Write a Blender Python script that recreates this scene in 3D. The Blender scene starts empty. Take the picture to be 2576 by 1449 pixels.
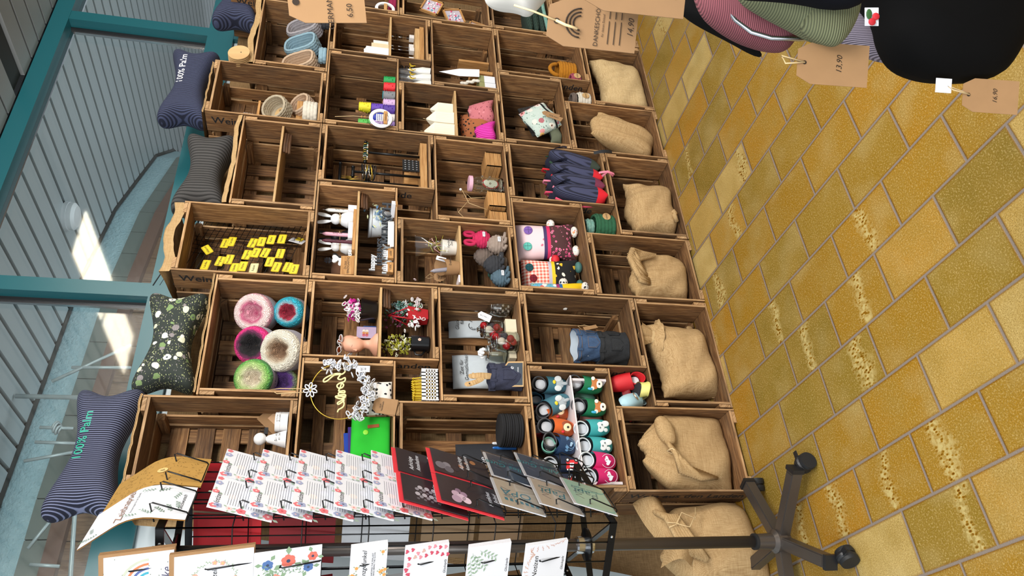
import bpy, math, random
from mathutils import Matrix, Vector
from math import sin, cos, pi, radians as rad, sqrt, atan2
random.seed(7)
SC = bpy.context.scene
COL = SC.collection
# ---------------------------------------------------------------- camera
CP = Vector((-.8353, -2.4355, 1.5284)); FPX = 1888.1
RR = Vector((0.82982615, -0.55499456, 0.05804822))    # world right of an upright viewer
RD = Vector((-0.07693342, -0.21681744, -0.97317596))  # down
RF = Vector((0.55269323, 0.80310102, -0.22261841))    # forward
cd = bpy.data.cameras.new('camera'); cam = bpy.data.objects.new('camera', cd); COL.objects.link(cam)
cd.sensor_width = 36; cd.lens = FPX * 36 / 2576; cd.clip_start = .05; cd.clip_end = 100
# the phone was held sideways: photo right = world down
m3 = Matrix((RD, RR, -RF)).transposed()
cam.matrix_world = Matrix.Translation(CP) @ m3.to_4x4()
SC.camera = cam
# ---------------------------------------------------------------- world, lights, exposure
SC.view_settings.view_transform = 'Standard'; SC.view_settings.look = 'None'
SC.view_settings.exposure = 0.0; SC.view_settings.gamma = 1; SC.view_settings.use_curve_mapping = False
w = bpy.data.worlds.new('daylight'); SC.world = w; w.use_nodes = True
bg = w.node_tree.nodes['Background']; bg.inputs[0].default_value = (.86, .93, 1, 1); bg.inputs[1].default_value = .62

def area(name, loc, target, sx, sy, power, col=(1, 1, 1)):
    l = bpy.data.lights.new(name, 'AREA'); l.shape = 'RECTANGLE'; l.size = sx; l.size_y = sy; l.energy = power; l.color = col
    o = bpy.data.objects.new(name, l); COL.objects.link(o); o.location = loc
    o.rotation_euler = (Vector(target) - Vector(loc)).to_track_quat('-Z', 'Y').to_euler()
    return o
area('ceiling_fill', (-.1, -2.9, 2.95), (.5, .1, .7), 2.0, 1.0, 190, (1, .955, .89))  # added unseen area lamp, brightens the room and crate fronts
area('ceiling_fill', (2.9, -3.6, 2.9), (2.0, .1, .9), 1.6, .9, 115, (1, .955, .89))  # second added lamp, set back so the glass doesn't mirror it
area('window_daylight', (-2.6, -2.2, 1.9), (1, 0, .9), 2.0, 2.0, 60, (.9, .96, 1))  # unseen cool area lamp from the left, no window built there
area('courtyard_fill', (2.2, 1.0, .9), (2.2, 1.25, 3.1), 4, .8, 30, (.85, .95, 1))  # added upward lamp hidden behind the panel, brightens canopy and house front

# ---------------------------------------------------------------- node materials
MATS = {}
def L3(c): return (c[0], c[1], c[2], 1)
def hx(s):
    r = [int(s[i:i + 2], 16) / 255 for i in (0, 2, 4)]
    return tuple((x / 12.92 if x <= .04045 else ((x + .055) / 1.055) ** 2.4) for x in r)
class NT:
    def __init__(s, name):
        s.m = bpy.data.materials.new(name); s.m.use_nodes = True; s.t = s.m.node_tree; s.n = s.t.nodes; s.l = s.t.links
        s.p = s.n['Principled BSDF']; MATS[name] = s.m
    def new(s, typ, **k):
        n = s.n.new(typ)
        for a, v in k.items(): setattr(n, a, v)
        return n
    def link(s, a, b): s.l.new(a, b)
    def val(s, sock, v):
        if hasattr(v, 'type') and hasattr(v, 'links'): s.l.new(v, sock)
        elif isinstance(v, (tuple, list)) and len(v) == 3 and sock.type == 'RGBA': sock.default_value = L3(v)
        else: sock.default_value = v
    def math(s, op, a, b=None, c=None):
        n = s.new('ShaderNodeMath', operation=op)
        s.val(n.inputs[0], a)
        if b is not None: s.val(n.inputs[1], b)
        if c is not None: s.val(n.inputs[2], c)
        return n.outputs[0]
    def mix(s, f, a, b, blend='MIX'):
        n = s.new('ShaderNodeMix', data_type='RGBA', blend_type=blend)
        s.val(n.inputs[0], f); s.val(n.inputs[6], a); s.val(n.inputs[7], b)
        return n.outputs[2]
    def ramp(s, f, stops, interp='LINEAR'):
        n = s.new('ShaderNodeValToRGB'); r = n.color_ramp; r.interpolation = interp
        while len(r.elements) < len(stops): r.elements.new(.5)
        for e, (p, c) in zip(r.elements, stops): e.position = p; e.color = L3(c)
        s.val(n.inputs[0], f); return n.outputs[0]
    def coord(s, kind='Object'):
        return s.new('ShaderNodeTexCoord').outputs[kind]
    def mapping(s, v, scale=(1, 1, 1), rot=(0, 0, 0), loc=(0, 0, 0)):
        n = s.new('ShaderNodeMapping'); s.l.new(v, n.inputs[0]); n.inputs[1].default_value = loc; n.inputs[2].default_value = rot; n.inputs[3].default_value = scale
        return n.outputs[0]
    def noise(s, v, scale, detail=3, rough=.55, out=0, dist=0):
        n = s.new('ShaderNodeTexNoise'); s.l.new(v, n.inputs['Vector']); n.inputs['Scale'].default_value = scale
        n.inputs['Detail'].default_value = detail; n.inputs['Roughness'].default_value = rough; n.inputs['Distortion'].default_value = dist
        return n.outputs[out]
    def wave(s, v, scale, dirn='X', dist=0, dscale=1, typ='BANDS'):
        n = s.new('ShaderNodeTexWave', wave_type=typ)
        if typ == 'BANDS': n.bands_direction = dirn
        s.l.new(v, n.inputs['Vector']); n.inputs['Scale'].default_value = scale; n.inputs['Distortion'].default_value = dist; n.inputs['Detail Scale'].default_value = dscale
        return n.outputs['Fac']
    def voro(s, v, scale, feature='F1', out='Distance', rnd=1):
        n = s.new('ShaderNodeTexVoronoi', feature=feature); s.l.new(v, n.inputs['Vector']); n.inputs['Scale'].default_value = scale; n.inputs['Randomness'].default_value = rnd
        return n.outputs[out]
    def sep(s, v):
        n = s.new('ShaderNodeSeparateXYZ'); s.l.new(v, n.inputs[0]); return n.outputs
    def comb(s, x, y, z):
        n = s.new('ShaderNodeCombineXYZ'); s.val(n.inputs[0], x); s.val(n.inputs[1], y); s.val(n.inputs[2], z); return n.outputs[0]
    def bump(s, h, strength=.3, dist=.01):
        n = s.new('ShaderNodeBump'); s.val(n.inputs['Height'], h); n.inputs['Strength'].default_value = strength; n.inputs['Distance'].default_value = dist
        s.l.new(n.outputs[0], s.p.inputs['Normal'])
    def fin(s, col, rough=.6, metal=0, **k):
        s.val(s.p.inputs['Base Color'], col); s.val(s.p.inputs['Roughness'], rough); s.p.inputs['Metallic'].default_value = metal
        for a, v in k.items(): s.val(s.p.inputs[a], v)
        return s.m

def plain(name, c, rough=.6, metal=0, var=.0, scale=40, bump=0, bs=200, **k):
    t = NT(name); col = hx(c) if isinstance(c, str) else c
    if var:
        f = t.noise(t.coord(), scale, 3)
        col = t.mix(f, tuple(x * (1 - var) for x in col), tuple(min(1, x * (1 + var)) for x in col))
    t.fin(col, rough, metal, **k)
    if bump: t.bump(t.noise(t.coord(), bs, 2), bump, .002)
    return t.m
def wood(name, c1, c2, c3, tintamt=.5, stain=.5):
    t = NT(name)
    uv = t.new('ShaderNodeUVMap').outputs[0]
    at = t.new('ShaderNodeAttribute', attribute_name='tint').outputs['Fac']
    off = t.comb(t.math('MULTIPLY', at, 37.1), t.math('MULTIPLY', at, 11.3), at)
    v = t.new('ShaderNodeVectorMath', operation='ADD'); t.link(uv, v.inputs[0]); t.link(off, v.inputs[1]); v = v.outputs[0]
    g = t.noise(t.mapping(v, (3, 42, 1)), 3.2, 5, .6, dist=.6)
    f = t.noise(t.mapping(v, (8, 260, 1)), 2, 3, .6)
    big = t.noise(t.mapping(v, (2.2, 6, 1)), 2.2, 3, .6)
    c = t.ramp(g, [(.28, c1), (.5, c2), (.72, c3)])
    c = t.mix(t.math('MULTIPLY', f, .55), c, c1, 'MULTIPLY')
    c = t.mix(t.ramp(big, [(.45, (0, 0, 0)), (.75, (stain,) * 3)]), c, (.10, .075, .05), 'MIX')
    tn = t.ramp(t.math('FRACT', t.math('MULTIPLY', at, 7.77)), [(0, (.50, .46, .42)), (.35, (.85, .80, .74)), (.7, (1.0, .96, .9)), (1, (1.2, 1.1, 1.0))])
    c = t.mix(tintamt, c, tn, 'MULTIPLY')
    t.fin(c, .72)
    t.bump(t.math('ADD', g, f), .35, .002)
    return t.m
wood('crate_wood', hx('4e331d'), hx('926a41'), hx('c39a69'), .9, .5)
wood('crate_edge_lit', hx('80603f'), hx('c09a6c'), hx('dfc097'), .6, .3)  # paler front faces: cut edges, plus overhead light put into the colour
wood('pale_wood', hx('a98658'), hx('cfae7c'), hx('e3c795'), .25, .05)
wood('dark_wood', hx('2a170a'), hx('5d3a1c'), hx('8a5c30'), .4, .3)
wood('box_wood', hx('a3743f'), hx('c89a5e'), hx('deb67c'), .5, .1)

def burlap(name, c1, c2, sc=1.0):
    t = NT(name); co = t.coord()
    s = t.sep(co)
    d = t.noise(co, 14, 2)
    d2 = t.math('MULTIPLY', d, .02)
    a = t.math('ADD', s[0], t.math('MULTIPLY', s[1], .6)); b = t.math('SUBTRACT', s[2], t.math('MULTIPLY', s[1], .5))
    sa = t.math('ABSOLUTE', t.math('SINE', t.math('MULTIPLY', a, 1050 * sc))); sb = t.math('ABSOLUTE', t.math('SINE', t.math('MULTIPLY', b, 1050 * sc)))
    h = t.math('MULTIPLY', sa, sb)
    th = t.noise(t.mapping(co, (14, 14, 420)), 1.6, 3, .7); th2 = t.noise(t.mapping(co, (420, 160, 14)), 1.6, 3, .7)
    f = t.math('ADD', t.math('MULTIPLY', h, .16), t.math('MULTIPLY', t.math('ADD', th, th2), .53))
    c = t.ramp(f, [(.2, tuple(x * .6 for x in c1)), (.45, c1), (.8, c2)])
    t.fin(c, .95); t.p.inputs['Specular IOR Level'].default_value = .1
    t.bump(t.math('ADD', th, th2), .4, .002)
    return t.m
burlap('burlap', hx('9a7a52'), hx('cdb083'))
burlap('burlap_pale', hx('ab8f62'), hx('dcc397'))
burlap('burlap_dark', hx('6b543a'), hx('a0845f'), .8)

def knit(name, c, c2=None, sc=1.0):
    t = NT(name); col = hx(c); col2 = hx(c2) if c2 else col
    co = t.coord(); s = t.sep(co)
    dx = t.math('MULTIPLY', t.math('ADD', s[0], t.math('MULTIPLY', s[1], .7)), 420 * sc); dz = t.math('MULTIPLY', s[2], 420 * sc)
    v = t.math('ADD', dz, t.math('MULTIPLY', t.math('ABSOLUTE', t.math('SINE', t.math('MULTIPLY', dx, .5))), 2.2))
    h = t.math('MULTIPLY', t.math('ABSOLUTE', t.math('SINE', v)), t.math('ABSOLUTE', t.math('SINE', t.math('ADD', t.math('MULTIPLY', dx, .5), .4))))
    base = t.mix(t.noise(co, 14, 2), col, col2)
    c = t.mix(t.ramp(h, [(0, (0.62,) * 3), (.6, (0,) * 3)]), base, tuple(x * .25 for x in col))
    t.fin(c, .9); t.bump(h, .8, .006)
    return t.m
def stripes(name, c1, c2, freq, direc='Z', w=.5, dist=.0, rough=.85):
    t = NT(name); co = t.coord()
    n = t.noise(co, 6, 2)
    s = t.sep(co); a = s['XYZ'.index(direc)]
    a = t.math('ADD', a, t.math('MULTIPLY', n, dist))
    f = t.math('MULTIPLY_ADD', t.math('SINE', t.math('MULTIPLY', a, freq)), .5, .5)
    c = t.ramp(f, [(max(0, w - .15), hx(c1)), (min(1, w + .15), hx(c2))])
    t.fin(c, rough); t.bump(f, .5, .003); return t.m
def spots(name, base, cols, scale, size=.3, ring=False, rough=.85, warp=0):
    t = NT(name); co = t.coord()
    if warp:
        n = t.noise(co, 30, 2, out=1); vm = t.new('ShaderNodeVectorMath', operation='MULTIPLY_ADD'); t.link(n, vm.inputs[0]); vm.inputs[1].default_value = (warp,) * 3; t.link(co, vm.inputs[2]); co = vm.outputs[0]
    d = t.voro(co, scale); idc = t.voro(co, scale, out='Color')
    pick = t.ramp(t.sep(idc)[0], [(i / len(cols), hx(c)) for i, c in enumerate(cols)], 'CONSTANT')
    if ring: m = t.ramp(d, [(0, (0, 0, 0)), (size * .5, (0, 0, 0)), (size * .55, (1, 1, 1)), (size, (1, 1, 1)), (size * 1.08, (0, 0, 0))])
    else: m = t.ramp(d, [(size * .9, (1, 1, 1)), (size, (0, 0, 0))])
    t.fin(t.mix(m, hx(base), pick), rough); return t.m
def floral(name, base, leaf, petals, centre, sc=22, lsc=60):
    t = NT(name); co = t.coord()
    n = t.noise(co, 40, 2, out=1); vm = t.new('ShaderNodeVectorMath', operation='MULTIPLY_ADD'); t.link(n, vm.inputs[0]); vm.inputs[1].default_value = (.012,) * 3; t.link(co, vm.inputs[2]); cw = vm.outputs[0]
    ld = t.voro(t.mapping(cw, (1, 1, 2.2), (0, .6, 0)), lsc); lc = t.voro(t.mapping(cw, (1, 1, 2.2), (0, .6, 0)), lsc, out='Color')
    c = t.mix(t.ramp(ld, [(.30, (1,) * 3), (.34, (0,) * 3)]), hx(base), t.ramp(t.sep(lc)[1], [(i / len(leaf), hx(x)) for i, x in enumerate(leaf)], 'CONSTANT'))
    d = t.voro(cw, sc); pc = t.voro(cw, sc, out='Color')
    keep = t.math('GREATER_THAN', t.sep(pc)[2], .45)
    pet = t.ramp(t.sep(pc)[0], [(i / len(petals), hx(x)) for i, x in enumerate(petals)], 'CONSTANT')
    pet = t.mix(t.ramp(t.wave(cw, 60, typ='RINGS'), [(.4, (0,) * 3), (.6, (.25,) * 3)]), pet, hx(base))
    c = t.mix(t.math('MULTIPLY', keep, t.ramp(d, [(.40, (1,) * 3), (.44, (0,) * 3)])), c, pet)
    c = t.mix(t.math('MULTIPLY', keep, t.ramp(d, [(.12, (1,) * 3), (.15, (0,) * 3)])), c, hx(centre))
    t.fin(c, .85); return t.m
def glass(name, col=(1, 1, 1), rough=.02, ior=1.45, alpha=None):
    t = NT(name); t.fin(col, rough); t.p.inputs['Transmission Weight'].default_value = 1; t.p.inputs['IOR'].default_value = ior
    return t.m
def thin(name, col=(1, 1, 1), k=.12, rough=.05):
    t = NT(name); out = t.n['Material Output']; tr = t.new('ShaderNodeBsdfTransparent'); gl = t.new('ShaderNodeBsdfGlossy'); gl.inputs['Roughness'].default_value = rough
    tr.inputs[0].default_value = L3(col); mx = t.new('ShaderNodeMixShader'); lw = t.new('ShaderNodeLayerWeight')
    f = t.math('MULTIPLY_ADD', t.math('POWER', lw.outputs['Facing'], 5), .7, k); t.link(f, mx.inputs[0]); t.link(tr.outputs[0], mx.inputs[1]); t.link(gl.outputs[0], mx.inputs[2]); t.link(mx.outputs[0], out.inputs[0])
    return t.m
def P(c, rough=.6, metal=0):
    """plain material by hex colour, cached"""
    k = 'paint_%s_%d_%d' % (c, int(rough * 10), int(metal * 10))
    if k not in MATS: plain(k, c, rough, metal, var=.06, scale=60)
    return k
plain('teal_paint', '175a63', .34); plain('black_metal', '17181a', .35, .6); plain('dark_metal', '5f5955', .36, .7)
plain('chrome', 'c9ccd0', .18, 1); plain('black_plastic', '16171a', .45); plain('white_paper', 'd9dce4', .6); plain('kraft', '987550', .8, var=.12, scale=30)
plain('kraft_dark', '7d5f3f', .8, var=.1); plain('string', 'cbb083', .9); plain('white_plastic', 'e9eaec', .4); plain('panel_white', 'c3d0d6', .35)
plain('gold', 'd9b54a', .3, .8); plain('black', '0c0d10', .8); plain('ink', '1b1b1d', .7); plain('stamp', '2a1d12', .9)
plain('skin', 'd8a288', .5, var=.04); glass('clear_glass', (.96, 1, .98)); thin('window_glass', (.95, .98, .98), .07); thin('film', (.97, .97, .97), .10, .15)
plain('rubber', '17191c', .6)

# ---------------------------------------------------------------- mesh builder
TXT = {}
def text_mesh(s, shear=0, bold=0):
    k = (s, shear, bold)
    if k not in TXT:
        c = bpy.data.curves.new('t', 'FONT'); c.body = s; c.size = 1; c.shear = shear; c.align_x = 'CENTER'; c.align_y = 'CENTER'; c.resolution_u = 2; c.offset = bold; c.space_line = .9
        o = bpy.data.objects.new('t', c); me = bpy.data.meshes.new_from_object(o)
        TXT[k] = ([v.co.copy() for v in me.vertices], [list(p.vertices) for p in me.polygons])
        bpy.data.objects.remove(o); bpy.data.curves.remove(c); bpy.data.meshes.remove(me)
    return TXT[k]
I4 = Matrix.Identity(4)
class MB:
    def __init__(s, mat=None, smooth=False):
        s.v = []; s.f = []; s.uv = []; s.mi = []; s.t = []; s.sm = []; s.ms = []; s.mat = mat; s.smooth = smooth
    def slot(s, m):
        m = m or s.mat
        if m not in s.ms: s.ms.append(m)
        return s.ms.index(m)
    def add(s, vs, fs, mat=None, M=None, uvs=None, tint=None, smooth=None):
        b = len(s.v); s.v += [(M @ Vector(v)) if M else Vector(v) for v in vs]
        i = s.slot(mat); tint = random.random() if tint is None else tint; sm = s.smooth if smooth is None else smooth
        for k, f in enumerate(fs):
            s.f.append([b + j for j in f]); s.mi.append(i); s.t.append(tint); s.sm.append(sm)
            s.uv.append(uvs[k] if uvs else [(vs[j][0], vs[j][2]) for j in f])
        return s
    def box(s, a, b, mat=None, M=None, tint=None, fm=None):
        x0, y0, z0 = [min(p, q) for p, q in zip(a, b)]; x1, y1, z1 = [max(p, q) for p, q in zip(a, b)]
        vs = [(x0, y0, z0), (x1, y0, z0), (x1, y1, z0), (x0, y1, z0), (x0, y0, z1), (x1, y0, z1), (x1, y1, z1), (x0, y1, z1)]
        fs = [(0, 3, 2, 1), (4, 5, 6, 7), (0, 1, 5, 4), (1, 2, 6, 5), (2, 3, 7, 6), (3, 0, 4, 7)]
        d = [x1 - x0, y1 - y0, z1 - z0]; la = d.index(max(d)); ot = [i for i in range(3) if i != la]
        uvs = []
        for f in fs:
            uvs.append([(vs[j][la], vs[j][ot[0]] + vs[j][ot[1]]) for j in f])
        if fm:
            tint = random.random() if tint is None else tint; s.add(vs, fs[2:3], fm, M, uvs[2:3], tint, False); fs = fs[:2] + fs[3:]; uvs = uvs[:2] + uvs[3:]
        return s.add(vs, fs, mat, M, uvs, tint, False)
    def tube(s, pts, r, n=6, mat=None, M=None, closed=False, caps=True, smooth=True):
        pts = [Vector(p) for p in pts]; N = len(pts); vs = []; fs = []; rr = r if isinstance(r, (list, tuple)) else [r] * N
        up = None
        for i, p in enumerate(pts):
            if closed: d = pts[(i + 1) % N] - pts[i - 1]
            else: d = pts[min(i + 1, N - 1)] - pts[max(i - 1, 0)]
            if d.length < 1e-9: d = Vector((0, 0, 1))
            d.normalize()
            if up is None: up = Vector((0, 0, 1)) if abs(d.z) < .9 else Vector((1, 0, 0))
            a = d.cross(up)
            if a.length < 1e-4: up = Vector((1, .3, .2)); a = d.cross(up)
            a.normalize(); b = a.cross(d); up = b
            for k in range(n):
                t = 2 * pi * k / n; vs.append(p + (a * cos(t) + b * sin(t)) * rr[i])
        for i in range(N if closed else N - 1):
            j = (i + 1) % N
            for k in range(n): fs.append((i * n + k, i * n + (k + 1) % n, j * n + (k + 1) % n, j * n + k))
        if caps and not closed: fs.append(tuple(range(n - 1, -1, -1))); fs.append(tuple(range((N - 1) * n, N * n)))
        return s.add(vs, fs, mat, M, smooth=smooth)
    def lathe(s, prof, n=24, mat=None, M=None, smooth=True, cap=True, mats=None):
        vs = []
        for (r, z) in prof:
            for k in range(n):
                t = 2 * pi * k / n; vs.append((r * cos(t), r * sin(t), z))
        for i in range(len(prof) - 1):
            fs = [(i * n + k, i * n + (k + 1) % n, (i + 1) * n + (k + 1) % n, (i + 1) * n + k) for k in range(n)]
            s_v = vs[i * n:(i + 2) * n]
            s.add(s_v, [tuple(j - i * n for j in f) for f in fs], mats[i] if mats else mat, M, smooth=smooth)
        if cap:
            if prof[0][0] > 1e-5: s.add(vs[:n], [tuple(range(n - 1, -1, -1))], mats[0] if mats else mat, M, smooth=False)
            if prof[-1][0] > 1e-5: s.add(vs[-n:], [tuple(range(n))], mats[-1] if mats else mat, M, smooth=False)
        return s
    def ball(s, c, r, mat=None, M=None, n=10, seg=6):
        if not isinstance(r, (tuple, list)): r = (r, r, r)
        T = Matrix.Translation(Vector(c)) @ Matrix.Diagonal((r[0], r[1], r[2], 1))
        if M: T = M @ T
        return s.lathe([(max(sin(pi * i / seg), 1e-4), -cos(pi * i / seg)) for i in range(seg + 1)], n, mat, T, cap=False)
    def infl(s, out, th, mat=None, M=None, rings=7, p=2.2, smooth=True, back=1.0, centre=None, fn=None):
        """puffed shape from an outline in the local XZ plane; bulges along +-Y"""
        N = len(out); cx = sum(o[0] for o in out) / N if centre is None else centre[0]; cz = sum(o[1] for o in out) / N if centre is None else centre[1]
        vs = []; fs = []
        for sgn in (-1, 1):
            for k in range(rings + 1):
                q = sin(pi / 2 * (1 - k / rings)); h = (max(0, 1 - q ** p)) ** (1 / p) * th * (1 if sgn < 0 else back)
                for (x, z) in out: vs.append((cx + (x - cx) * q, sgn * h, cz + (z - cz) * q))
        R = (rings + 1) * N
        for g in (0, 1):
            for k in range(rings):
                for i in range(N):
                    a = g * R + k * N + i; b = g * R + k * N + (i + 1) % N; c = b + N; d = a + N
                    fs.append((a, b, c, d) if g else (a, d, c, b))
        if fn: vs = [fn(v) for v in vs]
        return s.add(vs, fs, mat, M, smooth=smooth)
    def sheet(s, f, nu, nv, mat=None, M=None, smooth=True):
        vs = [f(i / nu, j / nv) for j in range(nv + 1) for i in range(nu + 1)]
        fs = [(j * (nu + 1) + i, j * (nu + 1) + i + 1, (j + 1) * (nu + 1) + i + 1, (j + 1) * (nu + 1) + i) for j in range(nv) for i in range(nu)]
        uvs = [[((k % (nu + 1)) / nu, (k // (nu + 1)) / nv) for k in fc] for fc in fs]
        return s.add(vs, fs, mat, M, uvs, smooth=smooth)
    def poly(s, pts, mat=None, M=None, th=0):
        """flat polygon in local XY, optional thickness along -Z"""
        n = len(pts); vs = [(x, y, 0) for x, y in pts]; fs = [tuple(range(n))]
        if th:
            vs += [(x, y, -th) for x, y in pts]; fs.append(tuple(range(2 * n - 1, n - 1, -1)))
            fs += [(i, i + n, (i + 1) % n + n, (i + 1) % n) for i in range(n)]
        return s.add(vs, fs, mat, M, smooth=False)
    def text(s, txt, size, M, mat='ink', shear=0, bold=0, sx=1):
        v, f = text_mesh(txt, shear, bold)
        return s.add([(p.x * size * sx, p.y * size, 0) for p in v], f, mat, M, smooth=False)
    def disc(s, c, r, mat, M=None, n=14, sy=1, z=0):
        return s.poly([(c[0] + r * cos(2 * pi * i / n), c[1] + r * sy * sin(2 * pi * i / n)) for i in range(n)], mat, (M or I4) @ Matrix.Translation((0, 0, z)))
    def build(s, name, parent=None, M=None):
        me = bpy.data.meshes.new(name)
        inv = None
        if parent is None or True:
            pass
        o0 = Vector((0, 0, 0))
        if parent is None and s.v:
            xs = [v.x for v in s.v]; ys = [v.y for v in s.v]; zs = [v.z for v in s.v]
            o0 = Vector(((min(xs) + max(xs)) / 2, (min(ys) + max(ys)) / 2, min(zs)))
        me.from_pydata([tuple(v - o0) for v in s.v], [], s.f)
        for m in s.ms: me.materials.append(MATS[m])
        me.polygons.foreach_set('material_index', s.mi); me.polygons.foreach_set('use_smooth', s.sm)
        uvl = me.uv_layers.new(name='UVMap'); fl = []
        for u in s.uv:
            for c in u: fl += [c[0], c[1]]
        uvl.data.foreach_set('uv', fl)
        at = me.attributes.new('tint', 'FLOAT', 'FACE'); at.data.foreach_set('value', s.t)
        me.validate(); me.update()
        o = bpy.data.objects.new(name, me); COL.objects.link(o)
        if parent is not None:
            o.parent = parent
            o.matrix_parent_inverse = Matrix.Identity(4)
        else: o.location = o0
        return o
def tag(o, label, cat, group=None, kind=None):
    o['label'] = label; o['category'] = cat
    if group: o['group'] = group
    if kind: o['kind'] = kind
    return o
def thing(name, label, cat, M=None, group=None):
    o = bpy.data.objects.new(name, None); COL.objects.link(o); o.empty_display_size = .05
    if M is not None: o.matrix_world = M if isinstance(M, Matrix) else Matrix.Translation(Vector(M))
    return tag(o, label, cat, group)
def struct(mb, name):
    o = mb.build(name); o['kind'] = 'structure'; return o
def T(x, y, z): return Matrix.Translation((x, y, z))
def RX(a): return Matrix.Rotation(rad(a), 4, 'X')
def RY(a): return Matrix.Rotation(rad(a), 4, 'Y')
def RZ(a): return Matrix.Rotation(rad(a), 4, 'Z')
def SCL(x, y=None, z=None): return Matrix.Diagonal((x, x if y is None else y, x if z is None else z, 1))
def axes(o, x, y, z=None):
    """matrix with origin o and local axes x, y (made orthogonal)"""
    x = Vector(x).normalized(); y = Vector(y); y = (y - x * y.dot(x)).normalized(); z = x.cross(y)
    m = Matrix((x, y, z)).transposed().to_4x4(); m.translation = Vector(o); return m
def at(px, py, ax, val):
    """world point where the sight line through a photograph point meets the plane axis=val"""
    d = RR * (724.5 - py) + RD * (px - 1288) + RF * FPX
    t = (val - CP[ax]) / d[ax]; return CP + d * t
def atd(px, py, dist):
    d = (RR * (724.5 - py) + RD * (px - 1288)) / FPX + RF; return CP + d * dist
def circle(r, n=20, rz=None): return [(r * cos(2 * pi * i / n), (rz or r) * sin(2 * pi * i / n)) for i in range(n)]
def smooth_out(pts, it=2, closed=True):
    for _ in range(it):
        q = []
        for i in range(len(pts)):
            a, b = pts[i], pts[(i + 1) % len(pts)]
            q.append((a[0] * .75 + b[0] * .25, a[1] * .75 + b[1] * .25)); q.append((a[0] * .25 + b[0] * .75, a[1] * .25 + b[1] * .75))
        pts = q
    return pts
# ================================================================ the setting
# floor tiles: rows run along Y, 17 cm wide, 26.2 cm long, running bond
t = NT('floor_tiles'); co = t.new('ShaderNodeNewGeometry').outputs['Position']; s = t.sep(co)
u = t.math('DIVIDE', t.math('SUBTRACT', s[0], .0535), .17); row = t.math('FLOOR', u); fu = t.math('FRACT', u)
sh = t.math('MULTIPLY', t.math('MODULO', t.math('ADD', row, 101), 2), .131)
v = t.math('DIVIDE', t.math('ADD', t.math('ADD', s[1], 9.326), sh), .262); cl = t.math('FLOOR', v); fv = t.math('FRACT', v)
def edge(f, k):
    a = t.math('MULTIPLY', t.math('MINIMUM', f, t.math('SUBTRACT', 1, f)), k)
    return a
e = t.math('MINIMUM', edge(fu, .17), edge(fv, .262))
e2 = t.math('ADD', e, t.math('MULTIPLY', t.math('SUBTRACT', t.noise(co, 120, 2), .5), .0012))
grout = t.ramp(e2, [(.0030 / .1, (1, 1, 1)), (.0042 / .1, (0, 0, 0))])
em = t.math('MULTIPLY', e2, 10)
grout = t.ramp(em, [(.030, (1, 1, 1)), (.044, (0, 0, 0))])
wn = t.new('ShaderNodeTexWhiteNoise'); t.link(t.comb(row, cl, 3.3), wn.inputs[0]); wc = t.sep(wn.outputs['Color'])
base = t.ramp(wc[0], [(0, hx('7a6838')), (.2, hx('85723c')), (.38, hx('95743a')), (.6, hx('9d7a3e')), (.74, hx('a87c40')), (.86, hx('b3955c')), (1, hx('cdb885'))])
tc = t.new('ShaderNodeVectorMath', operation='ADD'); t.link(co, tc.inputs[0]); t.link(t.comb(t.math('MULTIPLY', wc[1], 9), t.math('MULTIPLY', wc[2], 9), 0), tc.inputs[1]); tc = tc.outputs[0]
cloud = t.noise(tc, 9, 3, .5)
base = t.mix(t.ramp(cloud, [(.35, (0,) * 3), (.7, (.65,) * 3)]), base, hx('98804a'))
base = t.mix(t.ramp(t.noise(tc, 5, 2), [(.5, (0,) * 3), (.8, (.5,) * 3)]), base, hx('b5a97e'))
base = t.mix(t.ramp(t.noise(co, 330, 3, .75), [(.36, (.75,) * 3), (.56, (0,) * 3)]), base, hx('72582c'))
base = t.mix(t.ramp(t.noise(co, 210, 2, .7), [(.52, (0,) * 3), (.68, (.5,) * 3)]), base, hx('ccb888'))
# salt-glaze drip bands on some tiles
band = t.math('ABSOLUTE', t.math('SUBTRACT', t.math('ADD', fv, t.math('MULTIPLY', t.math('SUBTRACT', cloud, .5), .5)), t.math('MULTIPLY_ADD', wc[1], .5, .2)))
band = t.ramp(band, [(.03, (1,) * 3), (.13, (0,) * 3)])
bandf = t.math('MULTIPLY', band, t.math('GREATER_THAN', wc[2], .72))
vd = t.voro(t.mapping(co, (1, .6, 1)), 120)
sp = t.ramp(vd, [(.20, hx('5f3a10')), (.34, hx('8d6526')), (.5, hx('b8a878'))])
bn = t.ramp(t.noise(co, 70, 2), [(.4, (.3,) * 3), (.55, (1,) * 3)])
base = t.mix(t.math('MULTIPLY', bandf, bn), base, sp)
rim = t.ramp(em, [(.045, (.55,) * 3), (.10, (0,) * 3)])
base = t.mix(rim, base, hx('70451a')); hs = t.new('ShaderNodeHueSaturation'); hs.inputs['Saturation'].default_value = 1.13; hs.inputs['Value'].default_value = .96; t.link(base, hs.inputs['Color']); base = hs.outputs[0]
gcol = t.mix(t.noise(co, 400, 3), hx('5f534b'), hx('92857a'))
col = t.mix(grout, base, gcol)
t.fin(col, t.ramp(grout, [(0, (.33,) * 3), (1, (.9,) * 3)]))
t.bump(t.math('ADD', t.ramp(em, [(.02, (0,) * 3), (.06, (1,) * 3)]), t.math('MULTIPLY', t.noise(co, 90, 2), .15)), .5, .004)
struct(MB('floor_tiles').box((-5, -5, -.05), (8, .44, 0)), 'floor')
plain('court_floor', '6f6a66', .8, var=.1, scale=6)
struct(MB('court_floor').box((-5, .48, -.06), (9, 7.4, -.01)), 'floor_courtyard')

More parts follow.
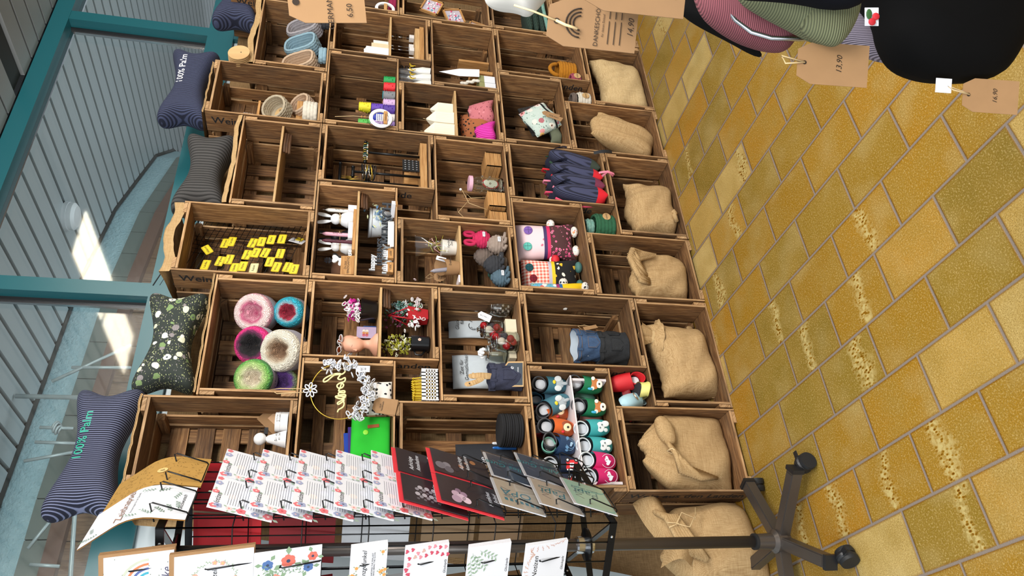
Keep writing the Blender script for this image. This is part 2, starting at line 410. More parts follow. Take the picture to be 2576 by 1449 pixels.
# lamella ceiling; the slats run in one direction through the glass
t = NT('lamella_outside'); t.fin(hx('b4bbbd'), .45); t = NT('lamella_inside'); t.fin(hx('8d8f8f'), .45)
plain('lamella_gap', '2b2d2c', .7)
ZC = 3.06
mb = MB('lamella_inside'); x = -.94
while x < 6:
    if not (2.05 < x + .05 < 2.16) and not (1.92 < x + .05 < 2.28): mb.box((x, -3.6, ZC), (x + .112, .395, ZC + .02))
    elif True:
        for (ya, yb) in ((-3.6, -2.14), (-.55, .395)):
            if not (2.05 < x + .05 < 2.17): mb.box((x, ya, ZC), (x + .112, yb, ZC + .02))
    x += .13
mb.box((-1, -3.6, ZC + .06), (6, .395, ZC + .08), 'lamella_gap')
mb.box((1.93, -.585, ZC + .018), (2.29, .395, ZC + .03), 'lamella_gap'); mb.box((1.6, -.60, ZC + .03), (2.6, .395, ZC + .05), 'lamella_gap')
struct(mb, 'ceiling')
# slats of the canopy beyond the glass, ending along the house front
EDGE = [(-2.5, 1.42), (.5, 1.56), (1.2, 1.66), (1.95, 1.76), (2.64, 1.98), (3.0, 2.17), (3.67, 2.53), (4.16, 2.97), (4.55, 3.6), (4.75, 4.5), (4.8, 6.5)]
def edge_y(x):
    for (a, b), (c, d) in zip(EDGE, EDGE[1:]):
        if a <= x <= c: return b + (d - b) * (x - a) / (c - a)
    return 6.5
mb = MB('lamella_outside'); x = -2.2
while x < 8.5:
    y = edge_y(x + .055)
    mb.box((x, .49, ZC), (x + .105, y, ZC + .02)); x += .13
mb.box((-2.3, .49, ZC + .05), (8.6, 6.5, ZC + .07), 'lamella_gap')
for (a, b), (c, d) in zip(EDGE, EDGE[1:]):
    mb.tube([(a, b - .01, ZC), (c, d - .01, ZC)], .016, 4, 'lamella_gap')
struct(mb, 'ceiling_canopy')
# house front beyond the glass: stucco band, tile course, beam, boards
t = NT('stucco'); co = t.coord(); t.fin(t.mix(t.noise(co, 30, 3), hx('8fb0bb'), hx('b4d0d6')), .8); t.bump(t.noise(co, 55, 4), .8, .02)
plain('course_tiles', '67706b', .4, var=.1, scale=4); plain('beam_brown', '6b4f42', .7, var=.15, scale=5)
wood('board_brown', hx('5c4435'), hx('86684f'), hx('9b7d62'), .3, .2)
mb = MB('board_brown')
def strip(mb, y_off, z0, z1, mat, seg=False):
    for (a, b), (c, d) in zip(EDGE, EDGE[1:]):
        L_ = sqrt((c - a) ** 2 + (d - b) ** 2); n = max(1, int(L_ / .19)) if seg else 1
        M = axes((a, b - y_off, 0), (c - a, d - b, 0), (0, 0, 1))
        for i in range(n):
            g = .006 if seg else 0
            mb.box((L_ * i / n + g, z0, -.05), (L_ * (i + 1) / n, z1, 0), mat, M)
strip(mb, .0, 2.90, 3.10, 'stucco'); strip(mb, .015, 2.80, 2.90, 'course_tiles', True); strip(mb, .03, 2.73, 2.80, 'beam_brown'); strip(mb, -.02, 0, 2.73, 'board_brown', True)
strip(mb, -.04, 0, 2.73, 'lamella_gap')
struct(mb, 'wall_courtyard')
# teal window front
TE = 'teal_paint'
def bar(mb, a, b, mat=TE): mb.box(a, b, mat)
mb = MB(TE)
bar(mb, (-3, .40, 2.975), (6, .44, 3.055)); bar(mb, (-3, .44, 2.975), (6, .50, 3.055))
bar(mb, (-3, .40, 2.17), (6, .49, 2.30)); bar(mb, (-3, .40, 0), (6, .49, .05))
for xm in (-.69, .967, 2.64, 4.31):
    bar(mb, (xm, .4025, .05), (xm + .066, .489, 2.975))
    mb.box((xm - .012, .455, 2.30), (xm, .47, 2.975), 'black_plastic'); mb.box((xm - .018, .47, 2.30), (xm, .485, 2.975), 'chrome')
    mb.box((xm + .066, .455, 2.30), (xm + .078, .47, 2.975), 'black_plastic')
for xm in (-.69, .967, 2.64): mb.box((xm + .066, .468, 2.96), (xm + 1.67, .48, 2.975), 'chrome')
struct(mb, 'window_1')
mb = MB('window_glass'); mb.box((-3, .475, 2.30), (6, .479, 2.975)); struct(mb, 'window_pane')
mb = MB('panel_white'); mb.box((-3, .43, .05), (6, .47, 2.17)); struct(mb, 'wall_window_panel')
# two bright roof lights in the shop ceiling (seen as reflections in the glass)
t = NT('roof_light'); co = t.coord()
g = t.wave(t.mapping(co, (1, 1, 1), (0, 0, .5)), 6, 'Y', 1.5); c = t.mix(g, hx('ffe9c4'), hx('fff8ea'))
t.fin(hx('ffffff'), .5); t.val(t.p.inputs['Emission Color'], c); t.p.inputs['Emission Strength'].default_value = 11
for n, (y0, y1) in enumerate(((-1.33, -.59), (-2.1, -1.40))):
    mb = MB('roof_light'); mb.box((1.96, y0, ZC + .0), (2.10, y1, ZC + .01)); mb.box((2.125, y0, ZC), (2.28, y1, ZC + .01)); mb.box((1.95, y0 - .01, ZC + .011), (2.29, y1 + .01, ZC + .02), 'black_metal')
    struct(mb, 'window_%d' % (n + 2))
# round lamp under the canopy
lp = thing('ceiling_lamp', 'round white ceiling lamp on the grey slatted canopy beyond the glass', 'lamp', T(2.04, 1.29, ZC))
MB('white_plastic').lathe([(.001, -.065), (.06, -.06), (.078, -.045), (.078, -.02), (.07, -.015)], 28).build('lamp_shade', lp)
MB('white_plastic').lathe([(.082, -.02), (.084, 0)], 28).build('base', lp)
# pale metal rails of an outside stair, upper left
plain('galvanised', 'aebabc', .4, .3)
st = thing('stair_railing', 'pale metal stair bars with twisted basket baluster, outside at the upper left', 'railing', T(.6, 1.35, 0))
Y_ = 1.35
for k, (a, b, tw) in enumerate((((100, 1075), (185, 1078), True), ((88, 1112), (200, 1116), False), ((60, 1160), (200, 1135), False), ((70, 1380), (135, 1300), False), ((75, 1420), (150, 1425), False), ((130, 960), (330, 868), False), ((330, 925), (180, 924), False))):
    A, B = at(*a, 1, Y_) - Vector((.6, Y_, 0)), at(*b, 1, Y_) - Vector((.6, Y_, 0)); mb = MB('galvanised'); mb.tube([A, B], .008, 6)
    if tw:
        for q in range(4): mb.tube([A.lerp(B, .35 + .3 * i / 12) + Vector((cos(i * .5 + q * pi / 2) * .03 * sin(pi * i / 12), sin(i * .5 + q * pi / 2) * .03 * sin(pi * i / 12), 0)) for i in range(13)], .006, 5)
    mb.build('baluster', st)
for x_ in (-.9, .35): MB('galvanised').tube([(x_, 0, 0), (x_, 0, 3.05)], .012, 8).build('stair_post', st)
MB('galvanised').tube([(-.9, 0, 2.55), (.35, 0, 2.75)], .010, 8).build('handrail', st)

# ================================================================ wine crates
CL, CS, CDp = .4915, .3315, .27
WX, WZ, SX, SZ = .8332, .8234, .3351, .3325
def crate(x0, z0, v, label, text='', slat_l=False, shelves=(), back=True, hw=None):
    ML = (lambda l, s, d: (x0 + s, d, z0 + l)) if v else (lambda l, s, d: (x0 + l, d, z0 + s))
    th = thing('wine_crate', label, 'crate', T(*ML(CL / 2 if not v else 0, 0 if not v else CS / 2, CDp / 2)), 'stacked wine crates')
    o = Vector(th.location); q = lambda l, s, d: tuple(Vector(ML(l, s, d)) - o)
    e = .0015
    for k, s0 in enumerate((0, CS - .010)):
        mb = MB('crate_wood')
        for (d0, d1) in ((0, .115), (.150, .215), (.23, .27)) if k else ((0, .12), (.155, .27)):
            mb.box(q(e, s0 + e, d0 + random.uniform(0, .004)), q(CL - e, s0 + .010 - e, d1), fm='crate_edge_lit')
        sp = mb.build('side_panel', th)
        if k == 0 and text and v:
            tb = MB('stamp'); L1 = text.split('|')
            M = Matrix((( 0, 0, -1, 0), (0, -1, 0, 0), (-1, 0, 0, 0), (0, 0, 0, 1)))
            M = T(-CS / 2 - .0004 + e, -CDp / 2 + .06, CL / 2) @ M
            M = T(*(q(CL / 2, e - .0008, .055))) @ Matrix(((0, 0, -1, 0), (0, -1, 0, 0), (-1, 0, 0, 0), (0, 0, 0, 1)))
            tb.text(L1[0], .052, M, bold=.012)
            if len(L1) > 1: tb.text(L1[1], .03, M @ T(-.16, -.045, 0), bold=.01)
            tb.build('lettering', sp)
    for k, l0 in enumerate((0, CL - .026)):
        mb = MB('crate_wood'); li = l0 + (.014 if k == 0 else 0)
        for (d0, d1) in ((0.001, .125), (.145, .268)): mb.box(q(li + e, .010, d0), q(li + .012 - e, CS - .010, d1), fm='crate_edge_lit')
        lo = e if k == 0 else CL - .014
        for s0 in (.011, CS - .058): mb.box(q(lo, s0, .002), q(lo + .0125, s0 + .047, .266), fm='crate_edge_lit')
        mb.build('end_panel', th)
    mb = MB('crate_wood')
    if slat_l:
        n = 4; wd = (CS - .024) / n
        for i in range(n): mb.box(q(.027, .012 + wd * i, CDp - .022), q(CL - .027, .012 + wd * i + wd - .035, CDp - .013))
        for l0 in (.06, CL / 2 - .03, CL - .12): mb.box(q(l0, .011, CDp - .0125), q(l0 + .06, CS - .011, CDp - .002))
    else:
        n = 5; wd = (CL - .054) / n
        for i in range(n): mb.box(q(.027 + wd * i, .011, CDp - .022), q(.027 + wd * i + wd - .028, CS - .011, CDp - .013))
        for s0 in (.012, CS / 2 - .025, CS - .062): mb.box(q(.026, s0, CDp - .0125), q(CL - .026, s0 + .05, CDp - .002))
    mb.build('back_panel', th)
    # two upright corner laths inside the mouth of the long boards
    for l0 in (.027, CL - .052):
        for s0 in (.0105, CS - .0335): MB('crate_wood').box(q(l0, s0, .128), q(l0 + .025, s0 + .023, .247)).build('corner_post', th)
    for f in shelves:
        mb = MB('pale_wood'); 
        if v: mb.box(q(CL * f, .012, .012), q(CL * f + .009, CS - .012, .24))
        else: mb.box(q(.028, CS * f, .012), q(CL - .028, CS * f + .009, .24))
        o_ = mb.build('shelf', th); o_['label'] = 'pale plywood shelf board'
    return th
CR = {}
def cell(i, j, k):
    return {'v': (i * WX, j * WZ, True), 'h': (i * WX + SX, j * WZ, False), 'h2': (i * WX, j * WZ + CL, False), 'v2': (i * WX + CL + .005, j * WZ + SZ, True)}[k]
WT = 'Weinaus den Landen|75'; FT = 'Kontaktfreude'
CRATES = [
 (0, 0, 'v', 'bottom corner crate beside the caster stand, holding a leaning burlap sack', 'Wein aus den Landen|75', 0, ()),
 (0, 0, 'h', 'bottom crate holding the large upright burlap sack under the red baby shoes', '', 0, ()),
 (0, 0, 'h2', 'crate full of colourful baby shoes on a white cardboard tier', '', 0, ()),
 (0, 0, 'v2', 'upright crate holding two denim storage pots', 'Weinaus den Landen|75 %HO', 0, ()),
 (0, 1, 'v', 'crate behind the black condolence cards, holding dark felt goods', '', 1, ()),
 (0, 1, 'h', 'crate with glass sweet jars and white printed cloth bags', '', 0, ()),
 (0, 1, 'h2', 'crate behind the beaded gold hoop, holding a green felt bag', '', 1, ()),
 (0, 1, 'v2', 'shelved crate with mannequin head above beaded flower pots', 'Weinaus den Landen', 0, (.435,)),
 (0, 2, 'v', 'top left crate under the striped pillow with white tins', '', 0, ()),
 (0, 2, 'h', 'top crate filled with big pastel yarn cakes', '', 0, ()),
 (1, 0, 'v', 'bottom crate with the burlap sack tied in a big bow of cloth', FT, 0, ()),
 (1, 0, 'h', 'bottom crate with plump sack beside the green crochet basket', '', 0, ()),
 (1, 0, 'h2', 'crate holding stuffed monster cushions with buttons and zips', '', 0, ()),
 (1, 0, 'v2', 'crate stuffed with small corduroy children backpacks', FT, 0, ()),
 (1, 1, 'v', 'shelved crate with cellophane packages above crochet animals', '', 0, (.46,)),
 (1, 1, 'h', 'crate with screw-top glass jar and small slatted wooden boxes', '', 0, ()),
 (1, 1, 'h2', 'shelved crate with bunnies and candles above wooden words', '', 0, (.47,)),
 (1, 1, 'v2', 'crate with black jewellery stands of bracelets', FT, 0, ()),
 (1, 2, 'v', 'top crate with yellow name signs on a black wire grid', 'Weinaus den Landen', 0, ()),
 (1, 2, 'h', 'nearly empty top crate beside the grey corduroy pillow, one shelf inside', '', 0, (.48,)),
 (2, 0, 'v', 'bottom crate with narrow leaning burlap sack, left of the tall one', FT, 0, ()),
 (2, 0, 'h', 'bottom crate with tall burlap sack tied at its neck, beside the floor', '', 0, ()),
 (2, 0, 'h2', 'crate with the floral zip pouch and kraft price tags', '', 0, ()),
 (2, 0, 'v2', 'crate with mustard yellow and pink crochet baskets', 'Weinaus den Landen', 0, ()),
 (2, 1, 'v', 'shelved crate with house candles above leopard and pink pouches', '', 0, (.44,)),
 (2, 1, 'h', 'crate with soap bars on wooden holders and white boxes', '', 0, ()),
 (2, 1, 'h2', 'crate with colourful embossed foam cups stacked on the bottom', '', 0, ()),
 (2, 1, 'v2', 'shelved crate with metal photo clips and framed prints', 'Weinaus den Landen', 0, (.40,)),
 (2, 2, 'v', 'top crate with beige round crochet baskets', 'Weinaus den Landen', 0, ()),
 (2, 2, 'h', 'top crate with three small oblong crochet baskets in a row', '', 0, ()),
 (3, 0, 'v', 'far bottom crate half hidden by the hanging gift tags', '', 0, ()),
 (3, 0, 'h2', 'far crate at the photo edge with green knitted scarves', '', 0, ()),
 (3, 1, 'v', 'far crate at the photo edge with slanted glitter picture frames', '', 0, ()),
 (3, 1, 'h2', 'far crate at the photo edge with white ring and pink yarn', '', 0, ()),
 (3, 2, 'v', 'far top crate at the photo edge beside the navy pillow', 'Weinaus den Landen', 0, ()),
]
for (i, j, k, lab, tx, sl, sh_) in CRATES:
    x0, z0, v = cell(i, j, k); CR[(i, j, k)] = crate(x0, z0, v, lab, tx, sl, sh_)
# ================================================================ card spinner rack
CX, CY = -.232, -.19
TH = rad(-47); nA = Vector((cos(TH), sin(TH), 0)); tA = Vector((-nA.y, nA.x, 0))   # panel A faces the crates side, tA runs away from the viewer
nB = -tA; tB = nA                                                                    # panel B faces the viewer left
RA = .18
rack = thing('card_rack', 'black rotating card rack with wire pockets on a five-star caster base', 'rack', T(CX, CY, 0))
BMm = 'dark_metal'
ro = Vector((CX, CY, 0))
def rk(mb, name, lab=None):
    for i, v in enumerate(mb.v): mb.v[i] = v - ro
    o = mb.build(name, rack)
    if lab: o['label'] = lab
    return o
rk(MB(BMm).tube([(CX, CY, .10), (CX, CY, 1.985)], .0185, 20), 'pole')
mb = MB(BMm); mb.lathe([(.035, .055), (.038, .07), (.038, .10), (.026, .11), (.024, .17)], 20, M=T(CX, CY, 0)); mb.lathe([(.026, .165), (.026, .175)], 20, 'rubber', T(CX, CY, 0)); rk(mb, 'hub')
arms = [-47, 25, 97, 169, -119]
for k, a in enumerate(arms):
    a = rad(a); d = Vector((cos(a), sin(a), 0)); R_ = .25
    mb = MB(BMm); M = axes(ro + d * .03 + Vector((0, 0, .078)), d, (0, 0, 1))
    mb.box((0, -.019, -.019), (R_ - .03, .014, .019), BMm, M); mb.box((.0, .0141, -.015), (R_ - .04, .0165, .015), BMm, M)
    mb.box((R_ - .032, -.022, -.022), (R_ - .018, .018, .022), 'black_plastic', M)
    rk(mb, 'leg')
    mb = MB('black_plastic'); cpt = ro + d * (R_ + .004) + Vector((0, 0, .0295)); off = Vector((cos(a + .9), sin(a + .9), 0)) * .024
    side = Vector((-off.y, off.x, 0)).normalized(); w_ = cpt + off
    for sg in (-1, 1):
        M = axes(w_ + side * .012 * sg, off, (0, 0, 1)); mb.lathe([(.0275, -.010), (.0293, 0), (.0275, .010)], 20, 'rubber', M)
    M = axes(w_ + Vector((0, 0, .0)), off, (0, 0, 1))
    mb.ball((0, .008, 0), (.0285, .0285, .016), 'black_plastic', M, 14, 8)
    mb.tube([cpt + Vector((0, 0, .02)), cpt + Vector((0, 0, .056))], .007, 8, 'chrome')
    mb.box((.012, .022, -.008), (.04, .026, .008), 'black_plastic', M)
    rk(mb, 'caster')
Zb, Zt = .745, 1.925
def corner(sa, sb, z): return ro + nA * RA * sa + nB * RA * sb + Vector((0, 0, z))
cs = [(1, 1), (1, -1), (-1, -1), (-1, 1)]
for zf in (Zb, Zt):
    mb = MB('black_metal')
    for q in range(4):
        a = corner(*cs[q], zf); b = corner(*cs[(q + 1) % 4], zf); d = (b - a).normalized(); M = axes(a, d, (0, 0, 1)); L_ = (b - a).length
        mb.box((-.002, -.010, -.002), (L_ + .002, .010, .002), None, M)
        M2 = axes(a.lerp(ro + Vector((0, 0, zf)), 0), (ro + Vector((0, 0, zf)) - a), (0, 0, 1)); mb.box((0, -.009, -.002), (RA * 1.41, .009, .002), None, M2)
        mb.ball(a.lerp(b, .12), .005, 'chrome'); mb.ball(a.lerp(b, .88), .005, 'chrome')
    mb.lathe([(.05, zf - .003), (.05, zf + .003)], 24, M=T(CX, CY, 0)); rk(mb, 'frame')
mb = MB('chrome'); mb.lathe([(.024, Zb - .02), (.026, Zb - .015), (.026, Zb + .03), (.022, Zb + .035)], 24, M=T(CX, CY, 0)); rk(mb, 'bearing', 'chrome bearing collar')
# wire panels
PAN = {'A': (nA, tA), 'D': (-tA, -nA), 'C': (-nA, -tA), 'B': (nB, nA)}
for nm, (n_, t_) in {'A': (nA, tA), 'B': (nB, tB), 'C': (-nA, tA), 'D': (-nB, tB)}.items():
    mb = MB('black_metal'); base = ro + n_ * RA
    for k in range(7):
        s_ = -RA + 2 * RA * k / 6
        mb.tube([base + t_ * s_ + Vector((0, 0, Zb)), base + t_ * s_ + Vector((0, 0, Zt))], .0022, 5)
    for k in range(8):
        z = Zb + (Zt - Zb) * k / 7
        mb.tube([base - t_ * RA + Vector((0, 0, z)), base + t_ * RA + Vector((0, 0, z))], .0018, 5)
    rk(mb, 'wire_panel')
# a pocket: two bent wires leaning outward, joined below
def pocket(base, n_, t_, z, wd=.108, h=.085, dp=.055):
    mb = MB('black_metal')
    for sg in (-1, 1):
        b = base + t_ * (wd / 2 * sg)
        mb.tube([b + Vector((0, 0, z + h - .01)), b + n_ * dp + Vector((0, 0, z + h)), b + n_ * (dp + .002) + Vector((0, 0, z + h - .006)), b + n_ * .025 + Vector((0, 0, z + .004)), b + n_ * .018 + Vector((0, 0, z)), b + Vector((0, 0, z + .004))], .0021, 5)
    mb.tube([base - t_ * wd / 2 + n_ * .02 + Vector((0, 0, z)), base + t_ * wd / 2 + n_ * .02 + Vector((0, 0, z))], .0018, 5)
    rk(mb, 'card_pocket')
def card_frame(P0, P1, P2, P3):
    """P0 top left, P1 bottom left, P2 bottom right, P3 top right as seen from the front"""
    x = ((P2 - P1) + (P3 - P0)) / 2; y = ((P0 - P1) + (P3 - P2)) / 2
    c = (P0 + P1 + P2 + P3) / 4; return axes(c, x, y), x.length, y.length
def slab(mb, w_, h_, th, mat, M, edge=None):
    mb.box((-w_ / 2, -h_ / 2, -th), (w_ / 2, h_ / 2, 0), mat, M)
def leanframe(n_, t_, s0, z, w_, h_, lean=17, off=.012, thick=0, flip=1):
    """card resting in a pocket: bottom edge at height z, leaning out at the top"""
    up = Vector((0, 0, cos(rad(lean)))) + n_ * sin(rad(lean)); x = t_ * flip
    c = ro + n_ * (RA + off) + t_ * s0 + Vector((0, 0, z)) + up * h_ / 2
    return axes(c, x, up)
def blossom(mb, M, x, y, r, c1, c2, n=5, z=.0006, leaf=None):
    for k in range(n):
        a = 2 * pi * k / n + x * 50; mb.disc((x + cos(a) * r * .6, y + sin(a) * r * .6), r * .5, c1, M, 8, z=z + .00005 * k)
    mb.disc((x, y), r * .3, c2, M, 8, z=z + .0005)
    if leaf:
        for k in range(3):
            a = 2.1 * k + y * 30; mb.poly([(x + cos(a) * r, y + sin(a) * r), (x + cos(a + .25) * r * 1.8, y + sin(a + .25) * r * 1.8), (x + cos(a) * r * 2.4, y + sin(a) * r * 2.4), (x + cos(a - .25) * r * 1.8, y + sin(a - .25) * r * 1.8)], leaf, M @ T(0, 0, z - .0002))
def leafy(mb, M, x, y, ang, ln, n, mat, z=.0006):
    d = Vector((cos(rad(ang)), sin(rad(ang)))); q = Vector((-d.y, d.x))
    mb.box((0, -.0003, z), (ln, .0003, z + .0001), mat, M @ T(x, y, 0) @ RZ(ang))
    for k in range(n):
        f = ln * (k + 1) / (n + 1); sg = 1 if k % 2 else -1; lz = ln * .22
        p = Vector((x, y)) + d * f; e_ = p + (d * .6 + q * sg * .8) * lz; m1 = (p + e_) / 2 + (q * .3 - d * .3 * sg) * lz * .5; m2 = (p + e_) / 2 - (q * .3 - d * .3 * sg) * lz * .5
        mb.poly([tuple(p), tuple(m1), tuple(e_), tuple(m2)], mat, M @ T(0, 0, z + .0001))
ROWS = [1.663, 1.564, 1.460, 1.356, 1.254]
RED, BLU, PIN, GRN = P('d8737a'), P('9aa2c2'), P('efc9c6'), P('9fb3a2')
def notepad(n_, t_, s0, z, label):
    w_, h_ = .160, .162; M = leanframe(n_, t_, s0, z, w_, h_, 16)
    mb = MB('white_paper'); slab(mb, w_, h_, .004, 'white_paper', M)
    for k in range(17):
        y = .048 - k * .0066; mb.box((-.052 if k > 1 else -.01, y, .0003), (.066, y + .0008, .0004), P('3c4152'), M)
    mb.text('Notizen', .020, M @ T(-.036, .062, .0006), 'ink', .35)
    blossom(mb, M, -.066, 0.0574, .011, BLU, P('5c6486')); blossom(mb, M, -.07, 0.0681, .010, RED, P('f0cfc8')); blossom(mb, M, .0, 0.0722, .009, RED, PIN, leaf=GRN)
    blossom(mb, M, .045, 0.0705, .010, BLU, PIN); blossom(mb, M, .070, 0.0705, .008, RED, RED); blossom(mb, M, -.069, 0.0287, .008, PIN, RED, leaf=GRN)
    blossom(mb, M, -.07, -0.0016, .012, RED, P('c9505a'), leaf=GRN); blossom(mb, M, -.069, -0.0369, .010, BLU, PIN); blossom(mb, M, -.066, -0.0697, .013, RED, PIN, leaf=GRN)
    blossom(mb, M, -.03, -0.0738, .010, BLU, P('5c6486')); blossom(mb, M, .01, -0.0722, .012, RED, P('f0cfc8'), leaf=GRN); blossom(mb, M, .05, -0.0722, .011, BLU, BLU)
    mb.disc((.02, .0), .014, P('dfe2ee'), M, sy=.8, z=.0002); mb.disc((.04, -.045), .012, P('f6dedb'), M, z=.0002); mb.disc((-.01, .03), .012, P('f3e2e2'), M, z=.0002)
    return tag(mb.build('notepad'), label, 'notepad', 'flower-bordered note pads on the rack')
COLA = (-.094, .073)
names_r = ['highest', 'second', 'third', 'fourth', 'lowest']
for r, z in enumerate(ROWS):
    for c, s0 in enumerate(COLA):
        notepad(nA, tA, s0, z, '%s flower-bordered pad headed Notizen in the rack\'s %s column' % (names_r[r], ['near', 'far'][c]))
        pocket(ro + nA * RA + tA * s0, nA, tA, z - .004)
def photo_card(s0, z, label, txt, top, lit):
    w_, h_ = .150, .186; M = leanframe(nA, tA, s0, z, w_, h_, 17, .016)
    mb = MB('black'); slab(mb, w_, h_, .0025, P('2b272c', .25), M)
    slab(mb, w_ + .012, h_ + .010, .002, P('d8333f'), M @ T(-.004, .006, -.005))
    if lit: 
        for (x, y, r, c) in lit: mb.disc((x, y), r, P(c, .3), M, 16, sy=.75, z=.0004 + r * .001)
    mb.text(txt[0], .019, M @ T(txt[2], txt[3], .0009), 'white_paper', .35); mb.text(txt[1], .019, M @ T(txt[2] + .012, txt[3] - .022, .0009), 'white_paper', .35)
    return tag(mb.build('greeting_card'), label, 'card', 'dark condolence cards with red envelopes'), M
z5 = ROWS[-1] - .118
GR = ['5b565e', '85808a', 'a9a4ae']
photo_card(COLA[1], 1.161, 'dark condolence card with white magnolia, far column beside the note pads', ('Aufrichtige', 'Anteilnahme', -.01, .05), 0, [(.05, -.03, .014, 'f3e9e4'), (.058, -.05, .016, 'fff8f2'), (.045, -.065, .014, 'e9d8cf'), (.03, -.05, .012, 'f6eee8'), (.06, -.015, .01, 'cdbfb9')])
photo_card(COLA[0], 1.156, 'dark condolence card with bare tree picture, near column beside the note pads', ('Aufrichtige', 'Anteilnahme', .01, -.005), 0, [(-.05 + .013 * (k % 6), .05 - .02 * (k // 6) - .01 * (k % 2), .006 + .002 * (k % 3), GR[k % 3]) for k in range(22)] + [(-.03, -.05, .02, '3b353b'), (.02, -.06, .016, '453f46')])
photo_card(COLA[1], 1.057, 'dark condolence card with misty branch and brown leaves', ('Aufrichtige', 'Anteilnahme', .02, .0), 0, [(-.03, .07, .022, '6b6872'), (-.045, .045, .020, '5d5a64'), (-.02, .05, .018, '7a7781'), (-.028, .02, .014, '2d2a30'), (.0, .0, .012, '8a5a3c'), (.05, -.045, .013, '9a6a45'), (.03, -.02, .009, '7c5138')])
photo_card(COLA[0], 1.057, 'dark condolence card with pale lilac blossom and lettering Herzliches', ('Herzliches', 'Beileid', -.0, -.06), 0, [(-.05, .045, .02, 'a98fa6'), (-.035, .03, .018, 'c6aec2'), (-.02, .045, .016, 'b59bb0'), (-.045, .015, .018, 'd4bfd0'), (-.015, .02, .014, '937a92'), (.0, .035, .012, '7d667c')])
for zz in (1.15, 1.05):
    for s0 in COLA: pocket(ro + nA * RA + tA * s0, nA, tA, zz)
def wrapped(s0, z, col, label, words, ink, fancy):
    w_, h_ = .152, .140; M = leanframe(nA, tA, s0, z, w_, h_, 17, .016)
    mb = MB('white_paper'); slab(mb, w_, h_, .003, 'white_paper', M); mb.box((-w_ / 2 + .002, -h_ / 2 + .002, .0001), (w_ / 2 - .002, h_ / 2 - .008, .0004), P(col), M)
    Mt = M @ RZ(90)     # the print runs up the card
    y = .02
    for q in range(-3, 4): mb.box((q * .016, -.045, .0006), (q * .016 + .010, -.030, .0007), P(ink), M @ RZ(-90)) if fancy else None
    for i, (wd, sz) in enumerate(words): mb.text(wd, sz, M @ RZ(180 - 90) @ T(-.0, -.012 - i * .026 + (.03 if fancy else .0), .0008), P(ink), .2)
    mb.tube([(M @ Vector((-.03 + .012 * k, .035 + .012 * ((k % 2) * 2 - 1), .001))) for k in range(6)], .0005, 4, P('6b6670'))
    o = mb.build('greeting_card'); tag(o, label, 'card', 'wrapped greeting cards on the lower rack pockets')
    fb = MB('film'); fb.box((-w_ / 2 - .006, -h_ / 2 - .003, .0012), (w_ / 2 + .006, h_ / 2 + .008, .0015), None, M)
    f = fb.build('cellophane', o)
    for i_, v_ in enumerate(f.data.vertices): v_.co -= o.location
z6 = z5 - .103 - .098
for k, (z, s0, c, lab, wd, ink, fy) in enumerate([
  (.934, COLA[1], '3a4c63', 'dark blue wrapped card saying Alles Liebe, upper one of the blue pair', [('Alles Gute', .034), ('zur Taufe', .014)], '2fa3ad', 0),
  (.835, COLA[1], '33475f', 'dark blue wrapped card saying Alles Liebe, lower one of the blue pair', [('Alles Gute', .034), ('zur Taufe', .014)], '2fa3ad', 0),
  (.941, COLA[0], 'cbbfae', 'beige wrapped card with outlined letters reading OPA', [('bester Opa', .018), ('OPA', .05)], '3b8aa0', 1),
  (.830, COLA[0], 'c9bcac', 'beige wrapped card saying Papi in teal brush lettering', [('Papi', .05), ('einfach DANKE', .014)], '2b8592', 0),
  (.731, COLA[0], 'a9d6c6', 'mint green wrapped card saying Papi in teal brush lettering', [('Papi', .05), ('einfach DANKE', .014)], '2b8592', 0)]):
    wrapped(s0, z, c, lab, wd, ink, fy); pocket(ro + nA * RA + tA * s0, nA, tA, z - .004)
pocket(ro + nA * RA + tA * (COLA[1] + .02), nA, tA, .735)
# two long curled cards in the top pockets
def curled(s0, z, ln, w_, mat, label, name, deco):
    def f(u_, v_):
        L_ = v_ * ln; st = 16; x = 0; zz = 0
        for k in range(st):
            vv = v_ * (k + .5) / st; aa = .10 - .75 * min(1, max(0, (vv - .28) / .35)); x += sin(aa) * L_ / st; zz += cos(aa) * L_ / st
        return ro + nA * (RA + .02 + x) + tA * (s0 + (u_ - .5) * w_) + Vector((0, 0, z + zz))
    mb = MB(mat); mb.sheet(f, 2, 14)
    mb.sheet(lambda a, b: f(a, b) - nA * .003, 2, 14, P('c08a3e') if mat == 'white_paper' else mat)
    deco(mb, f); tag(mb.build(name), label, 'card')
def on_sheet(f, u_, v_, s=1):
    p = f(u_, v_); xx = f(min(1, u_ + .02), v_) - f(u_, v_); yy = f(u_, v_ + .01) - f(u_, v_); return axes(p, xx, yy)
def deco1(mb, f):
    mb.text('Zeitkapsel', .036, on_sheet(f, .52, .60) @ T(0, 0, .0012), P('9b7b6c'), .35)
    mb.text('Erinnerungen für die Zukunft', .0085, on_sheet(f, .52, .5) @ T(0, 0, .0012), 'ink')
    mb.text('Glückwunsch', .014, on_sheet(f, .5, .08) @ T(0, 0, .0012), 'ink', .3)
    for (u_, v_, a) in ((.12, .92, 60), (.25, .9, 20), (.08, .8, 80), (.85, .35, 100), (.9, .22, 120), (.8, .12, 160), (.1, .3, 60), (.2, .15, 20), (.1, .42, 80), (.3, .10, 10), (.15, .2, 45)):
        leafy(mb, on_sheet(f, u_, v_), 0, 0, a, .035, 8, P('5f8069'), .0016)
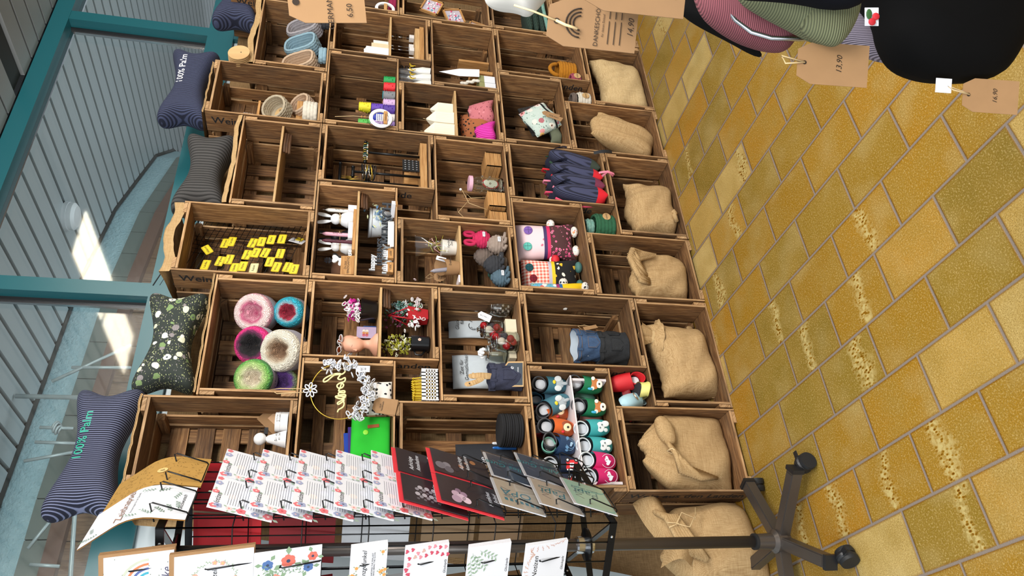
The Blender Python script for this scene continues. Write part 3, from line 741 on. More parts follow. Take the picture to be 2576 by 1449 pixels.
def deco2(mb, f):
    mb.disc((0, 0), .014, P('d9b878'), on_sheet(f, .5, .42), z=.0015); mb.text('JL', .014, on_sheet(f, .5, .42) @ T(0, 0, .002), 'ink')
    for k in range(150):
        M = on_sheet(f, random.uniform(.04, .94), random.uniform(.02, .96)); a = random.uniform(0, 180); mb.box((-.003, -.0003, .001), (.003, .0003, .0012), P('5a4218'), M @ RZ(a))
plain('speckled_kraft', 'a9823f', .8, var=.15, scale=60)
curled(COLA[0] - .0, 1.868, .27, .165, 'white_paper', 'long curled white card lettered Zeitkapsel with green leaves, top of the rack', 'time_capsule_card', deco1)
curled(COLA[1] + .003, 1.862, .27, .165, 'speckled_kraft', 'long curled speckled kraft envelope with round sticker behind the Zeitkapsel card', 'kraft_envelope', deco2)
for s0 in COLA: pocket(ro + nA * RA + tA * s0, nA, tA, 1.865, .11, .09, .05); 
# panel B: stacks of cards in kraft envelopes and small pads; their left halves run out of the photo
def stackcards(z, w_, h_, s0, n, mats, label, name, deco, group, step=.0035, envelope=None, lean=12):
    short = {'1.885': 'a rainbow', '1.7': 'a flower wreath', '1.535': 'poppies and cornflowers', '1.37': 'Glanzgefunkel lettering', '1.21': 'a heart border', '1.042': 'green leaf twigs', '0.882': 'an orange leaf border'}[str(z)]
    for k in range(n):
        M = leanframe(nB, tB, s0, z, w_, h_, lean, .012 + step * k + .006)
        mb = MB(mats); slab(mb, w_, h_, .0028, mats, M)
        if envelope: slab(mb, w_ + .0, h_ + .014, .0012, envelope, M @ T(.008, .004, -.0032))
        mb.box((w_ / 2, -h_ / 2, -.003), (w_ / 2 + .0003, h_ / 2, 0), mats, M)
        if k == n - 1: deco(mb, M)
        tag(mb.build(name), label if k == n - 1 else 'card %s behind the front one with %s' % (['directly', 'second', 'third', 'fourth', 'fifth'][n - 2 - k], group.split(' in ')[0].replace('facing the viewer', '') + ' pattern' if 0 else short), 'card', group)
def d_rainbow(mb, M):
    for k, c in enumerate(('b9bfae', 'd07a50', '4f629b', '3fa0b8')):
        r = .062 - k * .012; pts = [(r * cos(a * pi / 14), r * sin(a * pi / 14)) for a in range(15)]; r2 = r - .006; pts += [(r2 * cos(a * pi / 14), r2 * sin(a * pi / 14)) for a in range(14, -1, -1)]
        mb.poly(pts, P(c), M @ T(0, -.02, .0006))
    mb.text('dicke', .03, M @ T(0, -.06, .0006), P('4a4560'), .3)
    for k in range(26): mb.disc((random.uniform(-.07, .07), random.uniform(-.08, .085)), .0012, P('55603f'), M, 6, z=.0005)
def d_wreath(mb, M):
    for k in range(16):
        a = 360 * k / 16; x, y = .048 * cos(rad(a)), .048 * sin(rad(a)); leafy(mb, M, x, y, a + 80, .022, 5, P('8aa37c')); 
        if k % 3 == 0: blossom(mb, M, x, y, .006, P('e7a08f'), P('d9c15a'))
    mb.text('Hochzeit', .018, M @ T(0, 0, .0008), 'ink', .3)
def d_poppy(mb, M):
    for (x, y, r, c) in ((.04, .05, .013, '4c6ca3'), (-.01, .07, .012, '4c6ca3'), (.045, .0, .017, 'cf6a5c'), (0, .03, .012, 'd98575'), (.02, -.05, .012, '4c6ca3'), (.05, -.06, .012, 'cf6a5c')): blossom(mb, M, x, y, r, P(c), P('33405e'), 6, leaf=P('7f9a7c'))
    for k in range(6): leafy(mb, M, .01 * k, -.04 + .02 * k, 40 + 30 * k, .04, 6, P('7f9a7c'))
def d_glanz(mb, M):
    mb.text('Glanzgefunkel', .017, M @ T(-.004, .012, .0008), 'ink', .3); mb.text('SOMETIMES THE SMALLEST\nTHINGS BRING THE GLOW', .006, M @ T(0, -.012, .0008), 'ink')
    for k in range(10): blossom(mb, M, random.uniform(-.04, .04), random.choice((1, -1)) * random.uniform(.03, .045), .0045, P('e2a04f'), P('c97a6a'), leaf=P('9aa58a'))
def heart(mb, M, x, y, r, c, a=0):
    pts = [(16 * sin(t_) ** 3 / 16 * r, (13 * cos(t_) - 5 * cos(2 * t_) - 2 * cos(3 * t_) - cos(4 * t_)) / 16 * r) for t_ in [2 * pi * k / 18 for k in range(18)]]
    mb.poly(pts, c, M @ T(x, y, .0007) @ RZ(a))
def d_hearts(mb, M):
    for k in range(16): heart(mb, M, .06 - .016 * (k % 2) + random.uniform(-.01, .004), .055 - .0075 * k, .006, P(random.choice(('c24a62', 'd58a97', 'c9a39a'))), random.uniform(-30, 30))
    for k in range(6): heart(mb, M, .02 - .014 * k, .048 + .006 * (k % 2), .007, P(random.choice(('c24a62', 'd58a97', 'c9a39a'))), 20 * k)
    mb.text('Glückspilz', .010, M @ T(0, -.052, .0007), 'ink', .3)
def d_leaves(mb, M):
    for (x, y, a) in ((.05, .05, 200), (.055, .03, 240), (.045, .045, 220), (.03, .055, 190)): leafy(mb, M, x, y, a, .06, 9, P('8fa991'))
    mb.text('Glückspilz', .010, M @ T(0, -.052, .0007), 'ink', .3)
def d_orange(mb, M):
    for k in range(14): leafy(mb, M, .06 - .009 * k, .05, 200 + 30 * k, .016, 3, P('cf8f66'))
    for k in range(8): leafy(mb, M, .062, .04 - .012 * k, 150 + 25 * k, .016, 3, P('c98a70'))
    mb.text('Notizen', .02, M @ T(.0, .03, .0007), 'ink', .3); mb.text('Glückspilz', .010, M @ T(0, -.052, .0007), 'ink', .3)
S_ = .073
stackcards(1.885, .150, .152, S_ - .01, 4, 'white_paper', 'white speckled card with rainbow print, highest stack facing the viewer', 'greeting_card', d_rainbow, 'kraft-backed cards facing the viewer', .004, 'kraft')
stackcards(1.70, .150, .182, S_ - .01, 3, 'white_paper', 'white card with flower wreath print in kraft envelope, second stack down', 'greeting_card', d_wreath, 'kraft-backed cards facing the viewer', .004, 'kraft')
stackcards(1.535, .150, .165, S_ - .01, 2, 'white_paper', 'white card with poppies and cornflowers, third stack down', 'greeting_card', d_poppy, 'white flower print cards facing the viewer')
stackcards(1.370, .110, .095, S_ + .02, 6, 'white_paper', 'small white card lettered Glanzgefunkel with tiny blossoms', 'gift_card', d_glanz, 'small gift cards in one pocket')
stackcards(1.210, .135, .118, S_ + .005, 5, 'white_paper', 'white pad with pink heart border', 'notepad', d_hearts, 'heart bordered pads in one pocket')
stackcards(1.042, .135, .12, S_ + .005, 5, 'white_paper', 'white pad with green leaf twigs in the corner', 'notepad', d_leaves, 'leaf bordered pads in one pocket')
stackcards(.882, .135, .125, S_ + .005, 4, 'white_paper', 'white pad with orange leaf border, lowest on the rack', 'notepad', d_orange, 'orange leaf pads in one pocket')
for z, h in ((1.885, .1), (1.70, .11), (1.535, .1), (1.370, .07), (1.21, .08), (1.042, .08), (.882, .08)): pocket(ro + nB * RA + tB * (S_ - .016), nB, tB, z, .08, h, .05)
# goods in the far side pockets, seen from behind through the wires
def backcard(n_, t_, s0, z, w_, h_, mat, label, deco=None, off=.012, cat='envelope', name='envelope', group=None, lean=8):
    M = leanframe(n_, t_, s0, z, w_, h_, lean, off); M = M @ RY(180)
    mb = MB(mat); slab(mb, w_, h_, .006, mat, M @ T(0, 0, .003))
    if deco: deco(mb, M @ T(0, 0, .004), w_, h_)
    tag(mb.build(name), label, cat, group)
def dv(mb, M, w_, h_): mb.poly([(-w_ / 2, -h_ / 2), (w_ / 2, -h_ / 2), (w_ * .1, .0), (-w_ * .1, .0)], P('8e1219'), M @ T(0, 0, .0004))
def dflap(mb, M, w_, h_): mb.poly([(-w_ / 2, h_ / 2), (-w_ * .08, -h_ * .18), (w_ * .08, -h_ * .18), (w_ / 2, h_ / 2)], P('a5151e'), M @ T(0, 0, .0006))
def dtxt(mb, M, w_, h_): mb.text('GREETING CARDS\nmade in Germany\n100 % Papier', .011, M @ T(0, -.01, .0006), P('3a060a')); mb.box((w_ / 2 - .03, -h_ * .4, .0006), (w_ / 2 - .01, h_ * .1, .0008), 'white_paper', M)
def dcan(mb, M, w_, h_): mb.text('campus', .016, M @ T(0, .0, .0006), P('1c3b66')); mb.disc((-.03, .03), .012, P('2d7a9e'), M, z=.0006); [mb.box((.03 + .002 * k, -.07, .0006), (.031 + .002 * k, -.055, .0007), 'ink', M) for k in range(9)]
def dkr(mb, M, w_, h_): mb.poly([(-w_ / 2, h_ / 2), (0, -h_ * .1), (w_ / 2, h_ / 2)], 'kraft', M @ T(0, 0, .0006))
for (n2, t2, nm2) in ((-nA, tA, 'left'), (-nB, tB, 'far')):
    for s0 in ((-.085, .085) if nm2 == 'far' else (.09, -.09)):
        side = 'inner' if s0 > 0 else 'outer'
        backcard(n2, t2, s0, 1.72, .16, .20, P('b3151f'), 'bright red envelope with pointed flap behind the wires, rack %s side, %s one' % (nm2, side), dflap, group='red envelopes behind the wires')
        backcard(n2, t2, s0, 1.50, .16, .20, P('7d1018'), 'dark red printed envelope pack behind the wires, rack %s side, %s one' % (nm2, side), dtxt, group='red envelopes behind the wires')
        backcard(n2, t2, s0, 1.27, .155, .21, P('c3c8cd', .4), 'pale grey writing pad marked campus, rack %s side, %s one' % (nm2, side), dcan, name='writing_pad', cat='notepad', group='grey pads behind the wires')
        backcard(n2, t2, s0, 1.06, .15, .17, P('8a7152'), 'brown kraft envelope in film, upper one on rack %s side, %s place' % (nm2, side), dkr, group='brown kraft envelopes behind the wires')
        backcard(n2, t2, s0, .90, .15, .14, P('84694a'), 'brown kraft envelope in film, lower one on rack %s side, %s place' % (nm2, side), dkr, group='brown kraft envelopes behind the wires')
# ================================================================ builders for the goods
def pillow(mb, w, h, th, mat=None, nu=16, nv=16, p=2.5, warp=None, matfn=None, M=None, back=1.0, e=.5, off=0):
    for sg in (-1, 1):
        vs = []
        for j in range(nv + 1):
            for i in range(nu + 1):
                u_ = sin(pi / 2 * (2 * i / nu - 1)); v_ = sin(pi / 2 * (2 * j / nv - 1))
                t_ = th * (max(0, 1 - abs(u_) ** p) * max(0, 1 - abs(v_) ** p)) ** e
                q = (u_ * w / 2, sg * t_ * (back if sg > 0 else 1) + off, v_ * h / 2)
                if warp: q = warp(q, u_, v_)
                vs.append(q)
        groups = {}
        for j in range(nv):
            for i in range(nu):
                a = j * (nu + 1) + i; f = (a, a + 1, a + nu + 2, a + nu + 1)
                if sg > 0: f = f[::-1]
                m_ = matfn((i + .5) / nu * 2 - 1, (j + .5) / nv * 2 - 1) if matfn else mat
                groups.setdefault(m_, []).append(f)
        for m_, fs in groups.items():
            used = sorted({k for f in fs for k in f}); ix = {k: n for n, k in enumerate(used)}
            mb.add([vs[k] for k in used], [tuple(ix[k] for k in f) for f in fs], m_, M, smooth=True)
    return mb
def crochet(mb, rf, h, rows, cols, mat, M=None, th=.010, amp=.0035, floor_=True, flat=.5):
    """thick crochet wall: rows of stitches as real bulges; rf(angle, f) -> (x, y)"""
    nz = rows * 4; na = cols * 4
    for side in (1, 0):
        vs = []
        for j in range(nz + 1):
            f = j / nz
            for k in range(na):
                a = 2 * pi * k / na; x, y = rf(a, f); L_ = sqrt(x * x + y * y) or 1
                st = abs(sin(pi * rows * f)) * .7 + .6 * abs(sin(cols * a / 2 + (pi / 2) * (int(rows * f - 1e-6) % 2)))
                r = (L_ + amp * st * 1.3) if side else (L_ - th + amp * (1 - st) * .8)
                vs.append((x / L_ * r, y / L_ * r, f * h))
        fs = [(j * na + k, j * na + (k + 1) % na, (j + 1) * na + (k + 1) % na, (j + 1) * na + k) for j in range(nz) for k in range(na)]
        if not side: fs = [f[::-1] for f in fs]
        mb.add(vs, fs, mat, M, smooth=True)
    n = cols * 3; top = []
    for k in range(n):
        a = 2 * pi * k / n; x, y = rf(a, 1); L_ = sqrt(x * x + y * y); r = L_ - th / 2; top.append((x / L_ * r, y / L_ * r, h + .001 + .0015 * abs(sin(cols * a / 2))))
    mb.tube(top, th * .62, 7, mat, M, closed=True)
    if floor_: mb.add([(rf(2 * pi * k / 24, 0)[0] * .95, rf(2 * pi * k / 24, 0)[1] * .95, .004) for k in range(24)], [tuple(range(24))], mat, M)
def oval(a_, b_, p_=2.0): return lambda t_, f: ((a_ * abs(cos(t_)) ** (2 / p_) * (1 if cos(t_) >= 0 else -1)) * (1 + .06 * (f - .5)), (b_ * abs(sin(t_)) ** (2 / p_) * (1 if sin(t_) >= 0 else -1)) * (1 + .06 * (f - .5)))
for nm, c, c2 in (('yarn_mustard', 'c8861c', 'b87412'), ('yarn_rose', 'b5566a', 'a04558'), ('yarn_grey', 'b3afb4', '9d9aa2'), ('yarn_blue', '9dbccb', '85a8bb'), ('yarn_sand', 'd8bfa5', 'c9ad92'), ('yarn_cream', 'e6e0d2', 'd6cfc0'), ('yarn_beige', 'cbbfa8', 'b5a88f'), ('yarn_green', '2f6b4a', '265a3e'), ('yarn_mint', '9cc3b4', '4f8d84'), ('yarn_pink', 'd92f63', 'c02253'), ('yarn_taupe', 'ab9a90', '978679'), ('yarn_char', '3a3c42', '2c2e33'), ('yarn_slate', '5b7383', '4a6271'), ('yarn_mud', '7d6f66', '6a5d55'), ('yarn_speck', 'c9cdb5', '9ba98c'), ('yarn_berry', 'b02a5c', '8c1c46'), ('yarn_brown', '6a5a4c', '574839'), ('yarn_teal', '315a4e', '24483e')):
    t = NT(nm); co = t.coord(); n1 = t.noise(co, 90, 2); t.fin(t.mix(n1, hx(c2), hx(c)), .92); t.bump(t.wave(t.mapping(co, (1, 1, 1), (.5, .6, .3)), 180, 'X', 6, 3), .6, .002)
def tagdisc(parent, M, r=.016, mat='pale_wood', txt='', name='wooden_tag'):
    mb = MB(mat); mb.poly([(r * cos(2 * pi * k / 20), r * sin(2 * pi * k / 20)) for k in range(20)], mat, M, .0025)
    if txt: mb.text(txt, r * .6, M @ T(0, 0, .0004), 'ink')
    return mb.build(name, parent)
def basket(px, py, Y, zf, rf, h, rows, cols, mat, label, group=None, rot=None, tilt=(0, 0, 0), tagtxt=None, name='crochet_basket', cat='basket', tx=0, ry=None, pos=None):
    p = at(px, py, 1, Y) if pos is None else Vector(pos); M = T(p.x, Y if pos is None else p.y, zf) @ RZ(tilt[2]) @ RX(tilt[0]) @ RY(tilt[1])
    t_ = thing(name, label, cat, M, group); mb = MB(mat); crochet(mb, rf, h, rows, cols, mat); mb.build('basket_wall', t_)
    if tagtxt is not None:
        y_ = rf(-pi / 2, .6)[1] if ry is None else ry
        tagdisc(t_, T(tx, y_ - .006, h * .5) @ RX(90), .019, 'pale_wood', tagtxt)
    return t_
def ztop(z): return z
# ---------------------------------------------------------------- burlap sacks
def sack(M, w, h, th, label, mat='burlap', neck=None, lump=.1, seed=0, ears=True, name='burlap_sack', sag=.12):
    rr = random.Random(seed); ph = [rr.uniform(0, 6) for _ in range(6)]
    def wp(q, u_, v_):
        x, y, z = q; f = (v_ + 1) / 2
        if neck == 'top': k = 1 - .62 * max(0, (f - .72) / .28) ** 1.3
        else: k = 1
        x *= k * (1 + .05 * sin(3 * f + ph[0])); x += .035 * w * sin(2.2 * f + ph[1])
        y *= (1 + lump * sin(5 * u_ + ph[2] + 4 * f)) * (1.18 - .45 * f)
        y += .004 * sin(22 * u_ + 5 * f + ph[3]) * (.2 + f * f) + .003 * sin(16 * f + 6 * u_ + ph[4])
        z += -sag * h * .3 * (1 - f) * (1 - u_ * u_) * .4 + .012 * sin(4 * u_ + ph[5]) * f
        return (x, y, z + h / 2)
    t_ = thing(name, label, 'sack', M); mb = MB(mat); pillow(mb, w, h, th, mat, 34, 34, 3.2, wp); 
    # seam piping along both sides
    b_ = mb.build('sack_body', t_)
    if ears:
        e_ = MB(mat)
        for sx in (-1, 1): e_.ball((sx * w * .49, 0, .012), (.012, .008, .016), mat)
        e_.build('sack_corner', t_)
    return t_
def ruffle(parent, M, r, h, mat='burlap', n=5, flare=1.15, seed=1, open_=True, name='sack_neck'):
    """gathered mouth of a sack: narrow waist, wavy flaring rim"""
    rr = random.Random(seed); p1, p2 = rr.uniform(0, 6), rr.uniform(0, 6)
    def f(u_, v_):
        a = 2 * pi * u_; k = .50 + .5 * (v_ - .32) * flare if v_ > .32 else .50 + .9 * ((.32 - v_) / .32) ** 1.6
        wv = 1 + (.05 + .10 * v_) * sin(n * a + p1) + .05 * sin((2 * n + 1) * a + p2)
        return (r * k * wv * cos(a) * 1.15, r * k * wv * .7 * sin(a), h * v_ + .16 * h * v_ * v_ * sin(2 * a + p2))
    mb = MB(mat); mb.sheet(f, 60, 14); mb.sheet(lambda a, b: (Vector(f(1 - a, b)) * .96), 60, 14)
    o = mb.build(name, parent)
    s_ = MB('string')
    for dz in (0, .004, .008): s_.tube([Vector(f(k / 20, .32)) * 1.04 + Vector((0, 0, dz - .004)) for k in range(20)], .002, 5, closed=True)
    for v_ in s_.v: pass
    so = s_.build('tie_string', parent)
    for ob in (o, so): ob.data.transform(M)
    return o
Zf = lambda j, k: {'v': j * WZ + .028, 'h': j * WZ + .012, 'h2': j * WZ + CL + .012, 'v2': j * WZ + SZ + .028}[k]
# bottom row sacks
s1 = sack(T(.17, .10, .035) @ RY(4) @ RX(8), .30, .36, .075, 'burlap sack with drooping tied mouth, in the bottom corner crate by the casters', neck='top', seed=3)
mb = MB('burlap')
for k in range(9): mb.tube([(-.045 + .006 * k, -.075 - .004 * (k % 2), .275 + .004 * k), (-.095 + .004 * k, -.095 - .003 * (k % 3), .245 + .005 * k), (-.135 + .002 * k, -.085, .185 + .010 * k), (-.12 + .003 * k, -.07, .10 + .012 * k)], [.008, .010, .012, .007], 7)
mb.infl(smooth_out([(-.05, -.02), (.02, -.035), (.07, -.01), (.06, .03), (.0, .04), (-.05, .02)]), .03, None, T(.03, -.075, .295) @ RY(-20)); mb.build('sack_neck', s1)
MB('string').tube([(-.055, -.06, .25), (-.06, -.10, .265), (-.045, -.105, .30), (-.04, -.07, .30)], .003, 6, closed=True).build('tie_string', s1)
s2 = sack(T(.60, .10, .016) @ RY(-6) @ RX(8), .33, .235, .10, 'large full burlap sack with gathered knotted top, in the crate under the red baby shoes', seed=5)
s2.location = (.60, .11, .016)
ruffle(s2, T(.10, -.02, .205) @ RY(12), .052, .095, seed=8, n=4)
s3 = sack(T(.985, .10, .035) @ RY(3) @ RX(10), .235, .26, .085, 'burlap sack with thick twisted cloth bow on top', seed=9)
mb = MB('burlap')
for k in range(10): mb.tube([(-.085 + .008 * k, -.055 - .005 * (k % 3), .215 + .003 * k), (-.095 + .013 * k, -.075 - .006 * (k % 2), .275 + .006 * sin(k)), (-.05 + .012 * k, -.080, .315 - .005 * abs(k - 5)), (.0 + .008 * k, -.06, .30 - .008 * k), (.02 + .004 * k, -.085, .25 - .008 * k)], [.008, .011, .013, .011, .008], 7)
mb.build('cloth_bow', s3)
s4 = sack(T(1.40, .11, .016) @ RX(8), .30, .215, .10, 'plump squat burlap sack beside the green crochet basket', seed=12, sag=.3)
MB('burlap').tube([(-.12, -.09, .03), (-.10, -.11, .05), (-.085, -.10, .035), (-.07, -.105, .05)], .012, 8).build('sack_neck', s4)
s5 = sack(T(1.80, .09, .035) @ RY(20) @ RX(8), .17, .33, .07, 'narrow burlap sack leaning over the crate edge, next to the backpacks', seed=14)
s6 = sack(T(2.24, .10, .016) @ RX(6) @ RY(-5), .40, .235, .095, 'tall pale burlap sack tied at the neck, nearest the hanging kraft tags', 'burlap_pale', seed=17)
ruffle(s6, T(.02, .10, .25) @ RX(-20), .045, .10, seed=6, n=4)
s7 = sack(T(2.66, .08, .035), .2, .26, .06, 'burlap sack in the far bottom crate behind the kraft tags', seed=19)
# sack on the floor at the left end, with knotted string
s8 = sack(T(-.15, .10, .0) @ RZ(18) @ RX(-4), .30, .36, .095, 'burlap sack on the floor behind the caster stand, mouth knotted with string', 'burlap', neck='top', seed=21, ears=False)
mb = MB('burlap')
mb.sheet(lambda u_, v_: (-.12 + .26 * u_, -.06 - .05 * sin(pi * v_) - .012 * sin(9 * u_), .30 + .11 * v_ - .03 * sin(5 * u_)), 24, 10)
for k in range(6): mb.tube([(.10 - .012 * k, -.085, .395 - .015 * k), (.03, -.13, .36 - .008 * k), (-.04, -.125, .345 - .01 * k), (-.09 - .006 * k, -.09, .30 - .01 * k)], [.012, .012, .010, .014], 8)
mb.build('cloth_fold', s8)
mb = MB('string'); mb.tube([(.0, -.145, .37), (-.01, -.15, .33), (-.02, -.145, .37)], .0025, 6); mb.tube([(-.01, -.15, .34), (.03, -.155, .31), (.0, -.158, .27), (.05, -.15, .25)], .002, 6); mb.tube([(-.01, -.15, .34), (-.03, -.155, .30), (.02, -.158, .26)], .002, 6)
mb.build('tie_string', s8)
# ---------------------------------------------------------------- burlap cloths behind and over the crates
def cloth(f, nu, nv, label, mat='burlap'):
    mb = MB(mat); mb.sheet(f, nu, nv); o = mb.build('burlap_runner'); return tag(o, label, 'cloth')
def over(x0, x1, z, label, seed, front=-.004, bl=0):
    rr = random.Random(seed); a, b = rr.uniform(0, 6), rr.uniform(0, 6)
    def f(u_, v_):
        x = x0 + (x1 - x0) * u_; wv = .005 * sin(11 * u_ + a) + .003 * sin(27 * u_ + b)
        prof = [(-front - .0, -.05 if front > 0 else .002), (-front, .004), (.008, .008 + bl), (.06, .010 + bl * .6), (.20, .012), (.285, .010), (.305, -.05), (.315, -.25)]
        k = v_ * (len(prof) - 1); i = min(int(k), len(prof) - 2); q = k - i
        y = prof[i][0] * (1 - q) + prof[i + 1][0] * q; zz = prof[i][1] * (1 - q) + prof[i + 1][1] * q
        return (x, y + wv * (.5 if y < 0 else .15), z + zz + (abs(wv) * .5 if -.02 < y < .29 else wv) + (bl * .35 * sin(9 * u_ + b) * (1 if -.02 < y < .1 else 0) if bl else 0))
    return cloth(f, 50, 28, label)
zt0, zt1 = 2 * WZ + CL, 2 * WZ + SZ
over(-.012, .338, zt0, 'burlap runner under the front striped pillow on the top left crate', 1, -.012)
over(.348, .845, zt1, 'burlap runner under the floral pillow on top of the yarn crate', 2, -.012)
over(.828, 1.155, zt0, 'burlap runner over the crate of yellow name signs', 3, -.004, .03)
over(1.175, 1.665, zt1, 'burlap runner under the grey corduroy pillow', 4, -.004, .012)
over(1.665, 1.99, zt0, 'burlap runner under the navy pillow with white lettering', 5, -.012)
over(2.01, 2.50, zt1, 'burlap runner on the far crate with oblong baskets', 6, -.004, .02)
# one long burlap length hanging behind all the crates, down to the floor at the left
def fb(u_, v_):
    x = -.32 + 3.6 * u_; return (x, .325 + .016 * sin(40 * u_) + .01 * sin(93 * u_ + 2) * (1 - v_), 1.95 * v_ * (1 if u_ > .06 else (.25 + .75 * (u_ / .06))) + .003)
def fb(u_, v_):
    x = -.16 + 3.5 * u_ - .0 * (1 - v_); lean = max(0, (.05 - u_) / .05)
    ztop_ = 2.12 if u_ > .045 else 1.0 + (u_ / .045) * 1.1
    z = ztop_ * v_; return (x - .14 * lean * (1 - v_) ** 2, .318 + .012 * sin(46 * u_) + .03 * lean * sin(7 * v_) + .006 * sin(11 * v_), z + .004)
cloth(fb, 160, 24, 'long brown burlap length hanging behind the crates down to the floor', 'burlap_dark')
def spill(u_, v_):
    x = 1.07 + .02 * u_
    return (.845 + .03 * sin(6 * v_) * u_ + .02 * u_, -.012 - .03 * sin(pi * u_) + .0 * v_, 2.0 + .12 * v_)
def fpatch(u_, v_): return (2.40 + .16 * u_, -.02 - .02 * sin(8 * v_) * u_, 2.02 + .17 * v_ - .05 * u_)
# ---------------------------------------------------------------- neck pillows on top
def bone(M, L_, H_, TH_, mat, label, txt=None, tcol='white_paper', tpos=(0, 0), tside=None):
    def wp(q, u_, v_):
        x, y, z = q; wz = 1 - .46 * cos(pi * u_ / 2 * .98) ** 1.6; wx = 1 - .20 * cos(pi * v_ / 2) ** 2
        cr = 1 - .13 * abs(u_) ** 3 * abs(v_) ** 3
        return (x * wx * cr, y * (1 - .28 * cos(pi * u_ / 2) ** 2), z * wz * cr + H_ / 2)
    t_ = thing('neck_pillow', label, 'pillow', M, 'bone-shaped neck pillows on top of the crates'); mb = MB(mat); pillow(mb, L_, H_, TH_, mat, 44, 30, 4.5, wp, e=.42); b_ = mb.build('pillow_cover', t_)
    if txt:
        mb = MB(tcol); v, f = text_mesh(txt, 0, .01)
        def put_(p):
            x = p.x * tpos[2] + tpos[0]; z = p.y * tpos[2] + tpos[1]; u_ = x / (L_ / 2); v_ = (z - H_ / 2) / (H_ / 2)
            w2 = 1 - .46 * cos(pi * u_ / 2 * .98) ** 1.6; vv = v_ / w2; th_ = TH_ * (max(0, 1 - abs(u_) ** 4.5) * max(0, 1 - abs(vv) ** 4.5)) ** .42 * (1 - .28 * cos(pi * u_ / 2) ** 2)
            return (x, -th_ - .0025, z)
        mb.add([put_(p) for p in v], f, tcol, smooth=False); mb.build('lettering', t_)
    return t_
stripes('navy_stripe', '14192f', '3c4462', 900, 'X', .5, .004)
stripes('navy_stripe_bold', '12162b', '767d9c', 850, 'X', .78, .006)
stripes('grey_cord', '1f1f1f', '454444', 420, 'X', .32, .01)
stripes('blue_cord', '171a2e', '3b3f5c', 1100, 'X', .42, .01)
floral('floral_dark', '2b332f', ['2b332f', 'a9b07a', '2b332f', '8a8385', 'c6cf93', '2b332f'], ['efeee2', '8d8688', 'e6e7c8', '7f9a64'], '4b5560', 34, 125)
zp = .014
bone(T(.185, .13, zt0 + zp) @ RX(-6) @ RZ(6), .50, .245, .082, 'navy_stripe_bold', 'navy pillow with bold white pinstripes and green lettering on the top left crate', '100% Palm', P('2e9c85'), (.03, .155, .040))
bone(T(.60, .12, zt1 + zp) @ RX(-5) @ RZ(-2), .43, .235, .08, 'floral_dark', 'dark green pillow with pale leaf and blossom print above the yarn crate')
bone(T(1.42, .13, zt1 + zp) @ RX(-4) @ RZ(3), .48, .235, .085, 'grey_cord', 'dark grey corduroy pillow, between the floral and the lettered navy one')
bone(T(1.93, .13, zt0 + zp - .02) @ RX(-3), .50, .235, .085, 'navy_stripe', 'navy fine-striped pillow with white lettering 100% Palm', '100% Palm', 'white_paper', (.06, .15, .040))
bone(T(2.62, .13, zt1 + zp) @ RX(-3), .46, .245, .085, 'navy_stripe', 'navy fine-striped pillow at the photo edge, farthest along the row')
# ================================================================ block 0 goods
def yarn_mat(name, stops):
    t = NT(name); co = t.coord(); s = t.sep(co)
    r = t.math('SQRT', t.math('ADD', t.math('MULTIPLY', s[0], s[0]), t.math('MULTIPLY', s[1], s[1])))
    n = t.noise(t.mapping(co, (1, 1, 1)), 45, 3); r2 = t.math('ADD', r, t.math('MULTIPLY', t.math('SUBTRACT', n, .5), .022))
    c = t.ramp(t.math('DIVIDE', r2, .1), [(a, hx(b)) for a, b in stops])
    r3 = t.math('ADD', r2, t.math('MULTIPLY', t.math('SUBTRACT', t.noise(co, 22, 2), .5), .03)); w_ = t.math('SINE', t.math('MULTIPLY', t.math('ADD', r3, t.math('MULTIPLY', s[2], .7)), 1150))
    c = t.mix(t.ramp(w_, [(0, (.5,) * 3), (.6, (0,) * 3)]), c, t.mix(.75, c, (.02, .012, .012)))
    t.fin(c, .9); t.bump(w_, .5, .003)
ym = {'pink': [(0, 'b3406a'), (.25, 'e0a0b2'), (.36, 'c95f86'), (.5, 'f0d3d2'), (.66, 'f3dcd9'), (.76, 'd98aa4'), (.9, 'eec3cd')],
      'berry': [(0, '8f1f3a'), (.30, 'a82440'), (.36, '8fb7c4'), (.45, '1f9cb4'), (.58, '2aa7bd'), (.68, 'e8dfae'), (.8, 'f0e2a6')],
      'magenta': [(0, '0d0d10'), (.38, '17151b'), (.5, '6a2550'), (.60, 'e22f80'), (.85, 'f0308a')],
      'cream': [(0, '6e5038'), (.25, '94755a'), (.4, 'c2b098'), (.5, 'dfd9c8'), (.85, 'ece8da')],
      'green': [(0, 'c5b49c'), (.25, 'e2d8c0'), (.42, 'b9cf8c'), (.6, '6fae4e'), (.75, '1d7a52'), (.85, 'd7e7c0')],
      'violet': [(0, '3b1d5c'), (.4, '54307c'), (.6, '7d9a4a'), (.8, 'dfe4c0')]}
for k, v in ym.items(): yarn_mat('yarn_cake_' + k, v)
plain('label_grey', 'aaa8b4', .6)
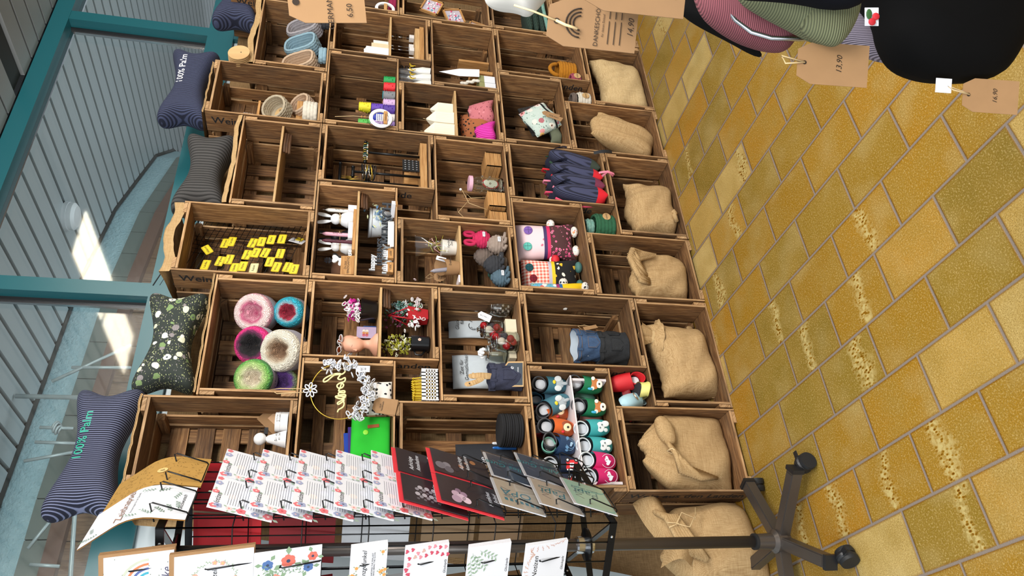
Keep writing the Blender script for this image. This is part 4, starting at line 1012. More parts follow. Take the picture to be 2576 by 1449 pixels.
def cake(px, py, Y, r, h, kind, label, tip=(78, 20)):
    r *= 1.13
    c = at(px, py, 1, Y)
    M = T(*c) @ RZ(tip[1]) @ RX(tip[0])
    t_ = thing('yarn_cake', label, 'yarn', M, 'yarn cakes piled in the top crate'); mb = MB('yarn_cake_' + kind)
    pr_ = [(r * .86, -h), (r * .98, -h * .85), (r, -h * .5), (r, -h * .22), (r * .95, -h * .08), (r * .84, 0), (r * .68, h * .03), (r * .52, 0), (r * .40, -h * .10), (r * .28, -h * .25), (r * .15, -h * .4), (.001, -h * .45)]
    def g_(u_, v_):
        k = v_ * (len(pr_) - 1); i = min(int(k), len(pr_) - 2); q = k - i; a = 2 * pi * u_
        rr_ = pr_[i][0] * (1 - q) + pr_[i + 1][0] * q; zz = pr_[i][1] * (1 - q) + pr_[i + 1][1] * q; fi = max(0, (k - 5) / (len(pr_) - 6))
        sq = sin(pi * min(1, fi * 1.1)) if fi > 0 else 0
        return (rr_ * (1 + .14 * sq * sin(5 * a + r * 90) + .07 * sq * sin(9 * a)) * cos(a), rr_ * (1 + .14 * sq * sin(5 * a + r * 90) + .07 * sq * sin(9 * a)) * sin(a), zz)
    mb.sheet(g_, 72, 44); mb.build('yarn_winding', t_)
    mb = MB('label_grey'); mb.lathe([(r * 1.004, -h * .78), (r * 1.012, -h * .5), (r * 1.008, -h * .26)], 40, cap=False)
    mb.text('100 % Baumwolle', .012, T(0, -r * 1.014, -h * .52) @ RX(90), 'ink'); mb.build('paper_band', t_)
zb = 2 * WZ + .012
cake(632, 786, .06, .066, .10, 'pink', 'pale pink and white yarn cake, highest in the pile', (72, -28))
cake(722, 784, .05, .052, .10, 'berry', 'yarn cake with red heart, turquoise and yellow rings', (72, -28))
cake(630, 868, .05, .062, .10, 'magenta', 'yarn cake with black centre and neon pink rim', (70, -28))
cake(697, 882, -.0 + .02, .068, .11, 'cream', 'big cream yarn cake with beige centre, in front of the others', (66, -30))
cake(632, 950, .06, .062, .09, 'green', 'green and beige yarn cake at the lower left of the pile', (74, -20))
cake(706, 962, .10, .052, .08, 'violet', 'violet yarn cake half hidden beneath the cream one', (74, -10))
# top left crate: two white tins, cone with ball, diamond card, clip
z0 = 2 * WZ + .03
def tin(px, py, Y, z, r, h, label, words):
    p = at(px, py, 1, Y); t_ = thing('candle_tin', label, 'tin', T(p.x, Y, z), 'white candle tins')
    MB('white_plastic').lathe([(r, 0), (r, h * .62), (r * .98, h * .64)], 32).build('tin_body', t_); mb = MB('white_plastic'); mb.lathe([(r * 1.03, h * .60), (r * 1.03, h * .97), (r, h)], 32)
    mb.text(words, .0095, T(0, 0, h + .0005) @ RZ(-30), 'ink', .2); mb.text(words, .009, T(0, -r * 1.035, h * .75) @ RX(90), 'ink', .2); mb.build('tin_lid', t_)
tin(700, 1062, .07, z0, .033, .042, 'white round tin with printed lid, lying beside the brown diamond card', 'schöne\nAuszeit')
tin(700, 1048, .13, z0, .030, .035, 'white round tin behind the front one in the top left crate', 'danke')
p = at(700, 1105, 1, .06); t_ = thing('candle_figure', 'white cone figure with round ball head in the top left crate', 'figurine', T(p.x, .06, z0))
MB('white_plastic').lathe([(.03, 0), (.028, .01), (.012, .06), (.006, .066)], 24).build('body', t_); MB('white_plastic').ball((0, 0, .085), .021, n=20, seg=12).build('head', t_)
mb = MB('white_plastic'); mb.text('Schutz\nengel', .012, T(0, -.022, .028) @ RX(72), 'ink', .2); mb.build('lettering', t_)
p = at(672, 1045, 1, .12); mb = MB('kraft'); M = T(p.x, .14, z0 + .05) @ RX(80) @ RZ(45); mb.box((-.045, -.045, -.002), (.045, .045, 0), None, M); mb.box((-.018, -.018, .0002), (.018, .018, .0004), P('c9a27d'), M); tag(mb.build('kraft_card'), 'brown square card standing on its corner behind the white tins', 'card')
p = at(662, 1085, 1, .06); mb = MB('black_metal'); M = T(p.x, .06, z0 + .068); mb.box((-.012, -.006, -.006), (.012, .006, .006), None, M); mb.tube([(-.008, -.004, .006), (-.014, -.008, .02), (-.004, -.008, .02), (-.004, -.004, .006)], .0012, 5, None, M); mb.tube([(.004, .004, .006), (.004, .008, .02), (.014, .008, .02), (.008, .004, .006)], .0012, 5, None, M); tag(mb.build('binder_clip'), 'black binder clip on the edge of a card above the white tins', 'clip')
# ---- mannequin crate (v2, block 0/1): shelf underside etc.
zs = WZ + SZ + CL * .435 + .010          # top of the shelf
zl = WZ + SZ + .028                      # bottom of the lower compartment
def stem_flowers(t_, n, ctr, spread, cols, r, name='beads', loops=True, seed=2, stem='dark_metal'):
    rr = random.Random(seed); mb = MB(stem)
    for k in range(n):
        d = Vector((rr.gauss(0, 1) * spread[0], rr.gauss(0, 1) * spread[1], rr.gauss(0, 1) * spread[2])) ; q = Vector(ctr) + d; c = cols[k % len(cols)]
        a = rr.uniform(0, 6); M = T(*q) @ Matrix.Rotation(a, 4, Vector((rr.uniform(-1, 1), rr.uniform(-1, 1), rr.uniform(-1, 1))).normalized())
        mb.tube([(r * cos(b * pi / 4), r * .5 * sin(b * pi / 4), 0) for b in range(8)], r * .19, 4, c, M, closed=True)
        if k % 2 == 0: mb.tube([(r * cos(b * pi / 3) * .5, r * .25 * sin(b * pi / 3), .001) for b in range(6)], r * .16, 4, c, M, closed=True)
    o = mb.build(name, t_); return o
p = at(905, 775, 1, .09); t_ = thing('flower_pot', 'black glossy pot with pink and white beaded blossoms on the upper shelf', 'flower pot', T(p.x, .10, zs))
MB(P('0b0c10', .2)).lathe([(.028, 0), (.034, .005), (.045, .06), (.046, .066), (.042, .064), (.036, .02)], 32).build('pot', t_)
MB('white_plastic').lathe([(.0, .058), (.040, .060)], 24, cap=False).build('filling', t_)
stem_flowers(t_, 90, (0, -.005, .095), (.020, .016, .014), [P('f4eef0', .3), P('f4eef0', .3), P('d02a9a', .3)], .011, 'blossoms', seed=4)
p = at(915, 862, 1, .07); hd = thing('mannequin_head', 'small skin-coloured mannequin bust with beaded flower hairpiece', 'mannequin', T(p.x, .085, zs) @ RZ(-62) @ SCL(.80))
mb = MB('skin')
# face to -Y: skull, jaw, neck and bust as one continuous lofted surface
secs = [(0, .062, .040, .0), (.012, .058, .038, .0), (.024, .040, .030, .0), (.036, .024, .022, .002), (.055, .020, .020, .004), (.066, .021, .024, .0), (.074, .026, .032, -.006), (.088, .032, .040, -.005), (.105, .036, .044, -.002), (.125, .038, .046, .002), (.145, .035, .043, .004), (.160, .026, .032, .004), (.168, .012, .015, .004), (.170, .001, .001, .004)]
n = 36; vs = []
for (z, a, b, oy) in secs:
    for k in range(n):
        t2 = 2 * pi * k / n - pi / 2; x, y = a * cos(t2), b * sin(t2) + oy
        front = max(0, -sin(t2)) ** 10
        if .085 < z < .11: y -= .0075 * front * max(0, 1 - abs(z - .097) / .014)     # nose
        vs.append((x, y, z))
fs = [(i * n + k, i * n + (k + 1) % n, (i + 1) * n + (k + 1) % n, (i + 1) * n + k) for i in range(len(secs) - 1) for k in range(n)]
mb.add(vs, fs, smooth=True); mb.ball((0, -.050, .097), (.0045, .008, .006)); mb.ball((0, -.0465, .102), (.003, .006, .010))
for sx in (-1, 1): mb.ball((sx * .035, .004, .102), (.004, .008, .013)); mb.ball((sx * .013, -.0375, .108), (.0075, .004, .0045))
mb.build('bust', hd)
mb = MB(P('b5636b')); mb.ball((0, -.0405, .0845), (.008, .003, .0022)); mb.ball((0, -.040, .0815), (.006, .003, .0022)); mb.build('lips', hd)
mb = MB('ink')
for sx in (-1, 1): mb.tube([(sx * .007, -.0415, .107), (sx * .013, -.0420, .105), (sx * .019, -.039, .107)], .0008, 4); mb.tube([(sx * .006, -.0425, .116), (sx * .013, -.043, .119), (sx * .021, -.038, .116)], .0007, 4, P('7a5142'))
mb.build('eyes', hd)
mb = MB('white_plastic')
for k in range(9):
    a = k * .7; c_ = (.02 * cos(a * 1.3), -.012 + .022 * sin(a), .165 + .005 * (k % 3)); M = T(*c_) @ RZ(k * 40) @ RX(25 * (k % 3 - 1) + 40)
    mb.tube([(.016 + .016 * cos(b * pi / 5), .011 * sin(b * pi / 5), 0) for b in range(10)], .0018, 5, 'white_plastic', M, closed=True); mb.infl([(.016 + .014 * cos(b * pi / 5), .009 * sin(b * pi / 5)) for b in range(10)], .002, P('6b2d14', .25), M @ RX(-90))
mb.build('hairpiece', hd)
p = at(850, 880, 1, .05); t_ = thing('bead_spray', 'clear bead spray at the top left of the mannequin', 'ornament', T(p.x - .02, .13, zs + .0)); MB('dark_metal').tube([(0, 0, 0), (0, 0, .09)], .0015, 5).build('stem', t_)
stem_flowers(t_, 50, (0, 0, .115), (.018, .012, .018), [P('c7ccd6', .2)], .008, 'beads', seed=9)
for (px, py, Y, w_, h_, c, lab) in ((898, 836, .16, .045, .075, 'b9a6c6', 'lilac booklet with flower photo behind the mannequin'), (925, 836, .17, .05, .05, '1c4a8e', 'blue booklet standing behind the mannequin neck'), (935, 770, .22, .14, .028, '2a2b33', 'dark slim box lying behind the black pot')):
    p = at(px, py, 1, Y); mb = MB(P(c)); M = T(p.x, Y, zs + h_ / 2 + .001) @ RZ(-20); mb.box((-w_ / 2, -.004, -h_ / 2), (w_ / 2, .004, h_ / 2), None, M); 
    if c == 'b9a6c6':
        for k in range(6): mb.disc((-.01 + .008 * (k % 3), .01 - .012 * (k // 3)), .006, P(['c55a6a', 'd98f4a', 'e6dfcf'][k % 3]), M @ RX(90), z=.0045)
    tag(mb.build('booklet'), lab, 'book')
for k in range(2):
    pass
# bark strips standing below the shelves (dark raw twigs seen in several crates)
def bark(x, y, z0_, z1_, r, label):
    mb = MB('dark_wood')
    for q in range(3): mb.tube([(x + .012 * q - .012, y + .006 * (q % 2), z0_), (x + .012 * q - .010, y + .004, (z0_ + z1_) / 2), (x + .012 * q - .014, y, z1_)], [r, r * 1.25, r * .9], 7)
    tag(mb.build('bark_strip'), label, 'wood')
# lower compartment: bead arrangements and a black mug
p = at(1050, 790, 1, .08); t_ = thing('flower_pot', 'red square pot with white and teal beaded flowers, below the shelf', 'flower pot', T(p.x, .10, zl))
mb = MB(P('a3131d', .5)); mb.lathe([(.030, 0), (.042, .075), (.044, .08)], 4, M=RZ(45), smooth=False); mb.build('pot', t_)
mb = MB(P('b5202a')); 
for a in (0, 90, 180, 270): mb.tube([(.036 * cos(rad(a + 45)), .036 * sin(rad(a + 45)), .078), (0, 0, .155)], .0028, 5)
mb.build('handle', t_)
stem_flowers(t_, 120, (.045, .01, .095), (.018, .014, .030), [P('7fb0ae', .3), P('d9efec', .3), P('1f6650', .3), P('a9cfcf', .3)], .0065, 'teal_beads', seed=11)
stem_flowers(t_, 70, (.0, -.02, .055), (.045, .010, .016), [P('f2eeee', .3), P('f2eeee', .3), P('f4dfe4', .3), P('256b3a', .3)], .010, 'white_blossoms', seed=12)
stem_flowers(t_, 50, (-.01, .0, .13), (.022, .012, .022), [P('5c2a4a', .3), P('8a3d63', .3), P('1d6040', .3)], .006, 'violet_beads', seed=13)
p = at(1000, 860, 1, .07); t_ = thing('bead_tree', 'small bead tree with yellow-green leaves below the shelf', 'ornament', T(p.x, .09, zl)); MB('dark_metal').tube([(0, 0, 0), (.004, 0, .05), (0, 0, .10)], .003, 6).build('trunk', t_)
MB('black_plastic').lathe([(.03, 0), (.03, .006)], 20).build('base', t_)
stem_flowers(t_, 170, (-.0, 0, .115), (.020, .014, .030), [P('b8b536', .3), P('8d8f2a', .3), P('d9d9c0', .2)], .0065, 'leaf_beads', seed=15)
p = at(1068, 862, 1, .06); t_ = thing('mug', 'black square mug lying in front of the bead tree', 'mug', T(p.x + .0, .07, zl)); MB(P('101114', .25)).lathe([(.028, 0), (.030, .004), (.031, .070), (.028, .070), (.026, .01)], 28).build('mug_body', t_); mb = MB(P('101114', .25)); mb.tube([(-.030, 0, .058), (-.048, 0, .052), (-.050, 0, .03), (-.032, 0, .016)], .004, 8); mb.build('handle', t_); mb = MB(P('c98a7a')); blossom(mb, T(0, -.0315, .04) @ RX(90), 0, 0, .006, P('d9b8a8'), P('c66a5a')); mb.build('flower_print', t_)
bark(*at(957, 735, 1, .2), WZ + SZ + .12, WZ + SZ + .205, .007, 'dark bark strip under the shelf of the mannequin crate') if 0 else None
# ---- crate behind the hoop and the hoop itself
zc = WZ + CL + .012
hp = at(855, 982, 1, -.035); HR = .098
hoop = thing('flower_hoop', 'gold hoop with clear bead blossoms and looping gold script, hanging from string', 'wreath', T(hp.x, -.03, hp.z) @ RZ(-12))
MB('gold').tube([(HR * cos(a * pi / 24), 0, HR * sin(a * pi / 24)) for a in range(48)], .0018, 6, closed=True).build('ring', hoop)
tr = [(585, 270), (602, 315), (560, 355), (450, 370), (350, 445), (302, 455), (315, 415), (430, 358), (540, 350), (500, 412), (545, 425), (600, 402), (595, 450), (520, 478), (488, 510), (515, 542), (565, 530), (582, 495), (555, 480), (530, 540), (515, 580), (590, 575), (595, 600), (520, 600), (515, 630), (600, 625), (600, 650), (480, 645), (480, 665), (550, 680), (612, 650), (560, 700), (498, 735), (515, 755), (590, 705), (570, 690), (590, 740), (575, 790), (510, 830), (498, 870)]
hi_ = (T(hp.x, -.03, hp.z) @ RZ(-12)).inverted(); w_ = [hi_ @ at(760 + a / 5.57, 880 + b / 5.57, 1, -.03) for a, b in tr]; w_ = [Vector((q.x, 0, q.z)) for q in w_]
w2 = [];
for k in range(len(w_) - 1):
    p0, p1, p2, p3 = w_[max(k - 1, 0)], w_[k], w_[k + 1], w_[min(k + 2, len(w_) - 1)]
    for q in range(4): f_ = q / 4; w2.append(.5 * ((2 * p1) + (p2 - p0) * f_ + (2 * p0 - 5 * p1 + 4 * p2 - p3) * f_ * f_ + (3 * p1 - p0 - 3 * p2 + p3) * f_ ** 3))
MB(P('e3dca0', .4)).tube(w2, .0030, 6).build('script_word', hoop)
rr = random.Random(3); mb = MB('white_plastic'); BEAD = P('dfe3ec', .15)
for k in range(150):
    a = rad(-155 + 190 * (k / 150) + rr.uniform(-6, 6)); r_ = HR + rr.gauss(0, .013); c_ = Vector((r_ * cos(a), rr.gauss(-.006, .008), r_ * sin(a)))
    M = T(*c_) @ Matrix.Rotation(rr.uniform(0, 6), 4, Vector((rr.uniform(-1, 1), rr.uniform(-1, 1), rr.uniform(-1, 1))).normalized()); mb.tube([(.010 * cos(b * pi / 4), .0055 * sin(b * pi / 4), 0) for b in range(8)], .0021, 4, BEAD, M, closed=True)
for k in range(14):
    a = k * .9; M = T(.016 * cos(a), -.004, HR + .014 * sin(a)) @ RX(60 + 20 * (k % 3)) @ RZ(k * 50); mb.tube([(.010 * cos(b * pi / 4), .0055 * sin(b * pi / 4), 0) for b in range(8)], .0021, 4, BEAD, M, closed=True)
mb.build('bead_blossoms', hoop)
MB('string').tube([(-.006, 0, HR), (-.012, .012, HR + .11), (.004, .024, HR + .135), (.006, .01, HR + .10), (.004, 0, HR)], .0016, 5).build('hanging_string', hoop)
mb = MB('white_paper'); mb.tube([(.07, .0, HR * .72), (.075, -.01, .0), (.08, -.015, -.03)], .0006, 4, 'string'); mb.box((.066, -.017, -.098), (.088, -.016, -.05)); mb.text('8,50', .012, T(.077, -.0175, -.075) @ RX(90) @ RZ(90), 'ink'); mb.build('price_tag', hoop)
# green felt bag, blue cloths, patterned purse with kraft label, spectacles pouch
p = at(950, 1085, 1, .05)
t_ = thing('felt_bag', 'bright green felt bag with lime button and brown strap', 'bag', T(p.x - .01, .075, zc) @ RX(-4)); mb = MB(P('22b32c', .9)); pillow(mb, .155, .135, .014, None, 12, 12, 6, lambda q, u, v: (q[0], q[1], q[2] + .068)); mb.build('bag_body', t_)
MB(P('8fe03a', .5)).lathe([(.009, 0), (.009, .003), (.006, .004)], 20, M=T(.012, -.014, .085) @ RX(90)).build('button', t_); MB(P('9a4d22')).box((.035, -.0165, .035), (.047, -.0135, .075), M=RY(-6)).build('strap', t_)
for k, (c, lab) in enumerate((('1c3f9e', 'royal blue folded cloth beside the green felt bag'), ('3c2a78', 'violet folded cloth beside the green felt bag'), ('a9c3dd', 'pale blue folded cloth directly behind the green felt bag'))):
    mb = MB(P(c, .9)); M = T(p.x - .035 + .012 * k, .125 - .012 * k, zc) @ RY(-5 + k * 2); mb.box((-.07, -.004, 0), (.07, .004, .155 - .012 * k), None, M); tag(mb.build('folded_cloth'), lab, 'cloth')
p = at(968, 985, 1, -.01)
spots('leaf_bw', 'd9d5cf', ['17161a', '2a2830'], 70, .36, warp=.01); t_ = thing('fabric_purse', 'black and white patterned fabric purse with kraft labels, on the crate edge', 'purse', T(p.x - .01, .02, zc + .0) @ RX(-8) @ RZ(-10))
mb = MB('leaf_bw'); pillow(mb, .12, .088, .022, None, 14, 12, 2.6, lambda q, u, v: (q[0], q[1], q[2] + .044)); mb.build('purse_body', t_)
mb = MB('kraft'); 
for k in range(2):
    M = T(-.035, -.024 - .003 * (1 - k), .025) @ RY(12 + 6 * k) @ RX(90 - 8); mb.poly([(-.028, -.045), (.028, -.045), (.028, .025), (.016, .04), (-.016, .04), (-.028, .025)], 'kraft', M, .0008)
mb.text('LILA\nHandmade', .008, T(-.035, -.0285, .035) @ RY(12) @ RX(82), 'ink'); mb.text('Preis: 1,90 € / Stück', .0048, T(-.035, -.0285, .005) @ RY(12) @ RX(82), 'ink'); mb.build('kraft_label', t_)
p = at(985, 925, 1, .03); t_ = thing('clear_box', 'clear plastic pouch standing behind the patterned purse', 'box', T(p.x, .06, zc) @ RZ(15)); MB('film').box((-.035, -.02, 0), (.035, .02, .06)).build('pouch', t_)
# ---- white basket with yellow comb strips, standing in the gap on the jar crate
zg = WZ + SZ + .001; p = at(1085, 945, 1, .06); bk = thing('plastic_basket', 'white perforated plastic basket filled with yellow grids', 'basket', T(.415, .085, zg))
mb = MB('white_plastic'); W2, D2, H2 = .062, .052, .062
for (a, b, nrm) in (((-W2, -D2), (W2, -D2), 0), ((W2, -D2), (W2, D2), 0), ((W2, D2), (-W2, D2), 0), ((-W2, D2), (-W2, -D2), 0)):
    A = Vector((a[0], a[1], 0)); B = Vector((b[0], b[1], 0)); M = axes(A, B - A, (0, 0, 1)); L_ = (B - A).length
    n = 9; s_ = L_ / n
    for k in range(n + 1): mb.box((k * s_ - .0022, 0, -.002), (k * s_ + .0022, H2, 0), None, M)
    for (h0, h1) in ((0, .010), (.016, .020), (.026, .030), (.036, .040), (.046, H2)): mb.box((0, h0, -.002), (L_, h1, 0), None, M)
mb.box((-W2, -D2, 0), (W2, D2, .002)); mb.build('basket_wall', bk)
for k in range(7):
    mb = MB(P('e6c21c', .45)); x = -.045 + .015 * k; 
    for q in range(5): mb.box((x, -.035 + .016 * q, .004), (x + .0025, -.031 + .016 * q, .085 + .003 * (k % 3)), None, RX(-6) @ RY(4 - 2 * k))
    for z_ in (.015, .045, .078): mb.box((x, -.038, z_), (x + .0025, .034, z_ + .004), None, RX(-6) @ RY(4 - 2 * k))
    o = mb.build('plastic_grid'); 
    o.location = Vector(o.location) + Vector((.415, .085, zg)); tag(o, 'yellow plastic grid in the white basket, %s from the left' % ['first', 'second', 'third', 'fourth', 'fifth', 'sixth', 'seventh'][k], 'grid', 'yellow grids in the white basket')
# ---- jars, white cloth bags, jeans pot with giraffe, slate house sign
zj = WZ + .012
for k, (px, py, w_, h_, Y, txt, lab) in enumerate(((1150, 800, .15, .155, .19, 'Glücksbringer\nfür dich', 'white cloth bag printed with a wish and ink heart, back of the jar crate'), (1150, 925, .15, .145, .19, 'Zeit für\nGemütlichkeit', 'white cloth bag partly behind the wooden giraffe'))):
    p = at(px, py, 1, Y); t_ = thing('cloth_bag', lab, 'bag', T(p.x, Y + .02, zj + .085 if 0 else zj) @ RX(-4)); mb = MB(P('c3ccd2', .9)); pillow(mb, w_, h_ + .09, .018, None, 14, 14, 4, lambda q, u, v: (q[0], q[1] + .003 * sin(9 * u + 4 * v), q[2] + (h_ + .09) / 2)); mb.build('bag_body', t_)
    mb = MB('ink'); mb.text(txt, .021, T(0.01, -.0225, h_ + .045) @ RX(90), 'ink', .15)
    if k == 0:
        pts = [(16 * sin(a) ** 3 / 16 * .038, 0, (13 * cos(a) - 5 * cos(2 * a) - 2 * cos(3 * a) - cos(4 * a)) / 16 * .038) for a in [2 * pi * q / 30 for q in range(28)]]; mb.tube([(x - .01, -.0225, z + h_ - .02) for x, y, z in pts], .0010, 4); leafy(mb, T(-.05, -.0225, h_ - .02) @ RX(90), 0, 0, 60, .03, 4, 'ink')
    mb.build('print', t_)
for k, (px, py, w_, h_, Y, lab) in enumerate(((1255, 830, .07, .14, .2, 'cream greeting card standing behind the truffle jars'), (1275, 905, .07, .11, .2, 'cream card behind the jar with mixed truffles'))):
    p = at(px, py, 1, Y); mb = MB(P('e3ddc6')); mb.box((p.x - w_ / 2, Y, zj), (p.x + w_ / 2, Y + .003, zj + h_ * .7)); tag(mb.build('greeting_card'), lab, 'card', 'cream cards behind the jars')
def jar(px, py, Y, z, r, h, fill, lid, label, group='glass sweet jars with lids'):
    p = at(px, py, 1, Y); t_ = thing('glass_jar', label, 'jar', T(p.x, Y, z), group)
    MB('clear_glass').lathe([(r * .8, 0), (r, .006), (r * 1.02, h * .45), (r * .85, h * .72), (r * .72, h * .76), (r * .74, h * .80), (r * .68, h * .80), (r * .80, h * .70), (r * .94, h * .44), (r * .92, .010), (r * .7, .006)], 32).build('jar_body', t_)
    MB('clear_glass').lathe([(r * .76, h * .81), (r * .78, h * .85), (r * .5, h * .90), (.006, h * .93), (.005, h * .96), (.011, h * .99), (.008, h * 1.03), (.001, h * 1.04)] if lid == 'knob' else [(r * .76, h * .81), (r * .78, h * .85), (.008, h * .9)], 28).build('lid', t_)
    MB('chrome').tube([(r * .76 * cos(a * pi / 12), r * .76 * sin(a * pi / 12), h * .79) for a in range(24)], .0012, 5, closed=True).build('wire_clasp', t_)
    if lid == 'rose':
        mb = MB('white_plastic')
        for q in range(11): a = q * 2.4; rr_ = .004 + .0014 * q; mb.ball((rr_ * cos(a), rr_ * sin(a), h * .95 + .016 - .0012 * q), (.008, .004, .009), None, None if 0 else T(0, 0, 0) @ T(0, 0, 0)) 
        mb.build('rose', t_)
    rr2 = random.Random(int(px))
    if fill == 'candy':
        mb = MB()
        for q in range(11): a = q * 2.4; d_ = r * .5 * (q % 3 > 0); mb.ball((d_ * cos(a), d_ * sin(a), .018 + .0062 * q * (h / .1)), .0155, [P('b5151e', .25), P('2a0f14', .2), P('8f1019', .25), P('d9c9b8', .3)][q % 4], n=12, seg=8)
        mb.build('truffles', t_)
    if fill == 'stones':
        mb = MB()
        for q in range(60): a = q * 2.4; d_ = r * .82 * sqrt((q % 10) / 10); mb.ball((d_ * cos(a), d_ * sin(a), .012 + .0011 * q), (.0075, .006, .005), [P('8d7f78'), P('a3958c'), P('6f625c')][q % 3], n=7, seg=5)
        mb.build('pebbles', t_)
    return t_
jar(1262, 772, .10, zj, .042, .115, 'stones', 'knob', 'glass jar full of grey-brown pebbles, rightmost near the crate wall')
jar(1225, 783, .19, zj + .03, .030, .10, None, 'rose', 'small empty jar with white rose lid behind the pebble jar')
jar(1228, 830, .09, zj + .045, .040, .105, 'candy', 'knob', 'upper glass jar with red and black foil truffles')
jar(1285, 860, .06, zj, .042, .115, 'candy', 'knob', 'lower front glass jar with red and black foil truffles')
jar(1220, 888, .12, zj + .03, .040, .10, None, 'rose', 'empty rounded jar with white rose on its lid, beside the giraffe')
mb = MB(P('e9dccb')); mb.box((.39, .04, zj), (.53, .14, zj + .044)); mb.box((.62, .15, zj), (.74, .23, zj + .03)); 
p = at(1225, 840, 1, .09); o = MB(P('d9cfb4')).box((p.x - .05, .05, zj), (p.x + .05, .16, zj + .044)).build('card_box'); tag(o, 'cream box under the upper truffle jar', 'box')
for px, lab in ((1225, 'low cream box under the rose-lid jar beside the giraffe'),): p = at(px, 888, 1, .12); tag(MB(P('ddd3b8')).box((p.x - .035, .09, zj), (p.x + .045, .17, zj + .029)).build('card_box'), lab, 'box')
p = at(1225, 783, 1, .19); tag(MB(P('ddd3b8')).box((p.x - .028, .165, zj), (p.x + .028, .215, zj + .029)).build('card_box'), 'low cream box under the small rose-lid jar at the back', 'box')
p = at(1235, 795, 1, .04); mb = MB('white_paper'); M = T(p.x, .045, zj + .13) @ RY(-65) @ RX(70); mb.poly([(-.028, -.014), (.02, -.014), (.028, 0), (.02, .014), (-.028, .014)], None, M, .0006); mb.text('1 Glas 5,90', .008, M @ T(0, 0, .0005), 'ink'); mb.tube([M @ Vector((.022, 0, 0)), M @ Vector((.03, .005, -.03))], .0006, 4, 'string'); tag(mb.build('price_tag'), 'white price tag tied to the upper truffle jar', 'tag')
# denim: generic pot cut from jeans
def denim(name, c1, c2):
    t = NT(name); co = t.coord(); a = t.noise(co, 24, 4); b = t.noise(t.mapping(co, (300, 300, 60)), 2, 2)
    t.fin(t.mix(t.math('MULTIPLY_ADD', b, .4, t.math('MULTIPLY', a, .6)), hx(c1), hx(c2)), .9); t.bump(t.math('ADD', t.noise(co, 60, 3), b), .5, .004)
denim('denim_navy', '14161f', '454a66'); denim('denim_blue', '0c1830', '4f6f99'); denim('denim_black', '0b0c0e', '33363a')
plain('stitch', 'a07843', .8)
def jeans_pot(M, r, h, mat, label, fl=1.0, stitch='stitch', inner=None, wob=.004, group='storage pots sewn from old jeans'):
    t_ = thing('denim_pot', label, 'storage pot', M, group)
    def rf(a, f): k = r * (1 + .04 * sin(3 * a) + wob * 8 * sin(7 * a + 9 * f)); return (k * cos(a) * 1.1 * (1 + (fl - 1) * f), k * sin(a) * .8 * (1 + (fl - 1) * f))
    n = 48; mb = MB(mat)
    def ring(f, s=1, dz=0): return [(*[q * s for q in rf(2 * pi * k / n, f)], f * h + dz + .003 * sin(5 * 2 * pi * k / n) * f) for k in range(n)]
    L = [ring(0)] + [ring((j + 1) / 10, 1 + .012 * sin(j * 2.1)) for j in range(10)]; vs = [v for q in L for v in q]; fs = [(j * n + k, j * n + (k + 1) % n, (j + 1) * n + (k + 1) % n, (j + 1) * n + k) for j in range(10) for k in range(n)]
    mb.add(vs, fs, mat, smooth=True); mb.add(L[0], [tuple(range(n))[::-1]], mat); mb.build('pot_body', t_)
    mb = MB(inner or mat); vi = [v for q in (ring(1, .96), ring(.1, .93)) for v in q]; mb.add(vi, [(k + n, (k + 1) % n + n, (k + 1) % n, k) for k in range(n)], smooth=True); mb.add(ring(.1, .93), [tuple(range(n))], smooth=False); mb.build('lining', t_)
    mb = MB(mat)
    mb.add([v for q in (ring(.86, 1.03), ring(1.0, 1.035), ring(1.0, .96)) for v in q], [(j * n + k, j * n + (k + 1) % n, (j + 1) * n + (k + 1) % n, (j + 1) * n + k) for j in range(2) for k in range(n)], smooth=True); mb.build('waistband', t_)
    mb = MB(mat)
    for a in (-2.2, -1.3, -.5, .5, 2.9):
        x, y = rf(a, .93); M2 = axes((x * 1.055, y * 1.055, h * .82), (-sin(a), cos(a), 0), (0, 0, 1)); mb.box((-.005, 0, -.003), (.005, h * .2, .002), mat, M2)
    mb.build('belt_loops', t_)
    mb = MB(mat)
    for a in (-1.75, -.75):
        x, y = rf(a, .45); M2 = axes((x * 1.05, y * 1.05, h * .14), (-sin(a), cos(a), 0), (0, 0, 1)); w2 = r * .42; mb.poly([(-w2, h * .5), (-w2, .02), (0, 0), (w2, .02), (w2, h * .5)], mat, M2, .004); mb.tube([M2 @ Vector(q) for q in ((-w2 * .9, h * .48, .001), (-w2 * .9, .024, .001), (0, .005, .001), (w2 * .9, .024, .001), (w2 * .9, h * .48, .001), (-w2 * .9, h * .48, .001))], .0006, 3, stitch)
    mb.tube([(x * 1.04, y * 1.04, h * .86) for x, y in [rf(2 * pi * k / 40, .86) for k in range(40)]], .0006, 3, stitch, closed=True); mb.tube([(x * 1.045, y * 1.045, h * .985) for x, y in [rf(2 * pi * k / 40, .98) for k in range(40)]], .0006, 3, stitch, closed=True)
    for f in [.05 + .08 * k for k in range(10)]: pass
    mb.build('pocket', t_)
    return t_
p = at(1265, 940, 1, .03); jp = jeans_pot(T(p.x, .055, zj), .048, .125, 'denim_navy', 'navy trouser pot holding the wooden giraffe, front of the jar crate', stitch='denim_navy')
gp = thing('wooden_giraffe', 'flat jointed wooden animal figure standing in the navy trouser pot', 'toy', T(p.x + .0, .055, zj + .10))
mb = MB('pale_wood')
mb.infl(smooth_out([(-.012, 0), (.012, 0), (.016, .05), (.012, .085), (-.004, .095), (-.014, .08)]), .004, None, T(0, 0, 0), rings=2, p=6); mb.build('body', gp)
